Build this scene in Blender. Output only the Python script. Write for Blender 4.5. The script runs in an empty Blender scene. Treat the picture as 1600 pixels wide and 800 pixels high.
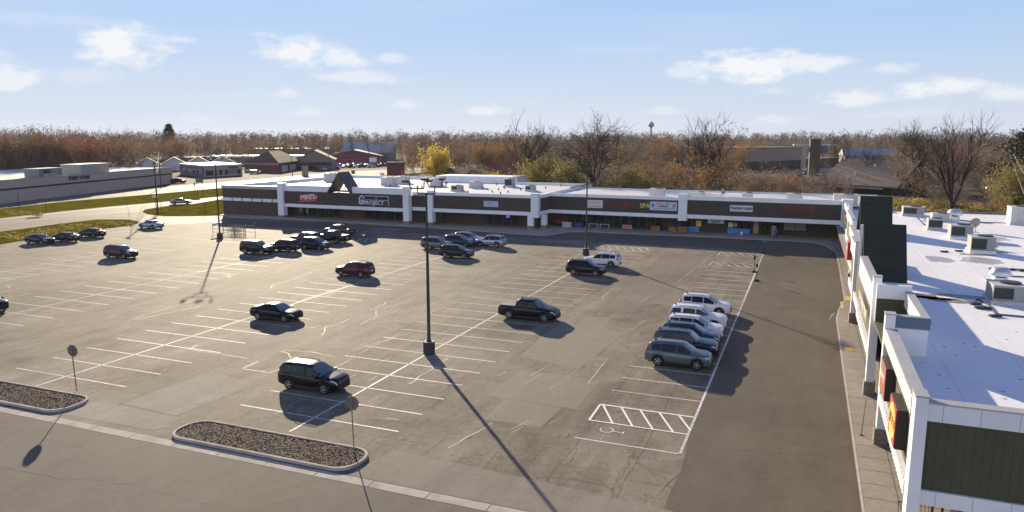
import bpy, math, random
from mathutils import Vector, Matrix, noise
R = math.radians
C = bpy.context.scene.collection
# ---------------------------------------------------------------- view geometry (to turn measured points into metres)
FPX, CX, CY, CAMH = 1146.0, 800.0, 400.0, 16.0
YAW, PITCH = R(21.8), math.atan(187/1146.0)
FW = Vector((-math.sin(YAW)*math.cos(PITCH), math.cos(YAW)*math.cos(PITCH), -math.sin(PITCH)))
RT = Vector((math.cos(YAW), math.sin(YAW), 0))
UP = RT.cross(FW)
def _ray(px, py): return FW + RT*((px-CX)/FPX) - UP*((py-CY)/FPX)
def at(px, py, z=0.0):
    d = _ray(px, py); t = (z-CAMH)/d.z
    return (d.x*t, d.y*t)
def on_y(px, py, Y):
    d = _ray(px, py); t = Y/d.y
    return (d.x*t, CAMH+d.z*t)
def on_x(px, py, X):
    d = _ray(px, py); t = X/d.x
    return (d.y*t, CAMH+d.z*t)
def col_at(px, Y, py=240):                      # ground x of an image column on the plane Y
    return on_y(px, py, Y)[0]
def rng_at(px, D, py=235):                      # ground point of an image column at distance D
    d = _ray(px, py); h = math.hypot(d.x, d.y); t = D/h
    return (d.x*t, d.y*t, CAMH+d.z*t)
# ---------------------------------------------------------------- materials
MATS = {}
def _nt(name):
    m = bpy.data.materials.new(name); m.use_nodes = True
    nt = m.node_tree; nt.nodes.clear()
    out = nt.nodes.new('ShaderNodeOutputMaterial'); b = nt.nodes.new('ShaderNodeBsdfPrincipled')
    nt.links.new(b.outputs[0], out.inputs[0])
    MATS[name] = m
    return m, nt, b
def mat(name, col, rough=0.7, var=0.15, scale=1.5, metal=0.0, coat=0.0, spec=0.5, bump=0.0, bscale=40, emit=None, estr=1.0, col2=None, stretch=None, coord='Object'):
    if name in MATS: return MATS[name]
    m, nt, b = _nt(name)
    N, L = nt.nodes, nt.links
    tc = N.new('ShaderNodeTexCoord'); src = tc.outputs[coord]
    if stretch:
        mp = N.new('ShaderNodeMapping'); mp.inputs['Scale'].default_value = stretch; L.new(src, mp.inputs[0]); src = mp.outputs[0]
    if var > 0 or col2:
        n1 = N.new('ShaderNodeTexNoise'); n1.inputs['Scale'].default_value = scale; n1.inputs['Detail'].default_value = 6; n1.inputs['Roughness'].default_value = 0.65
        L.new(src, n1.inputs['Vector'])
        cr = N.new('ShaderNodeValToRGB'); cr.color_ramp.elements[0].position = 0.32; cr.color_ramp.elements[1].position = 0.68
        a = tuple(max(0, c*(1-var)) for c in col); bb = tuple(min(1, c*(1+var)) for c in col) if not col2 else col2
        cr.color_ramp.elements[0].color = (*a, 1); cr.color_ramp.elements[1].color = (*bb, 1)
        L.new(n1.outputs[0], cr.inputs[0]); L.new(cr.outputs[0], b.inputs['Base Color'])
    else:
        b.inputs['Base Color'].default_value = (*col, 1)
    b.inputs['Roughness'].default_value = rough; b.inputs['Metallic'].default_value = metal
    b.inputs['Coat Weight'].default_value = coat; b.inputs['Coat Roughness'].default_value = 0.06
    b.inputs['Specular IOR Level'].default_value = spec
    if bump > 0:
        n2 = N.new('ShaderNodeTexNoise'); n2.inputs['Scale'].default_value = bscale; n2.inputs['Detail'].default_value = 4
        L.new(src, n2.inputs['Vector'])
        bp = N.new('ShaderNodeBump'); bp.inputs['Strength'].default_value = bump; bp.inputs['Distance'].default_value = 0.03
        L.new(n2.outputs[0], bp.inputs['Height']); L.new(bp.outputs[0], b.inputs['Normal'])
    if emit:
        b.inputs['Emission Color'].default_value = (*emit, 1); b.inputs['Emission Strength'].default_value = estr
    return m
def leaf_mat(name, col, var=0.35, trans=0.4):
    m, nt, b = _nt(name)
    N, L = nt.nodes, nt.links
    g = N.new('ShaderNodeObjectInfo'); geo = N.new('ShaderNodeNewGeometry')
    add = N.new('ShaderNodeMath'); add.operation = 'ADD'
    L.new(geo.outputs['Random Per Island'], add.inputs[0])
    mul = N.new('ShaderNodeMath'); mul.operation = 'MULTIPLY'; mul.inputs[1].default_value = 0.7; L.new(g.outputs['Random'], mul.inputs[0])
    L.new(mul.outputs[0], add.inputs[1])
    dv = N.new('ShaderNodeMath'); dv.operation = 'DIVIDE'; dv.inputs[1].default_value = 1.7; L.new(add.outputs[0], dv.inputs[0])
    cr = N.new('ShaderNodeValToRGB')
    cr.color_ramp.elements[0].color = (*[c*(1-var) for c in col], 1); cr.color_ramp.elements[1].color = (*[min(1, c*(1+var)) for c in col], 1)
    L.new(dv.outputs[0], cr.inputs[0]); L.new(cr.outputs[0], b.inputs['Base Color'])
    b.inputs['Roughness'].default_value = 0.75; b.inputs['Specular IOR Level'].default_value = 0.2
    if trans > 0:
        tr = N.new('ShaderNodeBsdfTranslucent'); L.new(cr.outputs[0], tr.inputs[0])
        mx = N.new('ShaderNodeMixShader'); mx.inputs[0].default_value = trans
        L.new(b.outputs[0], mx.inputs[1]); L.new(tr.outputs[0], mx.inputs[2])
        L.new(mx.outputs[0], [n for n in N if n.type == 'OUTPUT_MATERIAL'][0].inputs[0])
    return m
def asphalt(name, dark, light, crack=0.6, rough=0.62, tint=(1, 1, 1), streak=1.0, seam=0.0, specks=0.0):
    m, nt, b = _nt(name)
    N, L = nt.nodes, nt.links
    pos = N.new('ShaderNodeNewGeometry').outputs['Position']
    def nz(scale, det=5, r=0.6, st=None, dist=0.0):
        v = pos
        if st:
            mp = N.new('ShaderNodeMapping'); mp.inputs['Scale'].default_value = st; L.new(pos, mp.inputs[0]); v = mp.outputs[0]
        n = N.new('ShaderNodeTexNoise'); n.inputs['Scale'].default_value = scale; n.inputs['Detail'].default_value = det
        n.inputs['Roughness'].default_value = r; n.inputs['Distortion'].default_value = dist
        L.new(v, n.inputs['Vector']); return n.outputs[0]
    def mth(op, a, c=None, cl=False):
        x = N.new('ShaderNodeMath'); x.operation = op; x.use_clamp = cl
        for i, q in enumerate((a, c)):
            if q is None: continue
            if isinstance(q, (int, float)): x.inputs[i].default_value = q
            else: L.new(q, x.inputs[i])
        return x.outputs[0]
    big = nz(0.055, 4, 0.55, None, 0.6); med = nz(0.45, 6, 0.7, (1, 0.55, 1), 0.8); strk = nz(0.9, 4, 0.6, (1.0, 0.05, 1)); fine = nz(14, 3, 0.8); mott = nz(2.6, 6, 0.75)
    f = mth('MULTIPLY', big, 0.45); f = mth('ADD', f, mth('MULTIPLY', med, 0.4)); f = mth('ADD', f, mth('MULTIPLY', strk, 0.22*streak)); f = mth('ADD', f, mth('MULTIPLY', mott, 0.3))
    f = mth('ADD', f, mth('MULTIPLY', fine, 0.36)); f = mth('DIVIDE', f, 1.51+0.22*streak)
    cr = N.new('ShaderNodeValToRGB'); e = cr.color_ramp.elements
    e[0].position = 0.42; e[1].position = 0.58
    e[0].color = (*dark, 1); e[1].color = (*light, 1)
    L.new(f, cr.inputs[0]); colr = cr.outputs[0]
    if crack > 0:
        wob = N.new('ShaderNodeTexNoise'); wob.inputs['Scale'].default_value = 0.9; wob.inputs['Detail'].default_value = 5; L.new(pos, wob.inputs['Vector'])
        ad = N.new('ShaderNodeVectorMath'); ad.operation = 'MULTIPLY_ADD'; L.new(wob.outputs['Color'], ad.inputs[0]); ad.inputs[1].default_value = (1.6, 1.6, 0); L.new(pos, ad.inputs[2])
        def vor(scale, width, lo):
            v = N.new('ShaderNodeTexVoronoi'); v.feature = 'DISTANCE_TO_EDGE'; v.inputs['Scale'].default_value = scale; L.new(ad.outputs[0], v.inputs['Vector'])
            k = mth('LESS_THAN', v.outputs['Distance'], width)
            mk = nz(0.12 if scale < 0.5 else 0.2, 4, 0.6, None, 0.5); g = mth('GREATER_THAN', mk, lo)
            return mth('MULTIPLY', k, g)
        k = mth('MAXIMUM', vor(0.16, 0.0032, 0.46), vor(1.3, 0.016, 0.54))
        k = mth('MULTIPLY', k, crack)
        mx = N.new('ShaderNodeMix'); mx.data_type = 'RGBA'; mx.blend_type = 'MIX'
        L.new(k, mx.inputs[0]); L.new(colr, mx.inputs[6]); mx.inputs[7].default_value = (dark[0]*0.38, dark[1]*0.36, dark[2]*0.34, 1)
        colr = mx.outputs[2]
    if seam > 0:                                            # paving lanes laid at different times: faint panels and thin joints
        wb = N.new('ShaderNodeTexNoise'); wb.inputs['Scale'].default_value = 0.35; wb.inputs['Detail'].default_value = 4; L.new(pos, wb.inputs['Vector'])
        a2 = N.new('ShaderNodeVectorMath'); a2.operation = 'MULTIPLY_ADD'; L.new(wb.outputs['Color'], a2.inputs[0]); a2.inputs[1].default_value = (.5, .5, 0) if not specks else (.06, .06, 0); L.new(pos, a2.inputs[2])
        mp = N.new('ShaderNodeMapping'); mp.inputs['Rotation'].default_value = (0, 0, R(90)); L.new(a2.outputs[0], mp.inputs[0])
        br = N.new('ShaderNodeTexBrick'); br.inputs['Scale'].default_value = 1; br.inputs['Brick Width'].default_value = 13; br.inputs['Row Height'].default_value = 3.4; br.inputs['Mortar Size'].default_value = .03; br.inputs['Mortar Smooth'].default_value = .3
        br.inputs['Color1'].default_value = (1-seam, 1-seam, 1-seam*1.05, 1); br.inputs['Color2'].default_value = (1+seam, 1+seam, 1+seam*.95, 1); br.inputs['Mortar'].default_value = (.62, .6, .58, 1) if not specks else (.84, .83, .82, 1); L.new(mp.outputs[0], br.inputs['Vector'])
        m2 = N.new('ShaderNodeMix'); m2.data_type = 'RGBA'; m2.blend_type = 'MULTIPLY'; m2.inputs[0].default_value = 1; L.new(colr, m2.inputs[6]); L.new(br.outputs['Color'], m2.inputs[7]); colr = m2.outputs[2]
    if seam > .05:                                          # oil drips and old dark blotches
        ov = N.new('ShaderNodeTexVoronoi'); ov.inputs['Scale'].default_value = .36; ov.inputs['Randomness'].default_value = .9; L.new(ad.outputs[0], ov.inputs['Vector'])
        ob = mth('MULTIPLY', mth('SUBTRACT', .36, mth('ADD', ov.outputs['Distance'], mth('MULTIPLY', mott, -.15))), 2.6, True); ob = mth('MULTIPLY', ob, mth('GREATER_THAN', ov.outputs['Color'], .55))
        st2 = nz(.35, 5, .65, (.16, 1.0, 1), .8); st2 = mth('MULTIPLY', mth('SUBTRACT', st2, .5), 2.4, True)
        dk = mth('MINIMUM', mth('ADD', mth('MULTIPLY', ob, .55), mth('MULTIPLY', st2, .5)), .55)
        m4 = N.new('ShaderNodeMix'); m4.data_type = 'RGBA'; L.new(dk, m4.inputs[0]); L.new(colr, m4.inputs[6]); m4.inputs[7].default_value = (dark[0]*.62, dark[1]*.60, dark[2]*.58, 1); colr = m4.outputs[2]
    if specks > 0:
        sp = N.new('ShaderNodeTexVoronoi'); sp.inputs['Scale'].default_value = 1.1; L.new(pos, sp.inputs['Vector'])
        k2 = mth('MULTIPLY', mth('LESS_THAN', sp.outputs['Distance'], .10), specks)
        m3 = N.new('ShaderNodeMix'); m3.data_type = 'RGBA'; L.new(k2, m3.inputs[0]); L.new(colr, m3.inputs[6]); m3.inputs[7].default_value = (.14, .12, .11, 1); colr = m3.outputs[2]
    L.new(colr, b.inputs['Base Color'])
    b.inputs['Roughness'].default_value = rough; b.inputs['Specular IOR Level'].default_value = 0.06
    bp = N.new('ShaderNodeBump'); bp.inputs['Strength'].default_value = 0.35; bp.inputs['Distance'].default_value = 0.02
    L.new(mth('ADD', fine, mott), bp.inputs['Height']); L.new(bp.outputs[0], b.inputs['Normal'])
    return m
def worn_paint(name, col, wear=0.5):
    m, nt, b = _nt(name)
    N, L = nt.nodes, nt.links
    pos = N.new('ShaderNodeNewGeometry').outputs['Position']
    n = N.new('ShaderNodeTexNoise'); n.inputs['Scale'].default_value = 3.5; n.inputs['Detail'].default_value = 8; n.inputs['Roughness'].default_value = 0.75; L.new(pos, n.inputs['Vector'])
    n2 = N.new('ShaderNodeTexNoise'); n2.inputs['Scale'].default_value = 0.08; n2.inputs['Detail'].default_value = 3; L.new(pos, n2.inputs['Vector'])
    ad = N.new('ShaderNodeMath'); ad.operation = 'ADD'; L.new(n.outputs[0], ad.inputs[0]); L.new(n2.outputs[0], ad.inputs[1])
    mr = N.new('ShaderNodeMapRange'); mr.inputs[1].default_value = 0.62+wear*0.28; mr.inputs[2].default_value = 0.95+wear*0.28; L.new(ad.outputs[0], mr.inputs[0])
    mr.inputs[3].default_value = 0.3; mr.inputs[4].default_value = 1.0
    b.inputs['Base Color'].default_value = (*col, 1); b.inputs['Roughness'].default_value = 0.7
    tr = N.new('ShaderNodeBsdfTransparent'); mx = N.new('ShaderNodeMixShader')
    L.new(mr.outputs[0], mx.inputs[0]); L.new(tr.outputs[0], mx.inputs[1]); L.new(b.outputs[0], mx.inputs[2])
    L.new(mx.outputs[0], [q for q in N if q.type == 'OUTPUT_MATERIAL'][0].inputs[0])
    return m
# ---------------------------------------------------------------- mesh builder
class MB:
    def __init__(s): s.v = []; s.f = []; s.m = []; s.cm = 0
    def add(s, vs, fs):
        o = len(s.v); s.v += [tuple(v) for v in vs]
        for f in fs: s.f.append(tuple(o+i for i in f)); s.m.append(s.cm)
        return s
    def box(s, x0, x1, y0, y1, z0, z1):
        vs = [(x, y, z) for z in (z0, z1) for y in (y0, y1) for x in (x0, x1)]
        return s.add(vs, [(0, 2, 3, 1), (4, 5, 7, 6), (0, 1, 5, 4), (2, 6, 7, 3), (0, 4, 6, 2), (1, 3, 7, 5)])
    def obox(s, c, sx, sy, sz, rz=0.0, tilt=0.0):           # centred box turned about z (and tilted about its x)
        M = Matrix.Translation(c) @ Matrix.Rotation(rz, 4, 'Z') @ Matrix.Rotation(tilt, 4, 'X')
        vs = [M @ Vector((x*sx/2, y*sy/2, z*sz/2)) for z in (-1, 1) for y in (-1, 1) for x in (-1, 1)]
        return s.add(vs, [(0, 2, 3, 1), (4, 5, 7, 6), (0, 1, 5, 4), (2, 6, 7, 3), (0, 4, 6, 2), (1, 3, 7, 5)])
    def poly(s, pts, z):
        if sum(a[0]*b[1]-b[0]*a[1] for a, b in zip(pts, list(pts[1:])+[pts[0]])) < 0: pts = list(pts)[::-1]      # always face up
        return s.add([(p[0], p[1], z) for p in pts], [tuple(range(len(pts)))])
    def prism(s, pts, z0, z1):
        n = len(pts); vs = [(p[0], p[1], z0) for p in pts]+[(p[0], p[1], z1) for p in pts]
        fs = [tuple(reversed(range(n))), tuple(range(n, 2*n))]+[(i, (i+1) % n, n+(i+1) % n, n+i) for i in range(n)]
        return s.add(vs, fs)
    def xprism(s, prof, x0, x1):                            # (y,z) outline pushed along x
        n = len(prof); vs = [(x0, p[0], p[1]) for p in prof]+[(x1, p[0], p[1]) for p in prof]
        return s.add(vs, [tuple(range(n)), tuple(reversed(range(n, 2*n)))]+[(i, n+i, n+(i+1) % n, (i+1) % n) for i in range(n)])
    def yprism(s, prof, y0, y1):                            # (x,z) outline pushed along y
        n = len(prof); vs = [(p[0], y0, p[1]) for p in prof]+[(p[0], y1, p[1]) for p in prof]
        return s.add(vs, [tuple(reversed(range(n))), tuple(range(n, 2*n))]+[(i, (i+1) % n, n+(i+1) % n, n+i) for i in range(n)])
    def tube(s, pts, rad, n=6, cap=True):
        P = [Vector(p) for p in pts]
        if not isinstance(rad, (list, tuple)): rad = [rad]*len(P)
        o = len(s.v); prev = None
        for i, p in enumerate(P):
            d = (P[min(i+1, len(P)-1)]-P[max(i-1, 0)]); d = d.normalized() if d.length > 1e-9 else Vector((0, 0, 1))
            a = prev if prev is not None and abs(prev.dot(d)) < 0.95 else (Vector((1, 0, 0)) if abs(d.x) < 0.8 else Vector((0, 1, 0)))
            u = (a-d*a.dot(d)).normalized(); w = d.cross(u); prev = u
            for k in range(n):
                t = 2*math.pi*k/n
                s.v.append(tuple(p+(u*math.cos(t)+w*math.sin(t))*rad[i]))
        for i in range(len(P)-1):
            for k in range(n):
                a = o+i*n+k; b = o+i*n+(k+1) % n
                s.f.append((a, b, b+n, a+n)); s.m.append(s.cm)
        if cap:
            s.f.append(tuple(o+k for k in reversed(range(n)))); s.m.append(s.cm)
            s.f.append(tuple(o+(len(P)-1)*n+k for k in range(n))); s.m.append(s.cm)
        return s
    def lathe(s, prof, c, n=20):
        o = len(s.v)
        for r, z in prof:
            for k in range(n):
                t = 2*math.pi*k/n; s.v.append((c[0]+r*math.cos(t), c[1]+r*math.sin(t), c[2]+z))
        for i in range(len(prof)-1):
            for k in range(n):
                a = o+i*n+k; b = o+i*n+(k+1) % n
                s.f.append((a, b, b+n, a+n)); s.m.append(s.cm)
        s.f.append(tuple(o+k for k in reversed(range(n)))); s.m.append(s.cm)
        s.f.append(tuple(o+(len(prof)-1)*n+k for k in range(n))); s.m.append(s.cm)
        return s
    def line(s, p, q, w, z):                                # flat strip on the ground
        d = Vector((q[0]-p[0], q[1]-p[1])); d.normalize(); n = Vector((-d.y, d.x))*w/2
        return s.add([(p[0]-n.x, p[1]-n.y, z), (q[0]-n.x, q[1]-n.y, z), (q[0]+n.x, q[1]+n.y, z), (p[0]+n.x, p[1]+n.y, z)], [(0, 1, 2, 3)])
    def strip(s, pts, w, z):
        L = []; Rr = []
        for i, p in enumerate(pts):
            a = pts[max(i-1, 0)]; b = pts[min(i+1, len(pts)-1)]
            d = Vector((b[0]-a[0], b[1]-a[1])); d.normalize(); n = Vector((-d.y, d.x))
            wi = w[i] if isinstance(w, (list, tuple)) else w
            L.append((p[0]+n.x*wi/2, p[1]+n.y*wi/2, z)); Rr.append((p[0]-n.x*wi/2, p[1]-n.y*wi/2, z))
        n = len(pts)
        return s.add(L+Rr, [(n+i, n+i+1, i+1, i) for i in range(n-1)])
    def mesh(s, name, mats, smooth=None):
        me = bpy.data.meshes.new(name); me.from_pydata(s.v, [], s.f)
        if not isinstance(mats, (list, tuple)): mats = [mats]
        for m in mats: me.materials.append(m)
        if len(mats) > 1: me.polygons.foreach_set('material_index', s.m)
        if smooth is not None:
            me.polygons.foreach_set('use_smooth', [True]*len(me.polygons))
            if smooth < 180: me.set_sharp_from_angle(angle=R(smooth))
        me.update()
        return me
    def build(s, name, mats, parent=None, smooth=None, loc=None):
        o = bpy.data.objects.new(name, s.mesh(name, mats, smooth)); C.objects.link(o)
        if parent: o.parent = parent
        if loc: o.location = loc
        return o
def tag(o, label=None, cat=None, group=None, kind=None):
    if label: o['label'] = label
    if cat: o['category'] = cat
    if group: o['group'] = group
    if kind: o['kind'] = kind
    return o
def thing(name, label, cat, loc=(0, 0, 0), rz=0.0, group=None):
    o = bpy.data.objects.new(name, None); C.objects.link(o); o.empty_display_size = 0.3
    o.location = loc; o.rotation_euler = (0, 0, rz)
    return tag(o, label, cat, group)
def kids(o): return [c for c in o.children]
def dup(root, loc, rz=0.0, sc=1.0, label=None, group=None, cat=None):
    r = root.copy(); C.objects.link(r); r.location = loc; r.rotation_euler = (0, 0, rz)
    r.scale = (sc, sc, sc) if isinstance(sc, (int, float)) else sc
    tag(r, label, cat, group)
    for ch in list(root.children):
        c = ch.copy(); C.objects.link(c); c.parent = r
        for g in list(ch.children):
            d = g.copy(); C.objects.link(d); d.parent = c
    return r
def text_mesh(name, s, size, m, parent=None, loc=(0, 0, 0), rot=(R(90), 0, 0), ext=0.02, bold=0.0, sx=1.0):
    cu = bpy.data.curves.new(name, 'FONT'); cu.body = s; cu.size = size; cu.extrude = ext; cu.offset = bold; cu.align_x = 'CENTER'; cu.align_y = 'CENTER'; cu.resolution_u = 2
    t = bpy.data.objects.new(name+'_source', cu); C.objects.link(t)
    bpy.context.view_layer.update()
    me = bpy.data.meshes.new_from_object(t.evaluated_get(bpy.context.evaluated_depsgraph_get()))
    bpy.data.objects.remove(t); bpy.data.curves.remove(cu)
    me.materials.clear(); me.materials.append(m)
    o = bpy.data.objects.new(name, me); C.objects.link(o); o.location = loc; o.rotation_euler = rot; o.scale = (sx, 1, 1)
    if parent: o.parent = parent
    return o
def recolor(o, m, slot=0):
    s = o.material_slots[slot]; s.link = 'OBJECT'; s.material = m
def struct(name, mb, m, **k): return tag(mb.build(name, m, **k), kind='structure')
# ---------------------------------------------------------------- materials of the place
A_LOT = asphalt('lot_asphalt', (0.125, 0.103, 0.076), (0.30, 0.256, 0.198), crack=0.5, rough=0.8, seam=.075)
A_LANE = asphalt('lane_asphalt', (0.155, 0.131, 0.101), (0.235, 0.202, 0.158), crack=0.35, rough=0.8, streak=0.6, seam=.03)
A_NEW = asphalt('newer_asphalt', (0.112, 0.094, 0.071), (0.172, 0.146, 0.111), crack=0.12, rough=0.8, streak=0.5)
A_ROAD = asphalt('front_road_asphalt', (0.13, 0.112, 0.09), (0.20, 0.173, 0.14), crack=0.08, rough=0.8, streak=0.2)
A_HWY = asphalt('highway_surface', (0.17, 0.148, 0.122), (0.245, 0.218, 0.18), crack=0.1, rough=0.75)
CONC_P = asphalt('pale_concrete_patch', (0.25, 0.218, 0.172), (0.35, 0.31, 0.252), crack=0.3, rough=0.85, seam=.03)
CONC_D = asphalt('dull_concrete_patch', (0.215, 0.186, 0.147), (0.31, 0.273, 0.22), crack=0.2, rough=0.85)
CONC = mat('kerb_concrete', (0.46, 0.405, 0.335), 0.9, 0.25, 0.8, spec=.08, bump=0.2, coord='Object')
WALK = asphalt('sidewalk_concrete', (0.30, 0.26, 0.215), (0.43, 0.38, 0.32), crack=0.0, rough=0.75, streak=0.0)
CONC_M = asphalt('smooth_lane_patch', (0.225, 0.192, 0.148), (0.285, 0.246, 0.194), crack=0.15, rough=0.8)
PAINT = worn_paint('worn_white_paint', (0.72, 0.70, 0.66), 0.45)
PAINT_NEW = worn_paint('white_paint', (0.82, 0.80, 0.76), -0.6)
SEAL = worn_paint('pale_crack_sealant', (0.46, 0.42, 0.36), 0.5)
DIRT = mat('dry_soil', (0.075, 0.055, 0.036), 0.95, 0.4, 0.12, bump=0.5, bscale=3, col2=(0.13, 0.10, 0.06), spec=.05)
GRASS = mat('autumn_grass', (0.085, 0.075, 0.010), 0.95, 0.3, 0.35, col2=(0.20, 0.165, 0.022), bump=0.6, bscale=6, spec=.0)
GRASS_G = mat('green_grass', (0.09, 0.092, 0.010), 0.95, 0.3, 0.35, col2=(0.205, 0.175, 0.022), bump=0.6, bscale=6, spec=.0)

def grid_sheet(x0, x1, y0, y1, z, nx, ny):
    m = MB(); vs = []; fs = []
    for j in range(ny+1):
        for i in range(nx+1): vs.append((x0+(x1-x0)*i/nx, y0+(y1-y0)*j/ny, z))
    for j in range(ny):
        for i in range(nx):
            a = j*(nx+1)+i; fs.append((a, a+1, a+nx+2, a+nx+1))
    return m.add(vs, fs)
# terrain reaching the horizon, rising into low hills far away
g = MB(); vs = []; fs = []; NR, NA = 26, 48
rad = [0, 60, 120, 180, 240, 300, 380, 480, 600, 750, 900, 1100, 1350, 1650, 2000, 2400]
vs.append((0, 0, -0.06))
for i, r in enumerate(rad[1:]):
    for k in range(NA):
        t = 2*math.pi*k/NA; x, y = r*math.cos(t), r*math.sin(t)
        z = -0.06 if r < 700 else -0.06+min(14, (r-700)/160.0)*(0.7+0.5*noise.noise((x/900, y/900, 0)))
        vs.append((x, y, z))
for k in range(NA): fs.append((0, 1+k, 1+(k+1) % NA))
for i in range(len(rad)-2):
    for k in range(NA):
        a = 1+i*NA+k; b = 1+i*NA+(k+1) % NA; fs.append((a, a+NA, b+NA, b))
g.add(vs, fs); struct('ground', g, DIRT)

struct('parking_lot', MB().poly([(-200, 27.6), (11, 27.6), (11, 126), (-116, 126), (-135.0, 117.2), (-119.5, 101), (-117.5, 100), (-113.5, 92), (-112, 72.5), (-113, 27.6)][1:], 0.0), A_LOT)
struct('front_road', MB().poly([(-140, -60), (60, -60), (60, 27.0), (-140, 27.0)], 0.0), A_ROAD)
# newer, darker strip of asphalt beside the sidewalk and along the far shops
struct('newer_asphalt_lane', MB().poly([(-4.6, 27.8), (3.1, 27.8), (3.2, 70), (4.2, 78), (4.4, 110), (3.2, 116.3), (1.5, 119.1), (-1.7, 120), (-24.9, 118.9), (-36.6, 117.5), (-39.5, 112), (-62, 114.3), (-106, 112.5), (-106, 104), (-66, 106.5), (-33, 108.6), (-4.7, 108.2), (-4.95, 96), (-4.85, 80), (-5.0, 64), (-4.9, 50), (-5.05, 38), (-4.8, 34), (-4.95, 31)], 0.004), A_NEW)
# gutter and driveway apron along the front road
gut = MB()
x = -60.0
while x < 12:
    gut.box(x, x+2.96, 27.0, 27.62, -0.05, 0.008); x += 3.0
struct('concrete_gutter', gut, CONC)
ap = MB(); ap.poly([at(100, 648), at(150, 628), at(186, 633), at(282, 652), at(262, 668), at(235, 672)], 0.005)
ap.poly([at(190, 631), at(318, 584), at(345, 585), at(404, 600), at(275, 650)], 0.007)
struct('concrete_apron', ap, CONC_P)
ap2 = MB(); ap2.poly([(-19.6, 27.7), (-18.9, 31.0), (-12.6, 30.6), (-4.5, 30.0), (-4.5, 27.7)], 0.005)
struct('concrete_strip', ap2, CONC_D)
struct('lane_patch', MB().poly([at(845, 527), at(888, 498), at(900, 508), at(944, 513), at(975, 521), at(905, 577), at(812, 557)], 0.005), CONC_M)
struct('lane_patch', MB().poly([at(815, 578), at(760, 618), at(900, 640), at(938, 595), at(890, 588)], 0.005), CONC_M)
struct('lane_patch', MB().poly([at(790, 623), at(755, 655), at(846, 668), at(878, 637)], 0.005), CONC_M)
struct('lane_patch', MB().poly([at(930, 483), at(1040, 395), at(1105, 398), at(1045, 455), at(990, 490)], 0.005), A_LANE)
struct('lane_patch', MB().poly([at(900, 508), at(917, 494), at(957, 497), at(944, 513)], 0.009), CONC_M)
sm = MB()
for q in ([(702, 455), (715, 451), (732, 453), (720, 457)], [(578, 655), (600, 640), (660, 648), (640, 662)], [(608, 612), (632, 597), (690, 607), (668, 621)]):
    sm.poly([at(*p) for p in q], 0.006)
struct('small_concrete_patches', sm, A_LANE)
# ------------------------------------------------------------ painted markings
mk = MB(); ZM = 0.012; P = 2.71
X4, X1, X2, X3, X5 = -5.05, -25.4, -45.3, -66.7, -88.2
mk.line((X4-0.1, 35.9), (X4+0.15, 107.6), 0.14, ZM)
mk.line((X1-0.1, 30.9), (X1+0.1, 101.5), 0.14, ZM)
mk.line((X2-0.3, 30.9), (X2+0.3, 96), 0.14, ZM)
mk.line((X3, 31), (X3, 84), 0.12, ZM)
mk.line((X5+0.6, 40), (X5-1.2, 71), 0.12, ZM)
skip4 = (1, )
for k in range(0, 25):
    y = 35.95+P*k*0.992
    if 92 < y < 100 or y > 103: continue
    mk.line((-10.75, y), (X4, y), 0.11, ZM)
for k in range(-2, 26):
    y = 38.55+P*k
    if 30.5 < y < 103: mk.line((-30.9, y), (-19.95, y), 0.11, ZM)
    y = 38.4+2.73*k
    if 30.5 < y < 97: mk.line((-50.5 if y < 60 else -50.3, y), (-40.0, y), 0.11, ZM)
    y = 46.7+2.82*k*1.0
    if 30 < y < 84: mk.line((-72.0, y), (-61.45, y), 0.11, ZM)
    y = 54.8+2.85*(k-5)
    if 38 < y < 80: mk.line((-92.3, y), (-82.5, y), 0.10, ZM)
for i in range(7): mk.line((-105+i*4.6, 88.5-i*0.2), (-99.6+i*4.6, 88.2-i*0.2), 0.1, ZM)
for i in range(6): mk.line((-104, 78+i*2.8), (-98.5, 78+i*2.8), 0.09, ZM)
struct('parking_lines', mk, PAINT)
def hatch(xa, xb, y0, y1, slant, n, z=0.016):
    h = MB()
    h.line((xa, y0), (xa+slant, y1), 0.13, z); h.line((xa, y0), (xb, y0), 0.12, z+0.001); h.line((xa+slant, y1), (xb, y1), 0.12, z+0.001)
    for i in range(n):
        t = (i+0.15)/n; x = xa+slant+(xb-xa-slant)*t
        h.line((x, y1), (min(xb, x+1.25), y0 if x+1.25 <= xb else y1-(y1-y0)*(xb-x)/1.25), 0.12, z+0.002)
    return h
hh = MB(); hf = MB()
for (xa, xb, y0, y1, s, n) in ((-10.7, -5.1, 38.63, 41.25, -0.05, 5), (-10.7, -5.1, 93.7, 96.4, 0.1, 5), (-10.6, -5.0, 102.1, 105.0, 0.05, 5), (-31.3, -20.1, 101.6, 104.8, 0.1, 10), (-72.5, -61.5, 95.0, 98.0, 0.1, 9), (-72.5, -64.5, 105.5, 110.5, 2.0, 8)):
    h = hatch(xa, xb, y0, y1, s, n); (hh if y0 < 60 else hf).add(h.v, h.f)
# wheelchair symbol on the near accessible bay
cx, cy = at(948, 672)
for k in range(14):
    a0, a1 = 2*math.pi*k/14, 2*math.pi*(k+1)/14
    if 3 <= k <= 5: continue
    hh.line((cx+0.36*math.cos(a0), cy+0.36*math.sin(a0)), (cx+0.36*math.cos(a1), cy+0.36*math.sin(a1)), 0.05, 0.017)
hh.line((cx+0.36, cy-0.05), (cx+0.95, cy-0.12), 0.05, 0.018); hh.line((cx+0.95, cy-0.3), (cx+0.95, cy+0.1), 0.05, 0.019)
struct('hatched_bay_markings', hh, PAINT_NEW); struct('faded_bay_markings', hf, PAINT)
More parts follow.
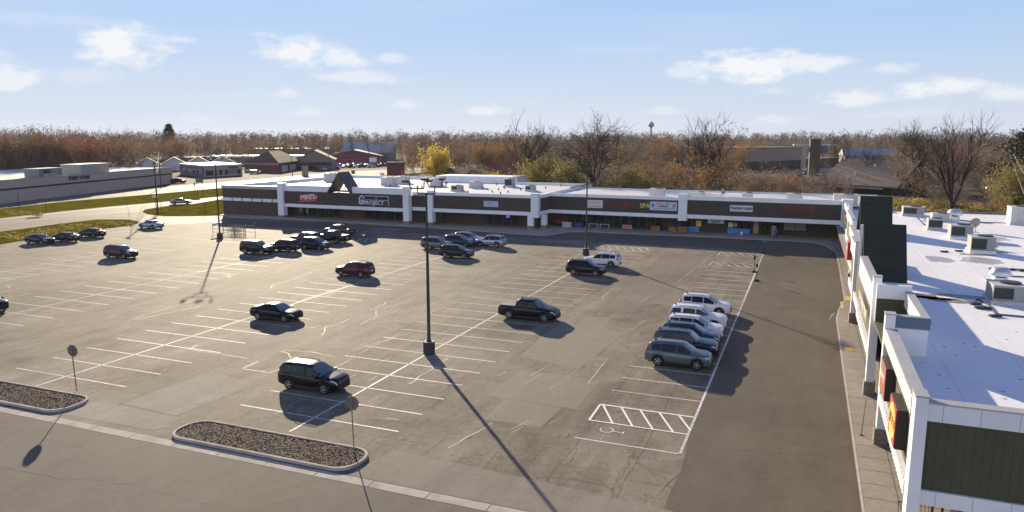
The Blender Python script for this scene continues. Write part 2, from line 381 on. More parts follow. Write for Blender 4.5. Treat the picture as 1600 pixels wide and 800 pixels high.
# sealed cracks: pale wandering bands
rc = random.Random(5)
se = MB()
def wander(pts, w, amp=0.10):
    out = []
    W = [at(*p) for p in pts]
    for a, b in zip(W, W[1:]):
        L = math.hypot(b[0]-a[0], b[1]-a[1]); n = max(2, int(L/0.7))
        for i in range(n):
            t = i/n; out.append((a[0]+(b[0]-a[0])*t+rc.uniform(-amp, amp), a[1]+(b[1]-a[1])*t+rc.uniform(-amp, amp)))
    out.append(W[-1]); se.strip(out, [w*rc.uniform(0.6, 1.4) for _ in out], 0.010)
for pts in ([(502, 524), (510, 510), (530, 506), (548, 498), (568, 493)], [(560, 508), (587, 494), (590, 484), (612, 478), (640, 470), (644, 468)],
            [(578, 486), (600, 476), (603, 472)], [(458, 563), (455, 556), (441, 549), (446, 547), (490, 551), (520, 557)], [(378, 575), (405, 564)], [(378, 576), (420, 583), (455, 571)],
            [(300, 548), (330, 551), (385, 560)], [(295, 547), (308, 539)], [(422, 451), (424, 446), (460, 436), (500, 420)], [(200, 500), (245, 487), (300, 470), (315, 467)],
            [(195, 503), (240, 494), (315, 478)], [(690, 445), (740, 437)], [(580, 500), (620, 486)], [(1120, 392), (1060, 440)], [(980, 520), (1010, 500)], [(920, 600), (950, 560)],
            [(940, 470), (945, 462), (958, 450)], [(660, 480), (690, 470), (730, 478)], [(105, 450), (135, 441)], [(12, 446), (16, 452)], [(350, 430), (362, 434), (356, 428)],
            [(470, 470), (500, 459), (520, 452)], [(640, 600), (700, 560)], [(560, 545), (640, 520)], [(700, 700), (770, 660)]):
    wander(pts, 0.075)
for i in range(40):
    px, py = rc.uniform(420, 1000), rc.uniform(440, 690)
    s = rc.choice((1, 1, -1)); L = rc.uniform(14, 40)
    wander([(px, py), (px+L*0.9, py-L*0.5)] if s > 0 else [(px, py), (px+L, py+L*0.12)], 0.05, 0.06)
struct('sealed_cracks', se, SEAL)
dk = MB()
TAR = mat('dark_crack', (0.06, 0.05, 0.042), 0.8, 0.2)
def dcrack(pts, w=0.022, amp=0.14):
    out = []
    W = [at(*p) for p in pts]
    for a, b in zip(W, W[1:]):
        L = math.hypot(b[0]-a[0], b[1]-a[1]); n = max(2, int(L/0.5))
        for i in range(n):
            t = i/n; out.append((a[0]+(b[0]-a[0])*t+rc.uniform(-amp, amp), a[1]+(b[1]-a[1])*t+rc.uniform(-amp, amp)))
    out.append(W[-1]); dk.strip(out, [w*rc.uniform(0.3, 1.6) for _ in out], 0.008)
for pts in ([(1062, 697), (1110, 703), (1200, 706), (1330, 712)], [(1085, 700), (1070, 730), (1025, 775)], [(1045, 758), (1030, 725), (1022, 705)], [(760, 660), (815, 668), (830, 660)], [(800, 700), (850, 712), (960, 765)],
            [(875, 752), (905, 690), (950, 640)], [(955, 765), (1000, 690), (1030, 640)], [(590, 720), (640, 680), (660, 660)], [(345, 585), (395, 590), (405, 602)], [(1008, 610), (1060, 560)], [(860, 745), (925, 753), (958, 764)],
            [(0, 730), (60, 742), (200, 757), (330, 790)], [(440, 560), (480, 545), (560, 530)], [(700, 640), (760, 600)], [(1000, 600), (1035, 540)], [(760, 530), (815, 480)], [(1190, 600), (1200, 520), (1216, 440)], [(420, 470), (500, 440), (560, 425)]):
    dcrack(pts)
struct('asphalt_cracks', dk, TAR)
# ------------------------------------------------------------ sidewalks
sw = MB(); ZS = 0.13
edge = [(3.1, 24), (3.15, 55), (3.2, 69), (3.5, 72.8), (4.2, 77.7), (4.4, 99.3), (4.4, 110.4), (3.2, 116.3), (1.5, 119.1), (-1.7, 120.0)]
sw.prism([(-1.7, 120.0), (-6.9, 119.7), (-14.8, 120.2), (-24.9, 119.0), (-33.8, 119.4), (-36.6, 117.6), (-38.8, 111.5), (-44.7, 112), (-57.6, 114.0), (-71.0, 114.7), (-83.4, 116), (-94.8, 116.4), (-106.5, 114.5), (-111.5, 117), (-111.5, 121), (-43, 128), (9, 128), (9, 24), (3.1, 24), (3.15, 55), (3.2, 69), (3.5, 72.8), (4.2, 77.7), (4.4, 99.3), (4.4, 110.4), (3.2, 116.3), (1.5, 119.1)][::-1], -0.03, ZS)
struct('sidewalk', sw, WALK)
jt = MB(); JM = mat('sidewalk_joint', (0.10, 0.085, 0.07), 0.9, 0.2)
y = 25.0
while y < 108:
    jt.line((3.2 if y < 70 else 4.5, y), (9, y), 0.03, ZS+0.004); y += 1.53
jt.line((4.62, 25), (4.62, 116), 0.03, ZS+0.005)
x = -108
while x < 2:
    jt.line((x, 112), (x, 124), 0.03, ZS+0.004); x += 1.8
struct('sidewalk_joints', jt, JM)
kb = MB()
for a, b in zip(edge, edge[1:]): kb.line((a[0], a[1]), (b[0], b[1]), 0.12, ZS+0.008)
struct('sidewalk_kerb_edge', kb, mat('pale_kerb', (0.5, 0.45, 0.385), 0.7, 0.15))
YEL = mat('yellow_tactile_paint', (0.72, 0.46, 0.13), 0.8, 0.15)
yp = MB()
yp.box(3.45, 4.0, 58.6, 59.5, ZS, ZS+0.012); yp.box(4.25, 4.85, 77.5, 79.5, ZS, ZS+0.012); yp.box(3.75, 4.0, 73.5, 76.5, ZS, ZS+0.012)
struct('tactile_paving', yp, YEL)
rampm = MB(); rampm.add([(3.14, 66.0, 0.006), (3.19, 72.2, 0.006), (2.85, 71.2, 0.006), (2.55, 68.5, 0.006)], [(0, 1, 2, 3, 4)])
struct('kerb_ramp', rampm, WALK)
# ------------------------------------------------------------ highway, verges
def sheet(name, pix, z, m): return struct(name, MB().poly([at(*p) for p in pix], z), m)
sheet('verge_grass', [(-60, 400), (0, 382), (60, 372), (120, 362), (180, 356), (214, 350), (217, 346), (200, 343), (150, 343), (90, 350), (40, 357), (0, 362), (-60, 372)], 0.010, GRASS)
hw = MB()
hw.poly([at(*p) for p in [(-200, 372), (0, 341), (100, 330), (175, 322.5), (250, 316), (342, 307.5), (430, 297), (560, 284), (560, 300), (420, 330), (342, 345), (300, 350), (250, 352), (217, 346), (200, 343), (150, 343), (90, 350), (40, 357), (0, 362), (-200, 400)]], 0.006)
struct('highway_near_lanes', hw, A_HWY)
hw2 = MB()
hw2.poly([at(*p) for p in [(-200, 351), (0, 326), (100, 315), (250, 302.5), (337, 294.5), (430, 286.5), (560, 277), (640, 271), (760, 262), (760, 257), (613, 264.5), (520, 269.5), (375, 282.5), (265, 291), (125, 302.5), (0, 316), (-200, 338)]], 0.006)
struct('highway_far_lanes', hw2, A_HWY)
sheet('median_grass', [(-200, 351), (0, 326), (100, 315), (250, 302.5), (337, 294.5), (430, 286.5), (560, 277), (640, 271), (690, 267), (690, 269), (640, 274), (560, 284), (430, 297), (342, 307.5), (250, 316), (175, 322.5), (100, 330), (0, 341), (-200, 372)], 0.008, GRASS_G)
sheet('island_grass', [(222, 331), (228, 327), (260, 322), (300, 319), (342, 312), (380, 306), (400, 315), (342, 337), (300, 338), (255, 338), (230, 335)], 0.012, GRASS)
sheet('business_apron', [(265, 291), (375, 282.5), (520, 269.5), (613, 264.5), (760, 257), (700, 249), (560, 253), (480, 258), (380, 265), (370, 276), (280, 277), (272, 284)], 0.010, mat('pale_yard_asphalt', (0.13, 0.102, 0.075), 0.9, 0.15, 0.05, spec=.05))
struct('median_edge_line', MB().strip([at(*p) for p in [(0, 343), (100, 332), (175, 324.5), (250, 318), (342, 309.5)]], 0.5, 0.016), mat('worn_edge_paint', (0.6, 0.57, 0.5), 0.6, 0.1))
rd = MB()
rd.poly([at(*p) for p in [(-200, 388), (0, 352), (80, 342), (150, 336), (222, 331), (230, 335), (217, 346), (200, 343), (150, 343), (90, 350), (40, 357), (0, 362), (-200, 402)]], 0.014)
struct('highway_shoulder', rd, A_LOT)
# back lots beyond the shops
struct('back_lot', MB().poly([at(1180, 262), at(1330, 262), at(1330, 276), at(1250, 283), at(1160, 290), at(1090, 286)], 0.01), mat('back_lot_asphalt', (0.14, 0.115, 0.09), 0.6, 0.15, 0.05))
struct('side_road', MB().poly([at(1550, 262), at(1575, 270), at(1640, 284), at(1700, 300), at(1700, 330), at(1600, 298), at(1535, 296), at(1530, 285)], 0.01), A_HWY)
# ---------------------------------------------------------------- cars
RUBBER = mat('tyre_rubber', (0.018, 0.018, 0.018), 0.85, 0.2, 8)
RIM = mat('alloy_rim', (0.50, 0.50, 0.51), 0.35, 0.05, 8, metal=0.8)
RIM_D = mat('dark_rim', (0.07, 0.07, 0.075), 0.4, 0.05, 8, metal=0.6)
GLASS = mat('tinted_car_glass', (0.008, 0.011, 0.014), 0.05, 0.0, spec=0.4)
WSHIELD = mat('windscreen_glass', (0.10, 0.145, 0.16), 0.05, 0.3, 1.2, spec=1.0)
PLASTIC = mat('black_trim', (0.02, 0.02, 0.021), 0.6, 0.1, 6)
UNDER = mat('underbody_black', (0.008, 0.008, 0.008), 0.9, 0.0)
LAMP = mat('headlight_lens', (0.62, 0.64, 0.66), 0.12, 0.1, 5, spec=0.8)
TAIL = mat('taillight_lens', (0.35, 0.015, 0.012), 0.2, 0.15, 6, spec=0.7)
PLATE = mat('number_plate', (0.65, 0.66, 0.68), 0.5, 0.05)
CHROME = mat('chrome_trim', (0.6, 0.6, 0.6), 0.2, 0.0, metal=1.0)
def paint(name, c, metal=0.15, rough=0.26): return mat(name, c, rough, 0.05, 0.8, metal=metal, coat=0.3, spec=0.4)
PT = dict(black=paint('black_paint', (0.005, 0.005, 0.006)), navy=paint('navy_paint', (0.010, 0.020, 0.042)), white=paint('white_car_paint', (0.74, 0.74, 0.75), 0.0),
          sage=paint('grey_green_paint', (0.13, 0.17, 0.165), 0.3), red=paint('dark_red_paint', (0.10, 0.007, 0.009)), silver=paint('silver_paint', (0.42, 0.44, 0.47), 0.55),
          grey=paint('grey_paint', (0.17, 0.18, 0.195), 0.4), maroon=paint('maroon_paint', (0.085, 0.018, 0.028)), charcoal=paint('charcoal_paint', (0.018, 0.019, 0.022), 0.2), blue=paint('slate_blue_paint', (0.035, 0.055, 0.095), 0.3),
          plum=paint('plum_paint', (0.055, 0.018, 0.022)), iceblue=paint('pale_blue_paint', (0.36, 0.42, 0.52), 0.4), green=paint('faded_green_paint', (0.27, 0.33, 0.27), 0.1), tan=paint('tan_paint', (0.34, 0.30, 0.25), 0.2), redb=paint('bright_red_paint', (0.42, 0.03, 0.02)))
def lerp_poly(P, x):
    if x <= P[0][0]: return P[0][1]
    for (a, b), (c, d) in zip(P, P[1:]):
        if x <= c: return b+(d-b)*(x-a)/(c-a)
    return P[-1][1]
SPEC = {
 'suv': dict(L=4.6, top=[(-2.3, .88), (-2.27, 1.06), (-2.18, 1.25), (-1.93, 1.60), (-1.7, 1.665), (-.6, 1.70), (.1, 1.69), (.36, 1.63), (1.10, 1.15), (1.26, 1.11), (1.85, 1.04), (2.14, .96), (2.26, .82), (2.3, .6)],
    belt=[(-2.3, .86), (-2.14, 1.06), (-1.4, 1.05), (1.1, .99), (1.85, .95), (2.14, .86), (2.3, .58)], wid=[(-2.3, .70), (-2.2, .82), (-1.9, .90), (-1, .925), (1.2, .925), (1.8, .90), (2.1, .82), (2.25, .70), (2.3, .6)], roof=.60,
    axle=(-1.33, 1.36), wr=.35, wins=[(-1.82, -1.14, .14, .86), (-1.09, -.10, .07, .92), (-.04, 1.0, .07, .92)], ws=(.40, 1.10), rw=(-2.16, -1.95), rails=True, rack=1.69),
 'boxy': dict(L=4.8, top=[(-2.4, .9), (-2.37, 1.05), (-2.27, 1.32), (-2.12, 1.70), (-1.9, 1.77), (-.6, 1.81), (.1, 1.79), (.35, 1.72), (.92, 1.24), (1.1, 1.2), (1.9, 1.12), (2.25, 1.02), (2.36, .86), (2.4, .62)],
    belt=[(-2.4, .88), (-2.2, 1.16), (-1.4, 1.18), (.9, 1.13), (1.9, 1.05), (2.25, .93), (2.4, .6)], wid=[(-2.4, .78), (-2.3, .88), (-1.9, .95), (1.4, .96), (2.0, .94), (2.28, .84), (2.4, .68)], roof=.70,
    axle=(-1.38, 1.42), wr=.38, wins=[(-2.08, -1.35, .12, .86), (-1.15, -.18, .1, .88), (-.08, .82, .1, .88)], ws=(.38, .92), rw=(-2.26, -2.14), rails=True, rack=1.81),
 'sedan': dict(L=4.75, top=[(-2.37, .72), (-2.34, .90), (-2.2, 1.03), (-1.85, 1.09), (-1.55, 1.13), (-.85, 1.38), (-.45, 1.44), (.05, 1.44), (.35, 1.38), (1.12, 1.0), (1.3, .96), (1.85, .87), (2.2, .76), (2.33, .64), (2.37, .52)],
    belt=[(-2.37, .70), (-2.2, .92), (-1.5, .97), (1.1, .90), (1.85, .80), (2.2, .70), (2.37, .5)], wid=[(-2.37, .68), (-2.25, .80), (-1.9, .89), (-1, .915), (1.2, .915), (1.85, .89), (2.15, .80), (2.3, .68), (2.37, .55)], roof=.56,
    axle=(-1.38, 1.42), wr=.33, wins=[(-1.2, -.95, .12, .8), (-.88, -.12, .1, .88), (-.03, 1.0, .1, .88)], ws=(.40, 1.12), rw=(-1.52, -.9), rails=False, rack=1.44),
 'pickup': dict(L=5.4, top=[(-2.7, .9), (-2.68, 1.10), (-2.6, 1.14), (-1.12, 1.16), (-1.06, 1.20), (-.92, 1.72), (-.75, 1.79), (0, 1.80), (.4, 1.78), (.65, 1.70), (1.28, 1.24), (1.5, 1.19), (2.1, 1.10), (2.5, .98), (2.66, .82), (2.7, .62)],
    belt=[(-2.7, .88), (-2.6, 1.10), (-1.1, 1.12), (1.25, 1.10), (2.1, 1.02), (2.5, .90), (2.7, .6)], wid=[(-2.7, .84), (-2.6, .92), (-2, .95), (1.6, .95), (2.2, .93), (2.5, .85), (2.66, .72), (2.7, .64)], roof=.66,
    axle=(-1.62, 1.72), wr=.38, wins=[(-.86, -.1, .1, .88), (0, 1.15, .1, .88)], ws=(.70, 1.26), rw=(-1.04, -.95), rails=False, rack=1.8, bed=(-2.56, -1.14)),
 'van': dict(L=4.9, top=[(-2.45, .9), (-2.43, 1.1), (-2.36, 1.5), (-2.28, 1.78), (-2.1, 1.84), (0, 1.87), (.7, 1.82), (.95, 1.74), (1.65, 1.15), (1.85, 1.08), (2.2, .98), (2.4, .8), (2.45, .6)],
    belt=[(-2.45, .88), (-2.3, 1.08), (1.6, 1.02), (2.2, .9), (2.45, .58)], wid=[(-2.45, .82), (-2.3, .92), (1.6, .94), (2.1, .88), (2.35, .76), (2.45, .62)], roof=.72,
    axle=(-1.45, 1.5), wr=.34, wins=[(-2.1, -1.2, .12, .86), (-1.1, .1, .1, .86), (.2, 1.4, .1, .86)], ws=(.98, 1.64), rw=(-2.4, -2.3), rails=False, rack=1.87),
}
def car_mesh_fns(S):
    L2 = S['L']/2; R_ = S['wr']*1.2
    def zb(x):
        z = .26+(.10*max(0, (abs(x)-L2+.5)/.5) if abs(x) > L2-.5 else 0)
        for a in S['axle']:
            d = abs(x-a)
            if d < R_: z = max(z, S['wr']+math.sqrt(R_*R_-d*d))
        return z
    def ring(x):
        w = lerp_poly(S['wid'], x); b = lerp_poly(S['belt'], x); t = max(b+.012, lerp_poly(S['top'], x)); z0 = min(zb(x), b-.06)
        rack = S['rack']; s = max(0.0, min(1.0, (t-b)/(rack-b-0.02)))
        h = t-b
        yr = w*.93+(S['roof']-w*.93)*s
        pts = [(w*.95, z0), (w*1.0, z0+(b-z0)*.30), (w*1.01, z0+(b-z0)*.62), (w*.985, b-.045), (w*.95, b)]
        rise = .93 if h > .25 else .55
        pts += [(yr+(.03 if h > .25 else 0), b+h*rise*.96), (yr*.93, b+h*(rise+ (1-rise)*.55)), (yr*.5, b+h*.995+.004), (0, t+.012)]
        return pts
    return zb, ring
def xs_of(S):
    L2 = S['L']/2; R_ = S['wr']*1.2
    X = {round(p[0], 4) for k in ('top', 'belt', 'wid') for p in S[k]}
    for a in S['axle']:
        for k in range(13): X.add(round(a-R_*math.cos(math.pi*k/12), 4))
    x = -L2
    while x < L2: X.add(round(x, 4)); x += .16
    X = sorted(X); out = [X[0]]
    for x in X[1:]:
        if x-out[-1] > .012: out.append(x)
    return out
def car_body(S):
    zb, ring = car_mesh_fns(S); X = xs_of(S); m = MB(); n = 9
    rows = []
    for x in X:
        r = ring(x); full = [(x, y, z) for y, z in r]+[(x, -y, z) for y, z in reversed(r[:-1])]
        rows.append(full)
    nn = len(rows[0]); vs = [v for r in rows for v in r]; fs = []
    for i in range(len(rows)-1):
        for k in range(nn-1): fs.append((i*nn+k, i*nn+k+1, (i+1)*nn+k+1, (i+1)*nn+k))
    fs.append(tuple(range(nn))); fs.append(tuple(reversed(range((len(rows)-1)*nn, len(rows)*nn))))
    return m.add(vs, fs)
def patch(S, x0, x1, r0, r1, nx=6, nr=4, off=.010, sym=False):
    zb, ring = car_mesh_fns(S)
    def P(x, r, sg=1):
        q = ring(x); i = min(int(r), len(q)-2); t = r-i
        return Vector((x, sg*(q[i][0]+(q[i+1][0]-q[i][0])*t), q[i][1]+(q[i+1][1]-q[i][1])*t))
    m = MB()
    def surf(sg, ra, rb, nr):
        vs = []
        for i in range(nx+1):
            x = x0+(x1-x0)*i/nx
            for k in range(nr+1):
                r = ra+(rb-ra)*k/nr; p = P(x, r, sg); e = .02
                du = P(min(x+e, S['L']/2), r, sg)-P(max(x-e, -S['L']/2), r, sg); dv = P(x, min(r+.05, 7.999), sg)-P(x, max(r-.05, 0), sg)
                nrm = du.cross(dv); nrm = nrm.normalized() if nrm.length > 1e-9 else Vector((0, 0, 1))
                if nrm.dot(Vector((0, p.y, p.z-.7))) < 0 and abs(nrm.x) < .9: nrm = -nrm
                if abs(nrm.x) >= .9 and nrm.x*p.x < 0: nrm = -nrm
                vs.append(p+nrm*off)
        w = nr+1
        m.add(vs, [(i*w+k, (i+1)*w+k, (i+1)*w+k+1, i*w+k+1) for i in range(nx) for k in range(nr)])
    if sym: surf(1, r0, 8, nr); surf(-1, r0, 8, nr)
    else: surf(r0 > 0 and 1 or 1, r0, r1, nr)
    return m
def mirror_y(m):
    o = MB(); o.v = [(a, -b, c) for a, b, c in m.v]; o.f = [tuple(reversed(f)) for f in m.f]; o.m = list(m.m); return o
def wheel_meshes(S, dark=False):
    r = S['wr']; t = MB(); w = .11
    prof = [(r*.66, -w), (r*.93, -w), (r, -w*.7), (r, w*.7), (r*.93, w), (r*.66, w)]
    t.lathe(prof, (0, 0, 0), 22)
    rm = MB(); rm.lathe([(r*.1, .085), (r*.62, .075), (r*.67, .10), (r*.69, .113), (r*.66, .114), (r*.60, .09)], (0, 0, 0), 20)
    sp = MB()
    for k in range(5):
        a = 2*math.pi*k/5; c, s_ = math.cos(a), math.sin(a)
        sp.obox((c*r*.35, s_*r*.35, .095), r*.62, r*.17, .035, a)
    sp.lathe([(r*.14, .085), (r*.14, .118), (r*.05, .122)], (0, 0, 0), 12)
    bk = MB(); bk.lathe([(r*.05, .07), (r*.64, .072)], (0, 0, 0), 18)
    mm = MB()
    for q, idx in ((rm, 0), (sp, 0), (bk, 1)):
        mm.cm = idx; o = len(mm.v); mm.v += q.v
        for f in q.f: mm.f.append(tuple(o+i for i in f)); mm.m.append(idx)
    return t, mm
PROTO_MESH = {}
def make_car(kind, label, cat, pnt, name):
    S = SPEC[kind]; root = thing(name, label, cat)
    L2 = S['L']/2
    if kind not in PROTO_MESH:
        D = {}
        D['body'] = car_body(S).mesh(kind+'_body', PT['grey'], 38)
        ws = S['ws']; D['windshield'] = patch(S, ws[0], ws[1], 4.75 if kind != 'pickup' else 4.8, 8, 5, 5, .012, True).mesh(kind+'_windshield', WSHIELD, 60)
        rw = S['rw']; D['rear_window'] = patch(S, rw[0], rw[1], 5.0, 8, 4, 5, .012, True).mesh(kind+'_rear_window', GLASS, 60)
        D['wins'] = []
        for (a, b, lo, hi) in S['wins']:
            q = patch(S, a, b, 4+lo, 4+hi, 8, 3, .012)
            D['wins'].append((q.mesh('side_window', GLASS, 60), mirror_y(q).mesh('side_window', GLASS, 60)))
        u = MB(); u.box(-L2+.25, L2-.3, -.66, .66, .2, .85); D['underbody'] = u.mesh('underbody', UNDER)
        t, rm = wheel_meshes(S); D['tyre'] = t.mesh('tyre', RUBBER, 40); D['rim'] = rm.mesh('rim', [RIM, RIM_D], 40)
        # lamps follow the corner of the body
        hb = lerp_poly(S['belt'], L2-.2)
        q = patch(S, L2-.42, L2-.06, 3.0, 4.35, 5, 3, .014); D['headlight'] = (q.mesh('headlight', LAMP, 60), mirror_y(q).mesh('headlight', LAMP, 60))
        q = patch(S, -L2+.02, -L2+.30, 3.0, 4.6, 4, 3, .014); D['taillight'] = (q.mesh('taillight', TAIL, 60), mirror_y(q).mesh('taillight', TAIL, 60))
        w = lerp_poly(S['wid'], L2-.03)
        gm = MB(); gm.box(L2-.03, L2+.012, -w*.72, w*.72, .46, .60 if kind in ('sedan',) else .70); gm.box(L2-.1, L2+.02, -w*.9, w*.9, .30, .40); D['grille'] = gm.mesh('grille', PLASTIC)
        bm_ = MB(); bm_.box(-L2-.02, -L2+.12, -.62, .62, .34, .52); D['rear_bumper'] = bm_.mesh('rear_bumper', PLASTIC)
        pm = MB(); pm.box(-L2-.018, -L2+.03, -.26, .26, .70, .83); D['number_plate'] = pm.mesh('number_plate', PLATE)
        D['cladding'] = []
        for sgn in (1, -1):
            cl = MB()
            y = lerp_poly(S['wid'], 0)
            cl.box(S['axle'][0]+S['wr']*1.25, S['axle'][1]-S['wr']*1.25, min(sgn*y*.93, sgn*(y+.018)), max(sgn*y*.93, sgn*(y+.018)), .24, .40)
            for a in S['axle']:
                R1, R2 = S['wr']*1.18, S['wr']*1.38
                yy = lerp_poly(S['wid'], a)*1.012+.006
                for k in range(12):
                    t0, t1 = math.pi*k/12, math.pi*(k+1)/12
                    vs = []
                    for tt in (t0, t1):
                        for RR in (R1, R2):
                            xx = a+RR*math.cos(tt); zz = S['wr']*.98+RR*math.sin(tt)
                            vs += [(xx, sgn*(lerp_poly(S['wid'], xx)*1.005+.014), zz), (xx, sgn*(lerp_poly(S['wid'], xx)*.93), zz)]
                    cl.add(vs, [(0, 2, 6, 4), (1, 5, 7, 3), (0, 4, 5, 1), (2, 3, 7, 6)])
            D['cladding'].append(cl.mesh('cladding', PLASTIC))
        mx = S['ws'][1]-.18; mw = lerp_poly(S['wid'], mx); mz = lerp_poly(S['belt'], mx)+.05
        mm = MB(); mm.obox((mx, mw+.10, mz+.03), .12, .20, .15); mm.obox((mx, mw-.0, mz-.02), .06, .14, .05); D['mirror'] = (mm.mesh('wing_mirror', PT['grey']), mirror_y(mm).mesh('wing_mirror', PT['grey']))
        if S['rails']:
            rl = MB(); rr = S['roof']-.03
            zz = S['rack']
            rl.tube([(-1.55, rr, zz-.07), (-1.4, rr, zz+.03), (-.1, rr, zz+.045), (.08, rr, zz-.02)], .022, 5); D['rail'] = (rl.mesh('roof_rail', PLASTIC), mirror_y(rl).mesh('roof_rail', PLASTIC))
        an = MB(); ax = S['wins'][0][0]+.15; an.obox((ax, 0, lerp_poly(S['top'], ax)+.05), .16, .035, .09); D['aerial'] = an.mesh('roof_aerial', PLASTIC)
        D['handles'] = []
        for (a, b, lo, hi) in S['wins'][-2:]:
            for sgn in (1, -1):
                hd = MB(); y = lerp_poly(S['wid'], a+.1); z = lerp_poly(S['belt'], a)-.14
                hd.box(a+.04, a+.22, min(sgn*y, sgn*(y+.03)), max(sgn*y, sgn*(y+.03)), z, z+.035); D['handles'].append(hd.mesh('door_handle', PLASTIC))
        if 'bed' in S:
            bd = MB(); a, b = S['bed']; z = lerp_poly(S['top'], -2)+.02; bd.box(a, b, -.76, .76, z-.02, z+.03); D['cover'] = bd.mesh('bed_cover', mat('grey_tonneau_vinyl', (0.10, 0.10, 0.10), 0.55, 0.1))
        PROTO_MESH[kind] = D
    D = PROTO_MESH[kind]
    def add(n, me, par=root, loc=(0, 0, 0), rot=(0, 0, 0), m=None):
        o = bpy.data.objects.new(n, me); C.objects.link(o); o.parent = par; o.location = loc; o.rotation_euler = rot
        if m: recolor(o, m)
        return o
    add('body', D['body'], m=pnt); add('windshield', D['windshield']); add('rear_window', D['rear_window']); add('underbody', D['underbody'])
    for a, b in D['wins']: add('side_window', a); add('side_window', b)
    for nme in ('headlight', 'taillight'):
        for q in D[nme]: add(nme, q)
    add('grille', D['grille']); add('rear_bumper', D['rear_bumper']); add('number_plate', D['number_plate'])
    for q in D['cladding']: add('cladding', q)
    for q in D['mirror']: add('wing_mirror', q, m=pnt)
    if S['rails']:
        for q in D['rail']: add('roof_rail', q)
    add('roof_aerial', D['aerial'])
    for q in D['handles']: add('door_handle', q)
    if 'bed' in S: add('bed_cover', D['cover'])
    for a in S['axle']:
        for sgn in (1, -1):
            wd = lerp_poly(S['wid'], a)
            wh = add('wheel', D['tyre'], root, (a, sgn*(wd-.09), S['wr']), (R(-90)*sgn, 0, 0))
            add('rim', D['rim'], wh)
    return root
def car(kind, x, y, deg, pnt, label, cat='car', name='parked_car', group='cars parked in the shopping plaza lot'):
    o = make_car(kind, label, cat, pnt, name); o.location = (x, y, 0.013); o.rotation_euler = (0, 0, R(deg)); o['group'] = group
    return o
NC = 'cars parked nose out beside the hatched bay'
RX = -7.65
car('suv', RX, 51.0, 0.5, PT['sage'], 'grey green crossover nearest the hatched bay, front of the row of six', group=NC)
car('boxy', RX+.05, 53.75, 0, PT['navy'], 'dark navy tall crossover tucked right behind the grey green crossover', group=NC)
car('suv', RX-.0, 56.45, 0.5, PT['blue'], 'slate blue crossover third in the row, between the navy and the white ones', group=NC)
car('suv', RX-.05, 59.1, -0.5, PT['white'], 'white crossover directly behind the slate blue one in the row of six', group=NC)
car('boxy', RX-.2, 62.3, 0, PT['white'], 'boxy white SUV with silver roof rails, fifth in the row of six', group=NC)
car('suv', RX-.3, 67.6, -0.5, PT['white'], 'white crossover at the far end of the row of six, a gap before it', group=NC)
car('suv', -28.65, 37.35, 0, PT['black'], 'glossy black crossover parked alone close to the long mulch island')
car('sedan', -42.9, 51.1, 1.5, PT['black'], 'black sedan with sun glint on its roof, alone in the middle of the lot', cat='sedan')
car('pickup', -22.15, 59.6, -1, PT['black'], 'black crew cab pickup with a flat grey bed cover, alone across two bays', cat='pickup', name='pickup_truck')
car('suv', -48.1, 71.1, 180, PT['red'], 'dark red crossover facing the road, alone on a centre line')
car('suv', -42.85, 87.2, 4, PT['charcoal'], 'charcoal crossover nearest the camera in the cluster before the middle shops')
car('suv', -48.9, 93.1, 1, PT['grey'], 'mid grey crossover with pale bonnet, leftmost of the cluster before the middle shops')
car('suv', -46.9, 96.4, 0, PT['blue'], 'slate blue crossover squeezed between the grey one and the silver one')
car('suv', -47.0, 99.8, -2, PT['silver'], 'silver crossover furthest back in the cluster before the middle shops')
car('suv', -42.6, 98.2, 178, PT['silver'], 'pale silver crossover facing left at the edge of the shop shadow').location.z = 0.013
car('suv', -23.1, 88.2, 179, PT['white'], 'white crossover facing left just in front of the far light pole')
car('suv', -23.35, 81.8, 1, PT['black'], 'black crossover with bright rims parked in front of the white crossover')
car('suv', -84.4, 70.4, 3, PT['plum'], 'dark plum crossover facing right, alone on the left of the lot')
car('sedan', -106.7, 95.6, 178, PT['iceblue'], 'pale blue sedan leaving the lot at the tip of the grass verge', cat='sedan', name='moving_car')
car('sedan', -106.3, 83.6, 180, PT['black'], 'black sedan facing left at the verge, ahead of the other two', cat='sedan')
car('sedan', -105.6, 78.4, 182, PT['charcoal'], 'charcoal sedan half hidden behind the dark coupe at the grass verge', cat='sedan')
car('sedan', -107.0, 75.4, 1, PT['navy'], 'dark navy sedan facing right, leftmost car beside the grass verge', cat='sedan')
car('boxy', -69.9, 80.0, 2, PT['black'], 'black SUV facing right at the front of the dark cluster, left of the others')
car('suv', -68.0, 83.2, 183, PT['charcoal'], 'charcoal SUV facing left with taillights out, tucked behind the black SUV')
car('suv', -64.9, 86.4, -4, PT['navy'], 'navy crossover facing right at the right end of the dark cluster')
car('boxy', -69.6, 90.2, 178, PT['charcoal'], 'dark SUV with a glaring sunlit bonnet behind the charcoal SUV')
car('pickup', -66.9, 93.3, 176, PT['black'], 'dark pickup with a sunlit bed beside the SUV with the glaring bonnet', cat='pickup', name='pickup_truck')
car('pickup', -70.6, 100.1, 176, PT['maroon'], 'maroon pickup standing in the shop shadow beside the hatched bay', cat='pickup', name='pickup_truck')
car('suv', -62.6, 43.6, 0, PT['black'], 'dark teal crossover cut off by the left edge of the photo').location.x = -70.2
X_ = at(283, 319); car('sedan', X_[0], X_[1], 40, PT['tan'], 'pale silver sedan driving on the highway beside the grass island', cat='sedan', name='moving_car', group='cars on the highway')
Yk = at(279, 286); car('boxy', Yk[0]+1, Yk[1]-1, 68, PT['black'], 'black off road vehicle with a white top by the thrift store corner', name='parked_car', group='cars beyond the highway')
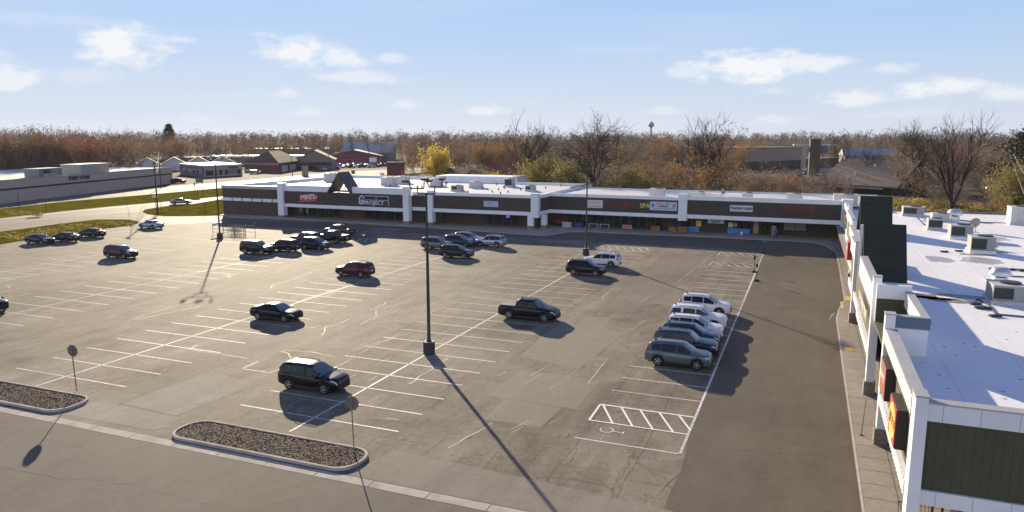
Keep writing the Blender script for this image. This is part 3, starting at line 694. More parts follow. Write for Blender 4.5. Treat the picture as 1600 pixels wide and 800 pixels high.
# ------------------------------------------------------------ small far-off cars: one mesh each
def far_mesh(kind, pnt):
    S = SPEC[kind]; m = MB(); b = car_body(S)
    m.v = b.v; m.f = b.f; m.m = [0]*len(b.f)
    def join(q, idx):
        o = len(m.v); m.v += q.v
        for f in q.f: m.f.append(tuple(o+i for i in f)); m.m.append(idx)
    join(patch(S, S['ws'][0], S['ws'][1], 4.75, 8, 3, 3, .02, True), 1); join(patch(S, S['rw'][0], S['rw'][1], 5, 8, 3, 3, .02, True), 1)
    for (a, bb, lo, hi) in S['wins']:
        q = patch(S, a, bb, 4+lo, 4+hi, 4, 2, .02); join(q, 1); join(mirror_y(q), 1)
    u = MB(); u.box(-S['L']/2+.3, S['L']/2-.3, -.66, .66, .2, .85); join(u, 2)
    for a in S['axle']:
        for sg in (1, -1):
            w = MB(); w.lathe([(.2, -.1), (S['wr'], -.1), (S['wr'], .1), (.2, .1)], (0, 0, 0), 12)
            w.v = [(a+v[0], sg*(lerp_poly(S['wid'], a)-.09)+v[2], S['wr']+v[1]) for v in w.v]; join(w, 2)
    return m.mesh(kind+'_far', [pnt, GLASS, RUBBER], 40)
FAR = {}
def far_car(kind, pn, x, y, deg, label, group, cat='car'):
    if (kind, pn) not in FAR: FAR[(kind, pn)] = far_mesh(kind, PT[pn])
    o = bpy.data.objects.new('distant_car', FAR[(kind, pn)]); C.objects.link(o); o.location = (x, y, 0.03); o.rotation_euler = (0, 0, R(deg))
    return tag(o, label, cat, group)
rf = random.Random(3)
KN = {'suv': 'crossover', 'sedan': 'sedan', 'boxy': 'SUV', 'pickup': 'pickup', 'van': 'van'}
CN = {'white': 'white', 'silver': 'silver', 'black': 'black', 'blue': 'slate blue', 'red': 'dark red', 'grey': 'grey', 'navy': 'navy', 'iceblue': 'pale blue', 'charcoal': 'charcoal', 'tan': 'pale tan', 'redb': 'bright red', 'green': 'faded green', 'sage': 'grey green', 'maroon': 'maroon', 'plum': 'plum'}
GD = 'cars for sale in front of the magenta and grey sheds'
i = 0
for px, py, k, p_, dg in [(505, 263.5, 'pickup', 'iceblue', 150), (511, 260, 'van', 'white', 60), (521, 260.5, 'pickup', 'silver', 60), (531, 259.8, 'suv', 'white', 62), (540, 259.6, 'sedan', 'silver', 62), (549, 259.4, 'suv', 'charcoal', 62), (557, 259.2, 'sedan', 'white', 62),
                          (565, 259, 'suv', 'blue', 62), (573, 258.8, 'pickup', 'black', 62), (580, 258.8, 'van', 'white', 62), (588, 258.3, 'suv', 'red', 60), (598, 257.6, 'pickup', 'charcoal', 60), (607, 257.4, 'suv', 'redb', 60),
                          (526, 257.6, 'sedan', 'white', 62), (536, 257.4, 'suv', 'grey', 62), (546, 257.2, 'sedan', 'white', 62), (557, 257, 'suv', 'silver', 62), (568, 256.8, 'suv', 'white', 62), (614, 255.4, 'pickup', 'white', 60)]:
    x, y = at(px, py+(3.0 if py > 258 or i == 0 else 2.6)); i += 1
    far_car(k, p_, x, y, dg, f'{CN[p_]} {KN[k]} in the '+('front' if py > 258 or i == 1 else 'second')+' line of the far dealer yard, '+('left end' if px < 530 else 'middle' if px < 570 else 'right end'), GD)
GB = 'cars beside the brick building with the hip roof'
for px, py, k, p_, dg, lb in [(390, 269, 'sedan', 'white', 30, 'white sedan parked between the small flat store and the brick building'), (399, 272, 'van', 'green', 20, 'faded green van nearest the road by the small flat store'), (404, 269, 'suv', 'silver', 40, 'silver crossover behind the faded green van'),
                              (470, 266, 'suv', 'charcoal', 60, 'charcoal crossover under the dark awning of the gabled building'), (480, 265.5, 'sedan', 'black', 60, 'black sedan under the dark awning of the gabled building'), (488, 265, 'suv', 'navy', 60, 'navy crossover under the dark awning of the gabled building')]:
    x, y = at(px, py); far_car(k, p_, x, y, dg, lb, GB)
GR = 'cars parked behind the bushes on the right'
for px, py, k, p_, dg, lb in [(1553, 297, 'suv', 'white', 200, 'white crossover behind the brush at right, leftmost of three'), (1566, 301, 'suv', 'silver', 200, 'silver crossover behind the brush at right, between white and dark'), (1578, 306, 'sedan', 'charcoal', 200, 'dark sedan behind the brush at right, nearest of three'),
                              (1562, 274, 'sedan', 'grey', 180, 'grey sedan at the top of the side road at right'), (1576, 334, 'boxy', 'white', 75, 'white SUV seen from behind at the back edge of the white roof')]:
    x, y = at(px, py); far_car(k, p_, x, y, dg, lb, GR)
GS = 'cars in the lot of the brown store'
for px, py, k, p_, dg, lb in [(1264, 273, 'suv', 'blue', 185, 'slate blue crossover crossing the brown store lot'), (1249, 278, 'pickup', 'charcoal', 80, 'charcoal pickup nearest the orange sapling'), (1243, 285, 'suv', 'grey', 80, 'grey crossover half behind the brush below the brown store'),
                              (1257, 267, 'sedan', 'white', 80, 'white sedan close to the brown store entrance'), (1270, 267, 'sedan', 'silver', 80, 'silver sedan close to the brown store wall'), (1307, 271, 'suv', 'white', 180, 'white crossover at the right edge of the brown store lot'), (1150, 283, 'pickup', 'silver', 190, 'silver pickup between the orange tree and the bushes'),
                              (1084, 270, 'suv', 'iceblue', 190, 'pale blue crossover behind the yellow orange shrub'), (1103, 294, 'sedan', 'white', 100, 'white sedan glimpsed under the orange tree'), (1190, 288, 'suv', 'charcoal', 100, 'charcoal crossover left of the brown store brush'), (1208, 290, 'suv', 'grey', 100, 'grey crossover in the middle of the brown store brush')]:
    x, y = at(px, py); far_car(k, p_, x, y, dg, lb, GS)
for n_, (px, py) in enumerate([(270, 237), (280, 237), (292, 238), (325, 236.5), (338, 236.5), (352, 236.5), (436, 236), (443, 236)]):
    x, y = at(px, py); far_car(('sedan', 'suv')[n_ % 2], ('white', 'silver')[n_ % 2], x, y, 30+n_*20, 'distant glinting car parked beyond the white houses', 'cars parked far beyond the white houses')
# ---------------------------------------------------------------- buildings
def siding(name, a, b, pitch, axis='z', rough=0.75, line=.92, dk=.62):
    m, nt, bs = _nt(name); N, L = nt.nodes, nt.links
    pos = N.new('ShaderNodeNewGeometry').outputs['Position']
    sp = N.new('ShaderNodeSeparateXYZ'); L.new(pos, sp.inputs[0])
    if axis == 'xy':
        s0 = N.new('ShaderNodeMath'); s0.operation = 'ADD'; L.new(sp.outputs[0], s0.inputs[0]); L.new(sp.outputs[1], s0.inputs[1]); src = s0.outputs[0]
    else: src = sp.outputs['xyz'.index(axis)]
    d = N.new('ShaderNodeMath'); d.operation = 'DIVIDE'; d.inputs[1].default_value = pitch; L.new(src, d.inputs[0])
    fr = N.new('ShaderNodeMath'); fr.operation = 'FRACT'; L.new(d.outputs[0], fr.inputs[0])
    st = N.new('ShaderNodeMath'); st.operation = 'GREATER_THAN'; st.inputs[1].default_value = line; L.new(fr.outputs[0], st.inputs[0])
    n = N.new('ShaderNodeTexNoise'); n.inputs['Scale'].default_value = 0.9; n.inputs['Detail'].default_value = 6; n.inputs['Roughness'].default_value = 0.7; L.new(pos, n.inputs['Vector'])
    cr = N.new('ShaderNodeValToRGB'); cr.color_ramp.elements[0].position = .35; cr.color_ramp.elements[1].position = .65
    cr.color_ramp.elements[0].color = (*a, 1); cr.color_ramp.elements[1].color = (*b, 1); L.new(n.outputs[0], cr.inputs[0])
    mx = N.new('ShaderNodeMix'); mx.data_type = 'RGBA'; L.new(st.outputs[0], mx.inputs[0]); L.new(cr.outputs[0], mx.inputs[6]); mx.inputs[7].default_value = (*[c*dk for c in a], 1)
    L.new(mx.outputs[2], bs.inputs['Base Color']); bs.inputs['Roughness'].default_value = rough
    bp = N.new('ShaderNodeBump'); bp.inputs['Strength'].default_value = .5; bp.inputs['Distance'].default_value = .02; bp.invert = True; L.new(st.outputs[0], bp.inputs['Height']); L.new(bp.outputs[0], bs.inputs['Normal'])
    return m
WHT = siding('white_fascia_panels', (0.78, 0.78, 0.79), (0.86, 0.86, 0.86), 1.2, 'xy', 0.55, .975)
WHITE = mat('white_painted_metal', (0.83, 0.83, 0.83), 0.5, 0.06, 0.7)
BROWN = siding('brown_fascia_siding', (0.062, 0.047, 0.036), (0.082, 0.062, 0.047), 0.3, 'z')
OLIVE = siding('dark_olive_siding', (0.064, 0.068, 0.030), (0.084, 0.086, 0.040), 0.3, 'xy', dk=.75)
BRICKD = siding('dark_brown_brick', (0.075, 0.052, 0.042), (0.105, 0.075, 0.060), 0.2, 'z', 0.85)
DGLASS = mat('dark_shop_glass', (0.016, 0.018, 0.017), 0.08, 0.3, 0.4, spec=0.8)
FRAME = mat('dark_window_frame', (0.05, 0.045, 0.04), 0.5, 0.1)
ROOFW = asphalt('white_membrane_roof', (0.80, 0.78, 0.76), (0.90, 0.885, 0.865), crack=0.0, rough=0.6, streak=0.0, specks=.75, seam=.02)
ROOFF = asphalt('far_white_membrane_roof', (0.60, 0.585, 0.57), (0.73, 0.715, 0.70), crack=0.0, rough=0.6, streak=0.0, specks=.5, seam=.02)
COPE = mat('metal_coping', (0.42, 0.40, 0.385), 0.5, 0.1)
SHING = mat('dark_metal_roof', (0.026, 0.030, 0.020), 0.85, 0.2, 0.4, stretch=(1, 1, 4))
SHINGB = siding('brown_standing_seam', (0.055, 0.048, 0.046), (0.08, 0.07, 0.066), 0.45, 'y', 0.5)
STONE = mat('stacked_stone', (0.24, 0.19, 0.145), 0.9, 0.5, 3, bump=0.9, bscale=5, stretch=(1, 1, 4))
UNIT = mat('grey_air_unit', (0.33, 0.325, 0.31), 0.6, 0.12, 0.8)
UNITD = mat('coil_grille', (0.035, 0.045, 0.042), 0.7, 0.25, 5)
UNITW = mat('pale_unit_panel', (0.52, 0.51, 0.49), 0.55, 0.1)
PIPE = mat('dark_pipe', (0.03, 0.03, 0.032), 0.6, 0.1)
RUST = mat('rust_stain_water', (0.27, 0.195, 0.135), 0.45, 0.3, 1.2)
PUD = mat('dull_roof_patch', (0.46, 0.43, 0.41), 0.35, 0.12, 0.7)
# ============ the long far row of shops
fp = thing('shopping_plaza', 'long dark brown row of shops with white bands across the far side of the lot', 'building', (-54, 118, 0))
def W(mb, n, m, par=fp, **k):                          # children are given in world metres
    o = mb.build(n, m, **k); o.parent = par; o.matrix_parent_inverse = Matrix.Translation(par.location).inverted(); return o
YF = 117.6
# roof slabs
r = MB(); r.poly([(-112, 119.2), (-97, 119.0), (-97, 117.9), (-43.5, 118.4), (-43.5, 156), (-62, 156), (-62, 165), (-112, 165)], 5.25)
r.poly([(-43.5, 126), (-41, 123.5), (12, 123.5), (12, 147), (-43.5, 147)], 5.35)
W(r, 'roof', ROOFF)
b = MB()
b.box(-111.8, -97.2, 119.0, 164.8, 0.1, 5.2); b.box(-97.2, -62, 120.6, 164.8, 0.1, 5.2); b.box(-62, -43.7, 121.4, 155.8, 0.1, 5.2); b.box(-43.7, 12, 126.0, 146.8, 0.1, 5.3)
W(b, 'wall', BRICKD)
for q in ((-112.2, -111.8, 119.3, 165.2, 5.0, 6.0), (-111.8, -83.1, 164.8, 165.2, 5.0, 5.9), (-83, -62, 158, 165.2, 5.0, 6.7), (-62, -43.6, 155.8, 156.1, 5.0, 5.75), (-43.8, -43.4, 128, 155.8, 5.0, 5.85), (-43.4, 12, 146.8, 147.1, 5.0, 5.6)): W(MB().box(*q), 'parapet', WHITE)
for q in ((-43.95, -43.25, 141, 156.2, 5.85, 5.98), (-63, -61.9, 157.8, 165.3, 6.7, 6.8), (-43.2, 12.1, 146.7, 147.2, 5.6, 5.68)): W(MB().box(*q), 'coping', mat('dark_coping', (0.06, 0.05, 0.045), 0.6, 0.1))
def fascia(x0, x1, y0, y1, zs, gap=None, depth=0.5):    # white band, brown band, white band (z4,z3,z2,z1)
    z1, z2, z3, z4 = zs
    def seg(a, b): return [(a, y0+(y1-y0)*(a-x0)/(x1-x0)), (b, y0+(y1-y0)*(b-x0)/(x1-x0)), (b, y0+(y1-y0)*(b-x0)/(x1-x0)+depth), (a, y0+(y1-y0)*(a-x0)/(x1-x0)+depth)]
    t = MB()
    for a, b in ([(x0, x1)] if not gap else [(x0, gap[0]), (gap[1], x1)]): t.prism(seg(a, b), z3, z4)
    W(t, 'upper_fascia', WHITE)
    t = MB(); q = seg(x0, x1); q[0] = (q[0][0], q[0][1]+.06); q[1] = (q[1][0], q[1][1]+.06); t.prism(q, z2, z3); W(t, 'sign_band', BROWN)
    t = MB(); t.prism(seg(x0, x1), z1, z2); W(t, 'lower_fascia', WHITE)
    t = MB(); q = seg(x0, x1); q[2] = (q[2][0], q[2][1]+4.2); q[3] = (q[3][0], q[3][1]+4.2); q[0] = (q[0][0], q[0][1]+.3); q[1] = (q[1][0], q[1][1]+.3); t.prism(q, z1+.05, z1+.15); W(t, 'canopy_soffit', mat('soffit', (0.22, 0.2, 0.18), 0.8, 0.1))
fascia(-95.4, -68.4, YF, YF, (2.28, 2.92, 5.4, 6.58), gap=(-84.85, -79.6))
fascia(-67.2, -63.4, YF+.9, YF+.9, (2.5, 3.15, 5.35, 5.9))
fascia(-62.4, -43.6, YF+.1, YF+.4, (2.5, 3.14, 5.5, 6.05))
fascia(-42.4, -19.35, 123.2, 122.6, (2.58, 3.2, 5.55, 6.1))
fascia(-18.0, 5.2, 122.6, 122.0, (2.65, 3.3, 5.68, 6.38))
for (z0, z1, nm, mm) in ((5.5, 6.07, 'upper_fascia', WHITE), (3.2, 5.5, 'sign_band', BROWN), (2.55, 3.2, 'lower_fascia', WHITE)):
    q = MB(); q.prism([(-42.35, 118.6), (-42.0, 123.3), (-42.5, 123.4), (-42.9, 118.9)], z0, z1); W(q, nm, mm)
# wing at the left end: plain brick with a white band
lw = MB(); lw.box(-112.0, -96.7, 118.75, 119.05, 0.1, 5.45); W(lw, 'brick_panel', BRICKD)
lw = MB(); lw.box(-112.1, -96.7, 118.6, 118.98, 5.45, 6.12); W(lw, 'upper_fascia', COPE)
lw = MB(); lw.box(-112.0, -96.7, 118.55, 118.95, 2.93, 3.55); W(lw, 'lower_fascia', WHT)
for k in range(5): W(MB().box(-109.4+k*2.55, -109.3+k*2.55, 118.45, 118.56, 2.6, 3.8), 'downlight_bracket', PIPE)
def column(x0, x1, y, z1, stone=.6, low=None):
    m = MB(); m.box(x0, x1, y-.35, y+.9, stone if low is None else low, z1); c = W(m, 'column', WHITE)
    s = MB(); s.box(x0-.08, x1+.08, y-.43, y+.98, 0.12, stone+.002)
    s = s.build('stone_base', STONE); s.parent = c
    return c
for (x0, x1, y, z) in ((-96.7, -95.4, YF-.1, 7.0), (-68.4, -67.25, YF-.1, 6.9), (-63.4, -62.4, YF, 6.35)): column(x0, x1, y, z)
m = MB(); m.box(-43.6, -42.3, 117.6, 118.9, 2.2, 6.35); W(m, 'column', WHITE)
for (a, b_, y) in ((-44.3, -43.3, 118.2), (-42.5, -41.6, 120.2)):
    m = MB(); m.box(a, b_, y-.3, y+.5, .75, 2.5); c = W(m, 'post', WHITE)
    s = MB(); s.box(a-.08, b_+.08, y-.38, y+.58, .12, .75); W(s, 'stone_base', STONE)
m = MB(); m.box(-19.35, -17.95, 122.1, 123.4, 2.25, 6.65); W(m, 'column', WHITE)
m = MB(); m.box(5.2, 6.7, 120.8, 122.9, .9, 6.6); W(m, 'column', WHITE)
m = MB(); m.box(5.1, 7.1, 120.7, 123.0, .12, .9); W(m, 'stone_base', STONE)
# glazed fronts
def storefront(x0, x1, y, n, z0=.3, z1=2.75, door=None):
    w = (x1-x0)/n
    for i in range(n):
        a = x0+i*w
        isd = door is not None and i in door
        f = MB(); f.box(a+.06, a+w-.06, y-.09, y+.02, .13 if isd else z0, z1); fo = W(f, 'door' if isd else 'window', FRAME)
        g_ = MB(); g_.box(a+.16, a+w-.16, y-.12, y-.088, .25 if isd else z0+.1, z1-.1); go = g_.build('pane', DGLASS); go.parent = fo
        if isd:
            h = MB(); h.box(a+w/2-.03, a+w/2+.03, y-.2, y-.12, .9, 1.35); ho = h.build('handle', CHROME); ho.parent = fo
storefront(-93.5, -84.3, 120.58, 5, door=(2, 3)); storefront(-79, -70, 120.58, 4)
storefront(-66, -64.6, 120.58, 1, door=(0,)); storefront(-53.5, -47.2, 121.38, 4, door=(2,))
storefront(-39.5, -34, 125.98, 4); storefront(-34, -28.5, 125.98, 4, door=(1,)); storefront(-28, -22.5, 125.98, 4, door=(2,)); storefront(-19.6, -15.6, 125.98, 2, .9); storefront(-12, -7.6, 125.98, 3, .9)
storefront(-6.6, -3.6, 125.98, 2, door=(0,)); storefront(-3.0, .2, 125.98, 2, .9, 2.4)
# A-frame gable over the entrance
def aframe_y(par, xc, hw, y0, y1, zb, zr, th=.28, m=SHINGB, name='gable_roof'):
    g_ = MB()
    for s_ in (-1, 1):
        g_.yprism([(xc, zr), (xc, zr-th*1.6), (xc+s_*(hw-th*1.1), zb), (xc+s_*hw, zb)][::s_], y0, y1)
    return W(g_, name, m, par)
aframe_y(fp, -82.25, 2.75, YF-.5, YF+3.2, 5.35, 9.3)
tr = MB()
for dy in (.3, 1.6, 2.8):
    tr.tube([(-84.3, YF+dy, 5.6), (-80.2, YF+dy, 5.6)], .07, 4); tr.tube([(-82.25, YF+dy, 5.6), (-82.25, YF+dy, 8.7)], .06, 4)
    tr.tube([(-83.6, YF+dy, 5.6), (-82.25, YF+dy, 7.2), (-80.9, YF+dy, 5.6)], .05, 4)
W(tr, 'gable_truss', PIPE)
# ============ near building on the right
npz = thing('shopping_plaza', 'wing of shops with a white flat roof and a front of white columns', 'building', (20, 70, 0))
XF = 4.2
def V(mb, n, m, **k): return W(mb, n, m, npz, **k)
r = MB(); r.poly([(4.6, 29.9), (48, 29.9), (48, 122.2), (5.9, 122.2), (5.9, 75), (4.6, 75)], 5.0); V(r, 'roof', ROOFW)
b = MB(); b.box(7.2, 47.9, 30.9, 122, .1, 4.95); V(b, 'wall', BRICKD)
ed = MB(); ed.box(5.9, 48.2, 122.2, 122.45, 4.5, 5.25); V(ed, 'roof_edge', mat('rusty_roof_edge', (0.24, 0.17, 0.14), 0.7, 0.2))
# south end: white, olive siding, white
so = MB(); so.box(4.66, 47, 29.62, 30.0, 5.62, 6.28); V(so, 'upper_fascia', WHT)
so = MB(); so.box(4.66, 47, 29.72, 29.98, 2.9, 5.62); V(so, 'siding_panel', OLIVE)
so = MB(); so.box(4.66, 47, 29.6, 30.0, 2.33, 2.9); V(so, 'lower_fascia', WHT)
so = MB(); so.box(4.66, 47, 29.6, 30.15, 6.28, 6.34); V(so, 'coping', COPE)
so = MB(); so.box(4.6, 7.2, 30.0, 122, 2.42, 2.5); V(so, 'soffit', MATS['soffit'])
# corner column and the other front columns
def col_(x0, x1, y0, y1, zt, name='column', base=True):
    m = MB(); m.box(x0, x1, y0, y1, .9 if base else .12, zt); c = V(m, name, WHITE)
    m = MB(); m.box(x0-.03, x1+.03, y0-.03, y1+.03, zt, zt+.07); V(m, 'column_cap', COPE)
    if base:
        m = MB(); m.box(x0-.09, x1+.09, y0-.09, y1+.09, .12, .95); V(m, 'stone_base', STONE)
col_(4.22, 4.64, 29.4, 30.3, 6.55); col_(4.16, 4.62, 40.75, 41.35, 7.05); col_(4.16, 4.62, 48.75, 49.4, 7.55); col_(4.2, 4.66, 68.1, 68.8, 7.1); col_(5.5, 6.0, 108.6, 109.3, 6.9); col_(5.0, 5.45, 88.6, 89.3, 6.8)
def ribs(mb, x, y0, y1, z0, z1, pitch=.42, dep=.05):
    y = y0
    while y < y1-.05:
        mb.box(x-dep, x, y, min(y+pitch*.55, y1), z0, z1); y += pitch
    return mb
def front(x, y0, y1, zs, ribbed=True, th=.42):
    z1, z2, z3, z4 = zs
    u = MB(); u.box(x+.03, x+th, y0, y1, z3, z4)
    if ribbed: ribs(u, x+.03, y0, y1, z3, z4)
    V(u, 'upper_fascia', WHITE)
    u = MB(); u.box(x, x+th+.1, y0, y1, z4, z4+.05); V(u, 'coping', COPE)
    u = MB(); u.box(x+.2, x+th-.02, y0, y1, z2, z3); V(u, 'sign_band', BROWN)
    u = MB(); u.box(x+.03, x+th, y0, y1, z1, z2)
    if ribbed: ribs(u, x+.03, y0, y1, z1, z2)
    V(u, 'lower_fascia', WHITE)
front(XF, 30.3, 40.75, (2.3, 2.88, 5.6, 6.3)); front(XF, 49.4, 61.6, (2.3, 2.9, 5.5, 6.9)); front(XF, 68.8, 75, (2.3, 2.9, 5.5, 6.8), False); front(XF+.5, 75.2, 88.6, (2.3, 2.95, 5.4, 6.3), False); front(5.3, 96.6, 108.6, (2.4, 3.0, 5.3, 6.2), False); front(5.5, 109.3, 120.8, (2.5, 3.1, 5.4, 6.3), False)
V(MB().box(XF+.1, XF+.4, 61.6, 68.1, 2.3, 2.9), 'lower_fascia', WHITE); V(MB().box(5.0, 5.3, 89.3, 96.6, 2.35, 2.95), 'lower_fascia', WHITE)
V(MB().box(XF+.25, XF+.5, 61.6, 68.1, 2.9, 5.2), 'sign_band', BROWN); V(MB().box(5.1, 5.4, 89.3, 96.6, 2.95, 5.2), 'sign_band', BROWN)
# raised open-topped entry box between the second and third columns
e = MB(); e.box(4.3, 6.15, 41.0, 41.3, 5.0, 6.95); e.box(5.85, 6.15, 41.3, 47.9, 5.0, 6.95); e.box(4.3, 6.15, 47.9, 48.2, 5.0, 7.3); ribs(e, 5.85, 41.3, 47.9, 6.1, 6.95); V(e, 'entry_box', WHITE)
e = MB(); e.box(4.3, 6.2, 40.93, 41.35, 6.95, 7.0); e.box(5.8, 6.2, 41.35, 47.85, 6.95, 7.0); V(e, 'entry_box_coping', COPE)
e = MB(); e.box(4.62, 6.2, 40.86, 40.93, 6.4, 7.0); V(e, 'entry_box_flashing', mat('slate_blue_flashing', (0.12, 0.16, 0.22), 0.5, 0.1))
e = MB(); e.box(4.3, 5.84, 41.31, 47.89, 4.9, 5.05); e.box(5.78, 5.84, 41.31, 47.89, 5.05, 6.05); e.box(4.35, 5.78, 47.82, 47.89, 5.05, 6.45); V(e, 'entry_box_lining', OLIVE)
e = MB(); e.box(4.66, 5.75, 49.6, 50.3, 5.0, 6.3); V(e, 'parapet_block', WHITE)
# A-frame gables seen side on
def aframe_x(x0, x1, yc, hw, zb, zr, th=.3):
    g_ = MB()
    for s_ in (-1, 1):
        g_.xprism([(yc, zr), (yc+s_*hw, zb), (yc+s_*(hw-th*1.1), zb), (yc, zr-th*1.6)][::s_], x0, x1)
    return V(g_, 'gable_roof', SHING)
aframe_x(4.5, 7.55, 65.0, 3.4, 4.95, 9.1); aframe_x(5.9, 9.2, 93.4, 3.3, 4.95, 9.25)
ba = MB(); ba.yprism([(4.3, 5.2), (4.3, 9), (4.5, 9), (4.5, 5.2)], 64.95, 65.05); V(ba, 'gable_post', WHITE)
# glazed front under the arcade
for y0, y1 in ((32, 36), (36.4, 40.4), (42, 47), (50, 55), (56, 61), (63, 67), (70, 75), (77, 83), (85, 90), (92, 98), (100, 106)):
    f = MB(); f.box(7.08, 7.22, y0, y1, .3, 2.35); fo = V(f, 'window', FRAME)
    g_ = MB(); g_.box(7.05, 7.08, y0+.1, y1-.1, .4, 2.25); go = g_.build('pane', DGLASS); go.parent = fo
for x0, x1 in ((7.4, 12), (12.4, 18), (18.5, 24)):
    f = MB(); f.box(x0, x1, 30.78, 30.92, .3, 2.35); fo = V(f, 'window', FRAME)
    g_ = MB(); g_.box(x0+.1, x1-.1, 30.75, 30.78, .4, 2.25); go = g_.build('pane', mat('dark_green_glass', (0.012, 0.02, 0.014), 0.08, 0.2)); go.parent = fo
for x in (5.4, 5.75, 6.35): V(MB().box(x, x+.09, 31.5, 31.59, .13, 2.42), 'arcade_post', PIPE)
struct('south_pavement', MB().poly([(9, 24), (50, 24), (50, 31), (9, 31)], 0.10), WALK)
# roof stains, seams and patches (kept within the roof covering)
rr = random.Random(8)
def blot(x, y, rx, ry, m, name, n=14, z=5.006):
    pts = []
    for k in range(n):
        t = 2*math.pi*k/n; q = rr.uniform(.75, 1.15); pts.append((x+rx*q*math.cos(t), y+ry*q*math.sin(t)))
    V(MB().poly(pts, z), name, m)
for (px, py, rx, ry) in ((1545, 372, 1.9, 2.6), (1468, 405, 1.3, 2.0), (1532, 407, 1.8, 2.0), (1462, 345, 1.6, 3.0)): blot(*at(px, py, 5), rx, ry, PUD, 'roof_patch')
for (px, py, rx, ry) in ((1485, 470, 1.6, .8), (1512, 464, 2.4, .7), (1440, 462, 1.1, .9), (1460, 466, 1.4, .6), (1525, 398, 1.6, .6)): blot(*at(px, py, 5), rx, ry, RUST, 'rust_stain', z=5.010)
# ============ rooftop equipment: each unit stands on a roof and is its own thing
def hvac(px, py, w, d, h, z, label, style=0, rz=0.0, grp='air units on the white roofs', xy=None):
    x, y = xy if xy else at(px, py, z)
    t = thing('rooftop_air_unit', label, 'air unit', (x, y+d/2, z), rz, grp)
    m = MB(); m.box(-w/2-.1, w/2+.1, -d/2-.1, d/2+.1, 0, .25); m.build('curb', UNITW if style != 2 else WHITE, t)
    m = MB(); m.box(-w/2, w/2, -d/2, d/2, .25, h); m.build('cabinet', UNIT if style != 1 else UNITW, t)
    m = MB(); m.box(-w/2-.04, w/2+.04, -d/2-.04, d/2+.04, h, h+.06); m.build('lid', UNITW, t)
    if style in (0, 2):
        m = MB(); m.box(-w*.47, w*.14, -d/2-.03, -d/2, .4, h-.12); m.build('coil_grille', UNITD, t)
    if style == 3:
        m = MB(); m.box(-w*.46, w*.46, -d/2-.03, -d/2, .4, h-.12); m.build('coil_grille', UNITD, t)
    m = MB(); m.lathe([(min(w, d)*.36, 0), (min(w, d)*.36, .10), (min(w, d)*.3, .11)], (w*.12, 0, h+.06), 16); m.build('fan_guard', PIPE if style != 1 else UNITD, t)
    m = MB(); m.tube([(w/2, 0, .5), (w/2+.3, 0, .5), (w/2+.3, 0, .08), (w/2+1.2, -.3, .06)], .03, 5); m.build('pipe', PIPE, t)
    return t
ZR = 5.0
hvac(1575, 477, 1.8, 2.2, 1.25, ZR, 'largest grey air unit with dark coil, nearest the camera on the right roof', 0)
hvac(1535, 396, 2.0, 1.9, 1.5, ZR, 'tall air unit on a tapering white curb beside the satellite dish', 2)
hvac(1502, 374, 2.1, 1.9, 1.45, ZR, 'grey air unit left of the satellite dish', 2)
hvac(1461, 360, 1.5, 1.7, 1.3, ZR, 'small air unit with an all dark green coil face', 3)
hvac(1427, 338, 2.6, 2.0, 1.25, ZR, 'wide air unit closest to the far edge of the right roof', 0)
hvac(1470, 346, 2.0, 1.9, .95, ZR, 'low grey air unit behind the small dark coil unit', 1)
hvac(1596, 352, 2.4, 2.4, 2.2, ZR, 'tall beige air unit cut by the right edge of the photo', 1)
for px, py, w, d, h, lb, s in ((604, 290, 2.9, 2.2, 1.75, 'pale grey air unit on the far roof just right of the gable', 1), (625, 287, 2.9, 2.2, 1.6, 'pale grey air unit on the far roof second from the gable', 1), (679, 291, 2.2, 2, 1.6, 'grey air unit on the far roof behind the pole lamp', 1), (712, 299, 2.0, 1.6, 1.1, 'brownish box unit near the parapet of the middle shops', 0),
                             (741, 294, 2.4, 2, 1.3, 'grey air unit at the middle of the far roof', 1), (794, 292, 1.7, 2, 1.7, 'dark grey upright air unit before the raised parapet end', 3), (827, 299, 1.7, 1.6, 1.1, 'small air unit with open grille at the right end of the stepped roof', 0), (514, 284, 2.8, 2.4, 2.0, 'air unit behind the left leg of the far gable', 1)):
    hvac(px, py, w, d, h, 5.25, lb, s)
for px, w, h, lb in ((1026, 2.4, 1.6, 'white box unit behind the parapet left of the wide pillar'), (1093, 1.4, 1.2, 'small white unit behind the parapet right of the wide pillar'), (1168, 1.6, 1.3, 'white unit above the trading cards sign'), (1242, 2.4, 1.4, 'white unit above the faded red lettering'), (1320, 3.4, 1.7, 'wide white unit at the corner where both wings meet')):
    x, z = on_y(px, 305, 128); hvac(0, 0, w, 2.0, h, 5.35, lb, 1, xy=(x, 127.5 if px < 1300 else 124.5))
def fan(px, py, z, s, label):
    x, y = at(px, py, z); t = thing('roof_exhaust_fan', label, 'exhaust fan', (x, y, z), 0, 'exhaust fans on the right roof')
    m = MB(); m.box(-.45*s, .45*s, -.45*s, .45*s, 0, .35*s); m.build('curb', WHITE, t)
    m = MB(); m.lathe([(.3*s, .35*s), (.34*s, .5*s)], (0, 0, 0), 16); m.build('neck', PIPE, t)
    m = MB(); m.lathe([(.75*s, .5*s), (.78*s, .6*s), (.55*s, 1.05*s), (.46*s, 1.1*s)], (0, 0, 0), 20); m.build('hood', mat('spun_aluminium', (0.62, 0.62, 0.62), 0.35, 0.05, metal=0.6), t, smooth=50)
fan(1562, 440, ZR, 1.0, 'domed silver exhaust fan just behind the largest air unit')
fan(1491, 343, ZR, 1.25, 'white stacked exhaust vent at the far middle of the right roof')
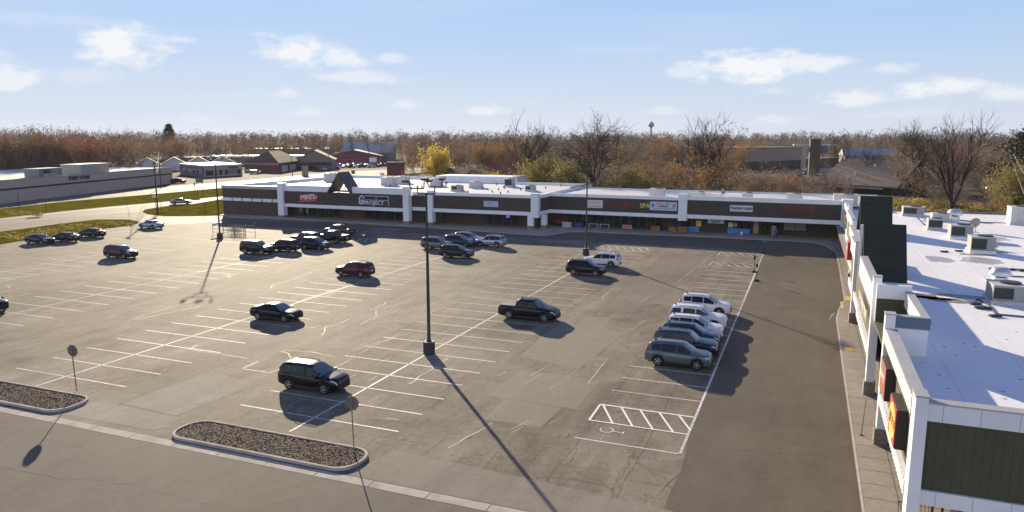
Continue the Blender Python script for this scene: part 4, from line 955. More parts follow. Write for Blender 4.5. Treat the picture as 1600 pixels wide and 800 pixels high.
def dish(px, py, z, label, r_=.55, az=R(150)):
    x, y = at(px, py, z); t = thing('satellite_dish', label, 'dish', (x, y, z), az, 'satellite dishes on the roofs')
    m = MB(); m.tube([(0, 0, 0), (0, 0, .9)], .04, 6); m.tube([(-.4, 0, .02), (.4, 0, .02)], .03, 5); m.tube([(0, -.4, .03), (0, .4, .03)], .03, 5); m.build('mast', PIPE, t)
    m = MB(); prof = [(.02, 0), (r_*.4, .03), (r_*.75, .10), (r_, .2), (r_, .215), (r_*.4, .05), (.02, .02)]; m.lathe(prof, (0, 0, 0), 20)
    o = m.build('reflector', mat('grey_dish', (0.28, 0.27, 0.26), 0.5, 0.1), t, smooth=50); o.location = (0, -.1, 1.0); o.rotation_euler = (R(70), 0, 0)
    m = MB(); m.tube([(0, 0, .75), (0, -.65, 1.0)], .02, 5); m.obox((0, -.68, 1.02), .1, .12, .1); m.build('feed_arm', PIPE, t)
dish(1524, 363, ZR, 'dark satellite dish standing among the air units of the right roof', .62, R(200))
dish(658, 300, 5.25, 'small satellite dish on the far roof left of the light pole', .5, R(120)); dish(1127, 309, 6.0, 'pale satellite dish showing over the parapet of the right hand shops', .5, R(60))
def onroof(pts): return [(*at(px, py, ZR), ZR+.05) for px, py in pts]
PL = ('kinked dark pipe leading away from the largest air unit', 'dark pipe run behind the domed silver exhaust fan, upper one', 'dark pipe run behind the domed silver exhaust fan, lower one', 'dark pipe beside the wide air unit near the far roof edge', 'thin dark pipe crossing the far part of the right roof', 'short dark pipe right of the tall air unit by the dish')
for pts, lb in zip(([(1523, 475), (1527, 468), (1545, 478), (1556, 492), (1610, 497)], [(1550, 420), (1600, 422)], [(1572, 432), (1610, 434)], [(1432, 340), (1444, 352), (1455, 352)], [(1500, 345), (1540, 348), (1600, 350)], [(1540, 372), (1556, 386)]), PL):
    tag(MB().tube(onroof(pts), .05, 5).build('gas_pipe', PIPE), lb, 'pipe', 'pipes on the right roof')
for (px, py) in ((1524, 476), (1532, 482), (1538, 483), (1555, 495), (1552, 421), (1578, 422), (1598, 424), (1498, 393), (1475, 394)):
    x, y = at(px, py, ZR); tag(MB().obox((x, y, ZR+.07), .7, .25, .14, .4).build('pipe_block', PIPE), 'dark support block lying under the pipes of the right roof', 'pipe block', 'pipe blocks on the right roof')
cap = MB().lathe([(.13, 0), (.13, .30), (.17, .30), (.17, .36), (.05, .40)], (0, 0, 0), 8).mesh('roof_vent', PIPE)
for i in range(26):
    o = bpy.data.objects.new('roof_vent', cap); C.objects.link(o); o.location = (rr.uniform(-95, -46), rr.uniform(122, 153), 5.25)
    tag(o, 'small dark vent cap standing on the far white roof', 'roof vent', 'vent caps on the far white roof')
# ============ shop signs
def sign(x, y, z, w, h, face, label, lines=(), name='shop_sign', depth=.14, rz=0.0, edge=None, cat='sign'):
    t = thing(name, label, cat, (x, y, z), rz)
    if face is not None:
        m = MB(); m.box(-w/2, w/2, -depth, 0, -h/2, h/2); m.build('panel', face, t)
        if edge:
            m = MB(); e = .07
            m.box(-w/2-e, w/2+e, -depth+.02, -.01, h/2, h/2+e); m.box(-w/2-e, w/2+e, -depth+.02, -.01, -h/2-e, -h/2); m.box(-w/2-e, -w/2, -depth+.02, -.01, -h/2, h/2); m.box(w/2, w/2+e, -depth+.02, -.01, -h/2, h/2); m.build('edge', edge, t)
    for (s, size, zz, c, bold, sx, *ox) in lines:
        if isinstance(s, str): text_mesh('lettering', s, size, c, t, (ox[0] if ox else 0, -depth-.012, zz), ext=.012, bold=bold, sx=sx)
        else:                                             # too small to read in the photo: rows of short strokes
            m = MB(); q = random.Random(int(w*1000+zz*10)); xx = -s[0]/2
            while xx < s[0]/2:
                lw_ = size*q.uniform(.35, .7); m.box(xx, xx+lw_*.25, -depth-.02, -depth-.004, zz-size/2, zz+size/2); m.box(xx+lw_*.25, xx+lw_*.8, -depth-.02, -depth-.004, zz+size*q.choice((.28, -.5, -.1)), zz+size*q.choice((.5, .45)))
                xx += lw_+size*.18
            m.build('lettering', c, t)
    return t
M_RED = mat('sign_red', (0.50, 0.05, 0.05), 0.5, 0.1); M_WH = mat('sign_white', (0.80, 0.80, 0.80), 0.5, 0.05); M_NAVY = mat('sign_navy', (0.03, 0.045, 0.12), 0.5, 0.05); M_BLK = mat('sign_black', (0.012, 0.012, 0.014), 0.5, 0.0)
M_YEL = mat('sign_yellow', (0.80, 0.62, 0.10), 0.5, 0.05); M_DRED = mat('dull_red_letters', (0.26, 0.035, 0.028), 0.6, 0.1); M_BLUE = mat('sign_blue', (0.07, 0.22, 0.62), 0.5, 0.1); M_PINK = mat('sign_pink', (0.62, 0.22, 0.28), 0.5, 0.1); M_GRN = mat('sign_green', (0.08, 0.35, 0.12), 0.5, 0.1); M_ORG = mat('sign_orange', (0.75, 0.28, 0.05), 0.5, 0.1)
M_PALE = mat('pale_blue_sign', (0.50, 0.60, 0.74), 0.5, 0.08); M_CREAM = mat('cream_sign', (0.72, 0.66, 0.58), 0.5, 0.08); M_SILV = mat('silver_sign_frame', (0.62, 0.63, 0.66), 0.4, 0.05)
s = sign(-89.7, YF+.05, 4.15, 4.4, 1.45, None, "red tag shaped sign reading MIKE'S left of the gable", (("MIKE'S", 1.25, .18, M_WH, .03, .95), ((3.2, 0), .22, -.55, M_PINK, 0, 1)))
m = MB(); m.yprism([(-2.1, -.8), (1.7, -.7), (2.35, -.1), (2.35, .3), (1.75, .85), (-2.1, .65)], -.14, 0); m.build('panel', M_RED, s)
m = MB(); m.lathe([(.17, 0), (.17, .02)], (0, 0, 0), 12); o = m.build('tag_hole', M_WH, s); o.location = (1.95, -.15, .12); o.rotation_euler = (R(90), 0, 0)
s.rotation_euler = (0, R(-4), 0)
s = sign(-74.9, YF+.05, 4.15, 6.3, 1.8, None, 'black and silver sign with house emblem reading PROJECT', (('PROJECT', 1.0, -.45, M_SILV, .03, 1.15),))
m = MB(); m.box(-1.95, 3.2, -.12, 0, .12, .78); m.build('panel', M_BLK, s)
m = MB()
for a in ((-2.0, 3.25, .78, .88), (-2.0, 3.25, .06, .14)): m.box(a[0], a[1], -.15, -.002, a[2], a[3])
m.box(3.16, 3.26, -.15, -.002, -.9, .78); m.box(.55, .64, -.15, -.124, .14, .78); m.build('edge', M_SILV, s)
m = MB(); m.yprism([(-3.2, -.75), (-3.2, .45), (-2.65, 1.0), (-2.0, .5), (-2.0, .25), (-2.65, .72), (-2.95, .4), (-2.95, -.5), (-2.05, -.5), (-2.05, -.75)][::-1], -.14, 0); m.box(-2.75, -2.2, -.13, 0, -.35, .1); m.build('emblem', M_SILV, s)
sign(-51.1, YF+.3, 4.3, 2.7, 1.0, M_PALE, 'small pale blue sign on the middle shops', (((1.6, 0), .16, .22, M_NAVY, 0, 1), ((2.2, 0), .12, -.18, M_NAVY, 0, 1)))
sign(-33.7, 123.1, 4.45, 2.7, 1.35, M_CREAM, 'cream sign reading crystals in pale red letters', (('crystals', .72, .28, M_PINK, 0, .95), ((1.9, 0), .18, -.38, M_BLK, 0, 1)))
sign(-28.9, 122.86, 4.35, 4.4, .8, None, 'unlit dull red lettering to the left of the yellow SPA letters', (((4.2, 0), .55, 0, M_DRED, 0, 1),), depth=.02)
sign(-25.0, 122.76, 4.45, 2.2, .9, None, 'yellow letters reading SPA on the dark band', (('SPA', 1.05, 0, M_YEL, .02, 1.0),), depth=.02)
bn = sign(-21.9, 122.8, 4.5, 4.5, 1.45, M_PALE, 'white and blue banner with multicoloured PUNCH OUT GAMING letters', (('PUNCH', .42, .42, M_ORG, .02, .8, -.62), ('OUT', .42, .42, M_GRN, .02, .85, .75), ('GAMING', .42, -.02, M_RED, .02, 1), ((3.4, 0), .13, -.42, M_BLUE, 0, 1)))
m = MB(); m.yprism([(-2.05, .3), (-1.75, .45), (-1.45, .3), (-1.53, -.1), (-1.75, -.25), (-1.97, -.1)][::-1], -.17, -.14); m.build('badge', M_BLUE, bn)
m = MB(); m.yprism([(1.45, .3), (1.75, .45), (2.05, .3), (1.97, -.1), (1.75, -.25), (1.53, -.1)][::-1], -.17, -.14); m.build('badge', M_PINK, bn)
sign(-9.4, 122.4, 4.6, 3.5, 1.0, M_SILV, 'white sign reading TRADING CARDS in navy letters', (('TRADING CARDS', .52, 0, M_NAVY, .025, .82),), edge=M_NAVY)
sign(-.3, 122.2, 4.75, 5.6, 1.2, None, 'unlit dull red lettering in two rows near the corner', (((5.4, 0), .42, .32, M_DRED, 0, 1), ((4.6, 0), .42, -.32, M_DRED, 0, 1)), depth=.02)
sign(-13.5, 124.6, 2.2, 2.6, .85, M_SILV, 'hanging sign under the canopy reading PUNCH OUT GAMING', (('PUNCH OUT', .36, .18, M_NAVY, .015, .9), ('GAMING', .36, -.22, M_NAVY, .015, .95)), name='hanging_sign')
# projecting boxes and letters on the near front (they face the lot)
def side_sign(y, z, w, h, face, label, lines, dep=.32):
    return sign(XF+.2, y, z, w, h, face, label, lines, rz=R(-90), depth=dep)
s = side_sign(33.4, 4.15, 2.2, 1.6, M_RED, 'red and yellow box sign jutting from the near front, closest to the corner', (((1.5, 0), .5, 0, M_DRED, 0, 1),), .435)
m = MB(); m.lathe([(.82, 0), (.82, .015)], (0, 0, 0), 24); o = m.build('oval', M_YEL, s); o.location = (0, -.425, 0); o.rotation_euler = (R(90), 0, 0); o.scale = (1.2, .9, 1)
m = MB(); m.box(-1.14, 1.14, -.40, .02, -.84, -.801); m.box(-1.14, 1.14, -.40, .02, .801, .84); m.box(-1.14, -1.101, -.40, .02, -.80, .80); m.box(1.101, 1.14, -.40, .02, -.80, .80); m.build('casing', mat('dark_sign_box', (0.05, 0.035, 0.025), 0.6, 0.2), s)
s = side_sign(38.2, 4.5, 2.2, 1.5, mat('brick_red_face', (0.33, 0.10, 0.07), 0.5, 0.2), 'brown red box sign jutting from the near front behind the red and yellow one', (((1.6, 0), .35, .1, M_CREAM, 0, 1),), .42)
m = MB(); m.box(-1.14, 1.14, -.40, .02, -.79, -.751); m.box(-1.14, 1.14, -.40, .02, .751, .79); m.box(-1.14, -1.101, -.40, .02, -.75, .75); m.box(1.101, 1.14, -.40, .02, -.75, .75); m.build('casing', MATS['dark_sign_box'], s)
side_sign(55.5, 4.3, 8.0, 1.4, None, 'row of pale raised letters with red sides on the near front beyond the entry box', (((7.6, 0), .95, 0, M_CREAM, 0, 1),), .25)
side_sign(84.0, 4.2, 2.0, 1.9, M_RED, 'small upright red sign on the shaded front below the gables', (((1.4, 0), .4, .2, M_WH, 0, 1),), .5).location.x = 4.9
sg = side_sign(113.5, 4.3, 5.0, 1.7, None, 'red and green lettering at the inner corner of the two wings', (((4.6, 0), .7, .35, M_RED, 0, 1), ((4.0, 0), .6, -.45, M_GRN, 0, 1)), .25); sg.location.x = 5.7
# ---------------------------------------------------------------- buildings beyond
def rbox(par, n, m, a, b, depth, z0, z1, inset=0.0):    # block on the ground line a-b (2D points), running back by depth
    d = Vector((b[0]-a[0], b[1]-a[1])); d.normalize(); nrm = Vector((-d.y, d.x))
    A = (a[0]+nrm.x*inset, a[1]+nrm.y*inset); B = (b[0]+nrm.x*inset, b[1]+nrm.y*inset)
    q = MB(); q.prism([A, B, (B[0]+nrm.x*depth, B[1]+nrm.y*depth), (A[0]+nrm.x*depth, A[1]+nrm.y*depth)], z0, z1)
    return W(q, n, m, par)
BLOCK = siding('tan_block_wall', (0.47, 0.375, 0.30), (0.55, 0.445, 0.365), 0.4, 'z', 0.85)
BANDM = mat('maroon_band', (0.06, 0.03, 0.035), 0.7, 0.1); GRAVEL = mat('pale_gravel_roof', (0.52, 0.49, 0.46), 0.8, 0.15, 0.4)
# thrift store
A = at(-70, 327); B = at(270, 286.5); dv = Vector((B[0]-A[0], B[1]-A[1])); dv.normalize(); nv = Vector((-dv.y, dv.x))
ts = thing('thrift_store', 'long windowless tan block building lettered THRIFT STORE across the highway', 'building', (*A, 0))
A2 = (A[0]-dv.x*30, A[1]-dv.y*30)
rbox(ts, 'wall', BLOCK, A2, B, 45, -.05, 5.3); rbox(ts, 'band', BANDM, A2, B, .06, 3.05, 3.5, -.06); rbox(ts, 'parapet', mat('tan_parapet', (0.38, 0.32, 0.28), 0.8, 0.1), A2, B, .3, 5.3, 5.6); rbox(ts, 'roof', GRAVEL, A2, B, 44.5, 5.3, 5.36, .32)
yaw_t = math.atan2(dv.y, dv.x)
def on_line(px, pts=(A, B)):                            # where an image column meets the wall line
    d = _ray(px, 290); a, b = pts; ex, ey = b[0]-a[0], b[1]-a[1]
    t = (a[0]*d.y-a[1]*d.x)/(ey*d.x-ex*d.y); return (a[0]+ex*t, a[1]+ey*t)
c = on_line(125)
t = thing('wall_lettering', 'dark maroon letters reading THRIFT STORE on the tan block wall', 'sign', (c[0]-nv.x*.12, c[1]-nv.y*.12, 4.6), yaw_t)
text_mesh('lettering', 'THRIFT STORE', 1.35, BANDM, t, (0, 0, 0), ext=.05, bold=.03, sx=1.05)
def rooftop(px, off, w, d, h, m, label, name='roof_shed', extra=None):
    p = on_line(px); x, y = p[0]+nv.x*off, p[1]+nv.y*off
    t = thing(name, label, 'roof shed', (x, y, 5.36), yaw_t)
    q = MB(); q.box(-w/2, w/2, 0, d, 0, h); q.build('wall', m, t); q = MB(); q.box(-w/2-.15, w/2+.15, -.15, d+.15, h, h+.15); q.build('roof', WHITE if extra else UNITW, t)
    if extra: q = MB(); q.box(-w*.28, -w*.28+.95, -.03, 0, .1, 2.1); q.build('door', mat('pale_blue_door', (0.3, 0.35, 0.42), 0.6, 0.1), t)
    else:
        q = MB(); q.box(-w*.3, -w*.02, -.04, 0, .8, h-.3); q.build('louver', UNITD, t); q = MB(); q.box(-w*.35, 0, -1.6, -.1, 0, .95); q.build('plenum', UNIT, t)
rooftop(164, 2.5, 13, 6, 2.6, mat('cream_metal_shed', (0.40, 0.36, 0.28), 0.7, 0.1), 'long cream shed with a pale door on the thrift store roof', extra=True)
rooftop(95, 2.5, 9, 4, 2.1, mat('grey_green_unit', (0.20, 0.22, 0.20), 0.6, 0.15), 'grey green equipment housing on the thrift store roof')
# small flat roofed store
a = at(282, 272.5); b = at(320, 277); c = at(379, 273.5)
ss = thing('flat_store', 'low pale store with a white flat roof beside the thrift store', 'building', (*b, 0))
PALE = mat('pale_store_wall', (0.36, 0.345, 0.35), 0.7, 0.1); GREYW = mat('grey_store_wall', (0.17, 0.185, 0.19), 0.7, 0.1)
far_ = (a[0]+(c[0]-b[0]), a[1]+(c[1]-b[1]))
q = MB(); q.prism([b, c, far_, a], -.05, 4.2); W(q, 'wall', PALE, ss)
cen = ((b[0]+far_[0])/2, (b[1]+far_[1])/2)
def grow(p, k): return (cen[0]+(p[0]-cen[0])*k, cen[1]+(p[1]-cen[1])*k)
q = MB(); q.prism([grow(p, 1.03) for p in (b, c, far_, a)], 4.2, 4.7); W(q, 'roof', mat('white_flat_roof', (0.72, 0.72, 0.71), 0.6, 0.06), ss)
def face(par, p, q_, t0, t1, z0, z1, n, m, out=.05):
    d = Vector((q_[0]-p[0], q_[1]-p[1])); L = d.length; d.normalize(); nr = Vector((d.y, -d.x))
    P0 = Vector(p)+d*L*t0+nr*out; P1 = Vector(p)+d*L*t1+nr*out; B0 = P0-nr*(out+.05); B1 = P1-nr*(out+.05)
    k = MB(); k.prism([tuple(P0), tuple(P1), tuple(B1), tuple(B0)], z0, z1); return W(k, n, m, par)
face(ss, a, b, 0, .98, 0, 3.9, 'side_panel', GREYW, .06); face(ss, a, b, .12, .9, 1.5, 2.9, 'pale_strip', mat('cream_strip', (0.40, 0.37, 0.31), 0.7, 0.1), .1)
for t0 in (.25, .55, .7): face(ss, a, b, t0, t0+.08, 1.6, 2.5, 'window', DGLASS, .14)
for t0, t1 in ((.03, .22), (.26, .31), (.38, .46), (.52, .6), (.86, .95)): face(ss, b, c, t0, t1, .6 if t1-t0 > .06 else .1, 2.6, 'window', DGLASS, .08)
face(ss, b, c, .62, .84, 1.0, 2.6, 'poster', mat('reddish_poster', (0.30, 0.16, 0.15), 0.7, 0.2), .08); face(ss, b, c, .62, .88, 3.0, 3.7, 'name_board', mat('dark_board', (0.09, 0.06, 0.06), 0.7, 0.1), .1)
# gabled white houses
def gable_house(x, y, rz, w, d, h, rise, wall, roof, label, name='house', group=None, cat='house', garage=True):
    t = thing(name, label, cat, (x, y, 0), rz, group)
    q = MB(); q.yprism([(-w/2, -.1), (w/2, -.1), (w/2, h), (0, h+rise), (-w/2, h)], 0, d); q.build('wall', wall, t)
    q = MB()
    for s_ in (-1, 1):
        q.yprism([(0, h+rise+.28), (0, h+rise+.04), (s_*(w/2+.5), h-.30), (s_*(w/2+.5), h-.06)][::s_], -.5, d+.5)
    q.build('roof', roof, t)
    if garage:
        q = MB(); q.box(-w*.3, w*.05, -.06, 0, 0, 2.2); q.build('garage_door', mat('white_garage_door', (0.5, 0.5, 0.5), 0.6, 0.05), t)
        q = MB(); q.box(w*.18, w*.32, -.06, 0, .9, 2.1); q.build('window', DGLASS, t)
    return t
WSID = mat('white_house_siding', (0.62, 0.62, 0.63), 0.7, 0.08); GROOF = mat('grey_shingle_roof', (0.11, 0.095, 0.09), 0.85, 0.2, 0.6); BROOF = mat('brown_shingle_roof', (0.26, 0.19, 0.13), 0.85, 0.2, 0.6); MROOF = mat('maroon_brown_roof', (0.085, 0.05, 0.045), 0.85, 0.2, 0.6)
for px, lb in ((196, 'pale house behind the utility pole, its roof lowest of the row'), (229, 'white gabled house behind the corner of the thrift store'), (271, 'white gabled house right behind the small flat store, left part'), (309, 'white gabled house above the middle of the small flat store'), (347, 'white gabled house behind the right end of the small flat store')):
    D = 372+(px-196)*.15; x, y, _ = rng_at(px, D); gable_house(x, y, math.atan2(-x, y), 11, 14, 3.0, 3.0, WSID, GROOF, lb, group='white gabled houses behind the highway')
# brick building with hip roof and gabled front
p0 = at(383, 268); p1 = at(436, 270); p2 = at(470, 264.5)
bb = thing('brick_office', 'red brick building with a brown hip roof and two white garage doors', 'building', (*p1, 0))
BRK = siding('red_brick', (0.13, 0.05, 0.042), (0.17, 0.07, 0.058), 0.25, 'z', 0.85)
p3 = (p0[0]+p2[0]-p1[0], p0[1]+p2[1]-p1[1])
q = MB(); q.prism([p1, p2, p3, p0], -.1, 4.4); W(q, 'wall', BRK, bb)
cen = ((p1[0]+p3[0])/2, (p1[1]+p3[1])/2)
q = MB(); E_ = [grow(p, 1.06) for p in (p1, p2, p3, p0)]
m1 = ((E_[0][0]+E_[3][0])/2*.35+cen[0]*.65, (E_[0][1]+E_[3][1])/2*.35+cen[1]*.65); m2 = ((E_[1][0]+E_[2][0])/2*.6+cen[0]*.4, (E_[1][1]+E_[2][1])/2*.6+cen[1]*.4)
q.add([(*e, 4.3) for e in E_]+[(*m1, 9.2), (*m2, 9.2)], [(0, 1, 5, 4), (1, 2, 5), (2, 3, 4, 5), (3, 0, 4), (3, 2, 1, 0)]); W(q, 'roof', mat('umber_hip_roof', (0.125, 0.085, 0.066), 0.9, 0.2, 0.6, spec=.1), bb)
for t0 in (.12, .5): face(bb, p1, p2, t0, t0+.25, .1, 2.9, 'garage_door', mat('white_roll_door', (0.5, 0.48, 0.48), 0.6, 0.05), .1)
face(bb, p0, p1, .0, 1.0, 3.4, 4.3, 'cream_band', mat('cream_band', (0.36, 0.30, 0.26), 0.7, 0.1), .06)
x, y = at(492, 264.5); gable_house(x, y, R(33), 19, 26, 4.6, 4.4, mat('beige_gable', (0.24, 0.19, 0.17), 0.8, 0.1), MROOF, 'beige gabled building with a dark awning next to the brick hip roof building', 'gabled_office', cat='building', garage=False)
x, y = at(492, 265.2); t = thing('awning', 'dark awning along the front of the beige gabled building', 'awning', (x, y, 0), R(33))
q = MB(); q.xprism([(0, 3.6), (-2.4, 2.7), (-2.4, 2.2), (0, 2.4)], -8, 8); q.build('canvas', mat('maroon_awning', (0.05, 0.022, 0.025), 0.8, 0.1), t)
q = MB()
for xx in (-7.5, 0, 7.5): q.box(xx-.08, xx+.08, -2.3, -2.14, 0, 2.2)
q.build('post', PIPE, t)
# sheds of the dealer
x, y = at(553, 254.5); gable_house(x, y, R(28), 34, 26, 4.2, 3.4, mat('magenta_metal', (0.20, 0.03, 0.07), 0.6, 0.1), mat('tan_metal_roof', (0.24, 0.20, 0.16), 0.6, 0.1), 'low magenta walled shed with a tan roof behind the dealer yard', 'metal_shed', cat='shed', garage=False)
x, y, _ = rng_at(616, 500); gable_house(x, y, R(118), 40, 32, 6.0, 6.0, mat('grey_metal_wall', (0.16, 0.165, 0.17), 0.6, 0.1), mat('grey_green_metal_roof', (0.34, 0.36, 0.355), 0.5, 0.1), 'large grey metal barn rising behind the magenta shed', 'metal_barn', cat='barn', garage=False)
for (px, py, w, d, h, m, lb) in ((450, 229.5, 64, 30, 6, 'white', 'very long bright white flat roof far beyond the brick building'), (405, 240, 52, 24, 5, 'white', 'bright flat roof behind the hip roofed brick building, left'), (372, 243.5, 60, 20, 4.5, 'dull', 'long low roof behind the white houses')):
    x, y, _ = rng_at(px, 620 if py < 232 else 430, 240); t = thing('flat_warehouse', lb, 'building', (x, y, 0), R(30))
    q = MB(); q.box(-w/2, w/2, 0, d, 0, h); q.build('wall', mat('warehouse_wall', (0.25, 0.23, 0.21), 0.8, 0.1), t)
    q = MB(); q.box(-w/2-.3, w/2+.3, -.3, d+.3, h, h+.4); q.build('roof', ROOFW if m == 'white' else GRAVEL, t)
# red barn and shed behind the far shops
x, y = col_at(822, 212), 212; t = gable_house(x, y, R(97), 10, 11, 3.2, 4.6, mat('pink_barn_boards', (0.35, 0.16, 0.15), 0.8, 0.15), mat('red_barn_roof', (0.20, 0.035, 0.035), 0.8, 0.15), 'barn with a dull red roof behind the far shops', 'barn', cat='barn', garage=False)
x, y = col_at(735, 200), 200; gable_house(x, y, R(62), 11, 13, 2.6, 3.4, mat('brown_cottage_wall', (0.16, 0.11, 0.09), 0.8, 0.1), MROOF, 'brown cottage roof among shrubs left of the red barn', 'cottage', cat='house', garage=False)
x, y = col_at(868, 225), 225; gable_house(x, y, R(70), 9, 11, 3.4, 3.0, mat('pale_grey_siding', (0.34, 0.34, 0.36), 0.8, 0.1), GROOF, 'pale grey house glimpsed behind the olive bushes and big oak', 'house', cat='house', garage=False)
# brown store and shingled hall on the right
a = at(1165, 267); b = at(1252, 263); c = at(1262, 261)
bs = thing('brown_store', 'wide brown store with a dark glass front seen through the bare trees', 'building', (*b, 0))
TAUPE = mat('taupe_wall', (0.30, 0.225, 0.185), 0.8, 0.08)
d2 = Vector((b[0]-a[0], b[1]-a[1])); d2.normalize(); n2 = Vector((-d2.y, d2.x))
rbox(bs, 'wall', TAUPE, a, b, 45, 4.2, 10.2); rbox(bs, 'storefront', mat('dark_store_front', (0.03, 0.032, 0.034), 0.3, 0.2), a, b, 42, -.1, 4.2, .6)
q = MB(); q.prism([b, (b[0]+d2.x*4, b[1]+d2.y*4), (b[0]+d2.x*4+n2.x*40, b[1]+d2.y*4+n2.y*40), (b[0]+n2.x*40, b[1]+n2.y*40)], -.1, 10.8); W(q, 'end_wall', mat('light_taupe_wall', (0.40, 0.33, 0.29), 0.8, 0.08), bs)
rbox(bs, 'roof_edge', mat('dark_roof_edge', (0.06, 0.05, 0.045), 0.7, 0.1), a, b, 45.2, 10.2, 10.6, -.1)
e0 = (b[0]+d2.x*9, b[1]+d2.y*9); e1 = (b[0]+d2.x*46, b[1]+d2.y*46)
rbox(bs, 'wing_wall', mat('dark_wing', (0.10, 0.085, 0.075), 0.8, 0.1), (b[0]+d2.x*4, b[1]+d2.y*4), e1, 30, -.1, 4.6, 2)
x, y, _ = rng_at(1273, 330); t = thing('brick_tower', 'dark square tower of the brown store topped above its roof', 'tower', (x, y, 0), R(5))
q = MB(); q.box(-2, 2, -2, 2, 0, 14.5); q.build('shaft', mat('dark_tower_brick', (0.075, 0.06, 0.05), 0.8, 0.2), t); q = MB(); q.box(-2.2, 2.2, -2.2, 2.2, 14.5, 15); q.build('cap', mat('tower_cap', (0.06, 0.055, 0.05), 0.7, 0.1), t)
q = MB(); q.box(2.1, 5, -1, 8, 9, 12.2); q.build('side_block', mat('slate_block', (0.10, 0.12, 0.15), 0.6, 0.1), t); q = MB(); q.box(-8, 9, 2.4, 9, 12.2, 12.7); q.build('side_roof', mat('pale_roof_edge', (0.42, 0.42, 0.42), 0.6, 0.1), t)
x, y, _ = rng_at(1378, 390); t = thing('grey_hall', 'long grey roofed hall in the trees behind the shingled roof', 'building', (x, y, 0), R(8))
q = MB(); q.box(-16, 8, 0, 14, 0, 7); q.build('wall', TAUPE, t); q = MB(); q.xprism([(-.5, 7), (7, 10), (14.5, 7)], -16.4, 8.4); q.build('roof', mat('grey_metal_hall_roof', (0.33, 0.34, 0.37), 0.6, 0.1), t)
# shingled hall with the gable end towards the right
hx, hy = at(1393, 304)
hall = thing('shingled_hall', 'brown shingled hall with a dark gable end among the brush', 'building', (hx, hy, 0), R(-30))
q = MB(); q.xprism([(0, -.1), (0, 2.8), (11.5, 8.6), (23, 2.8), (23, -.1)], -20, 0); q.build('wall', mat('dark_gable_boards', (0.035, 0.032, 0.024), 0.85, 0.3), hall)
q = MB(); q.xprism([(-1.6, 2.25), (11.5, 9.15), (11.5, 8.75), (-1.6, 1.85)], -21, 2.2); q.xprism([(24.6, 2.25), (24.6, 1.85), (11.5, 8.75), (11.5, 9.15)], -21, 2.2); q.build('roof', BROOF, hall)
q = MB(); q.box(-18, -1.6, -2.2, -1.7, 1.35, 1.75); q.build('gutter', mat('pale_gutter', (0.35, 0.3, 0.25), 0.6, 0.1), hall)
for xx, yy, zz in ((-9, 8, 7.4), (-12.5, 3.5, 5.0), (-13.5, 1.2, 3.9)):
    q = MB(); q.tube([(xx, yy, zz-.6), (xx, yy, zz+.7)], .16, 8); q.build('vent_pipe', WHITE, hall)
# water tower
D = 900.0; x, y, zc = rng_at(1017.5, D, 196); s_ = D/1146.0
wt = thing('water_tower', 'pale round water tower on a slender stem above the far trees', 'water tower', (x, y, 0))
q = MB(); q.lathe([(.3, -4.2*s_), (2.2*s_, -2.6*s_), (4.2*s_, -.8*s_), (4.7*s_, .6*s_), (4.2*s_, 2.6*s_), (2.4*s_, 4.6*s_), (.5, 5.6*s_)], (0, 0, zc), 24); q.build('tank', mat('pale_tank', (0.36, 0.36, 0.38), 0.6, 0.06), wt, smooth=40)
q = MB(); q.lathe([(3.2*s_, 0), (1.5*s_, 9), (1.15*s_, zc*.6), (1.3*s_, zc-3.4*s_)], (0, 0, 0), 14); q.build('stem', MATS['pale_tank'], wt, smooth=60)

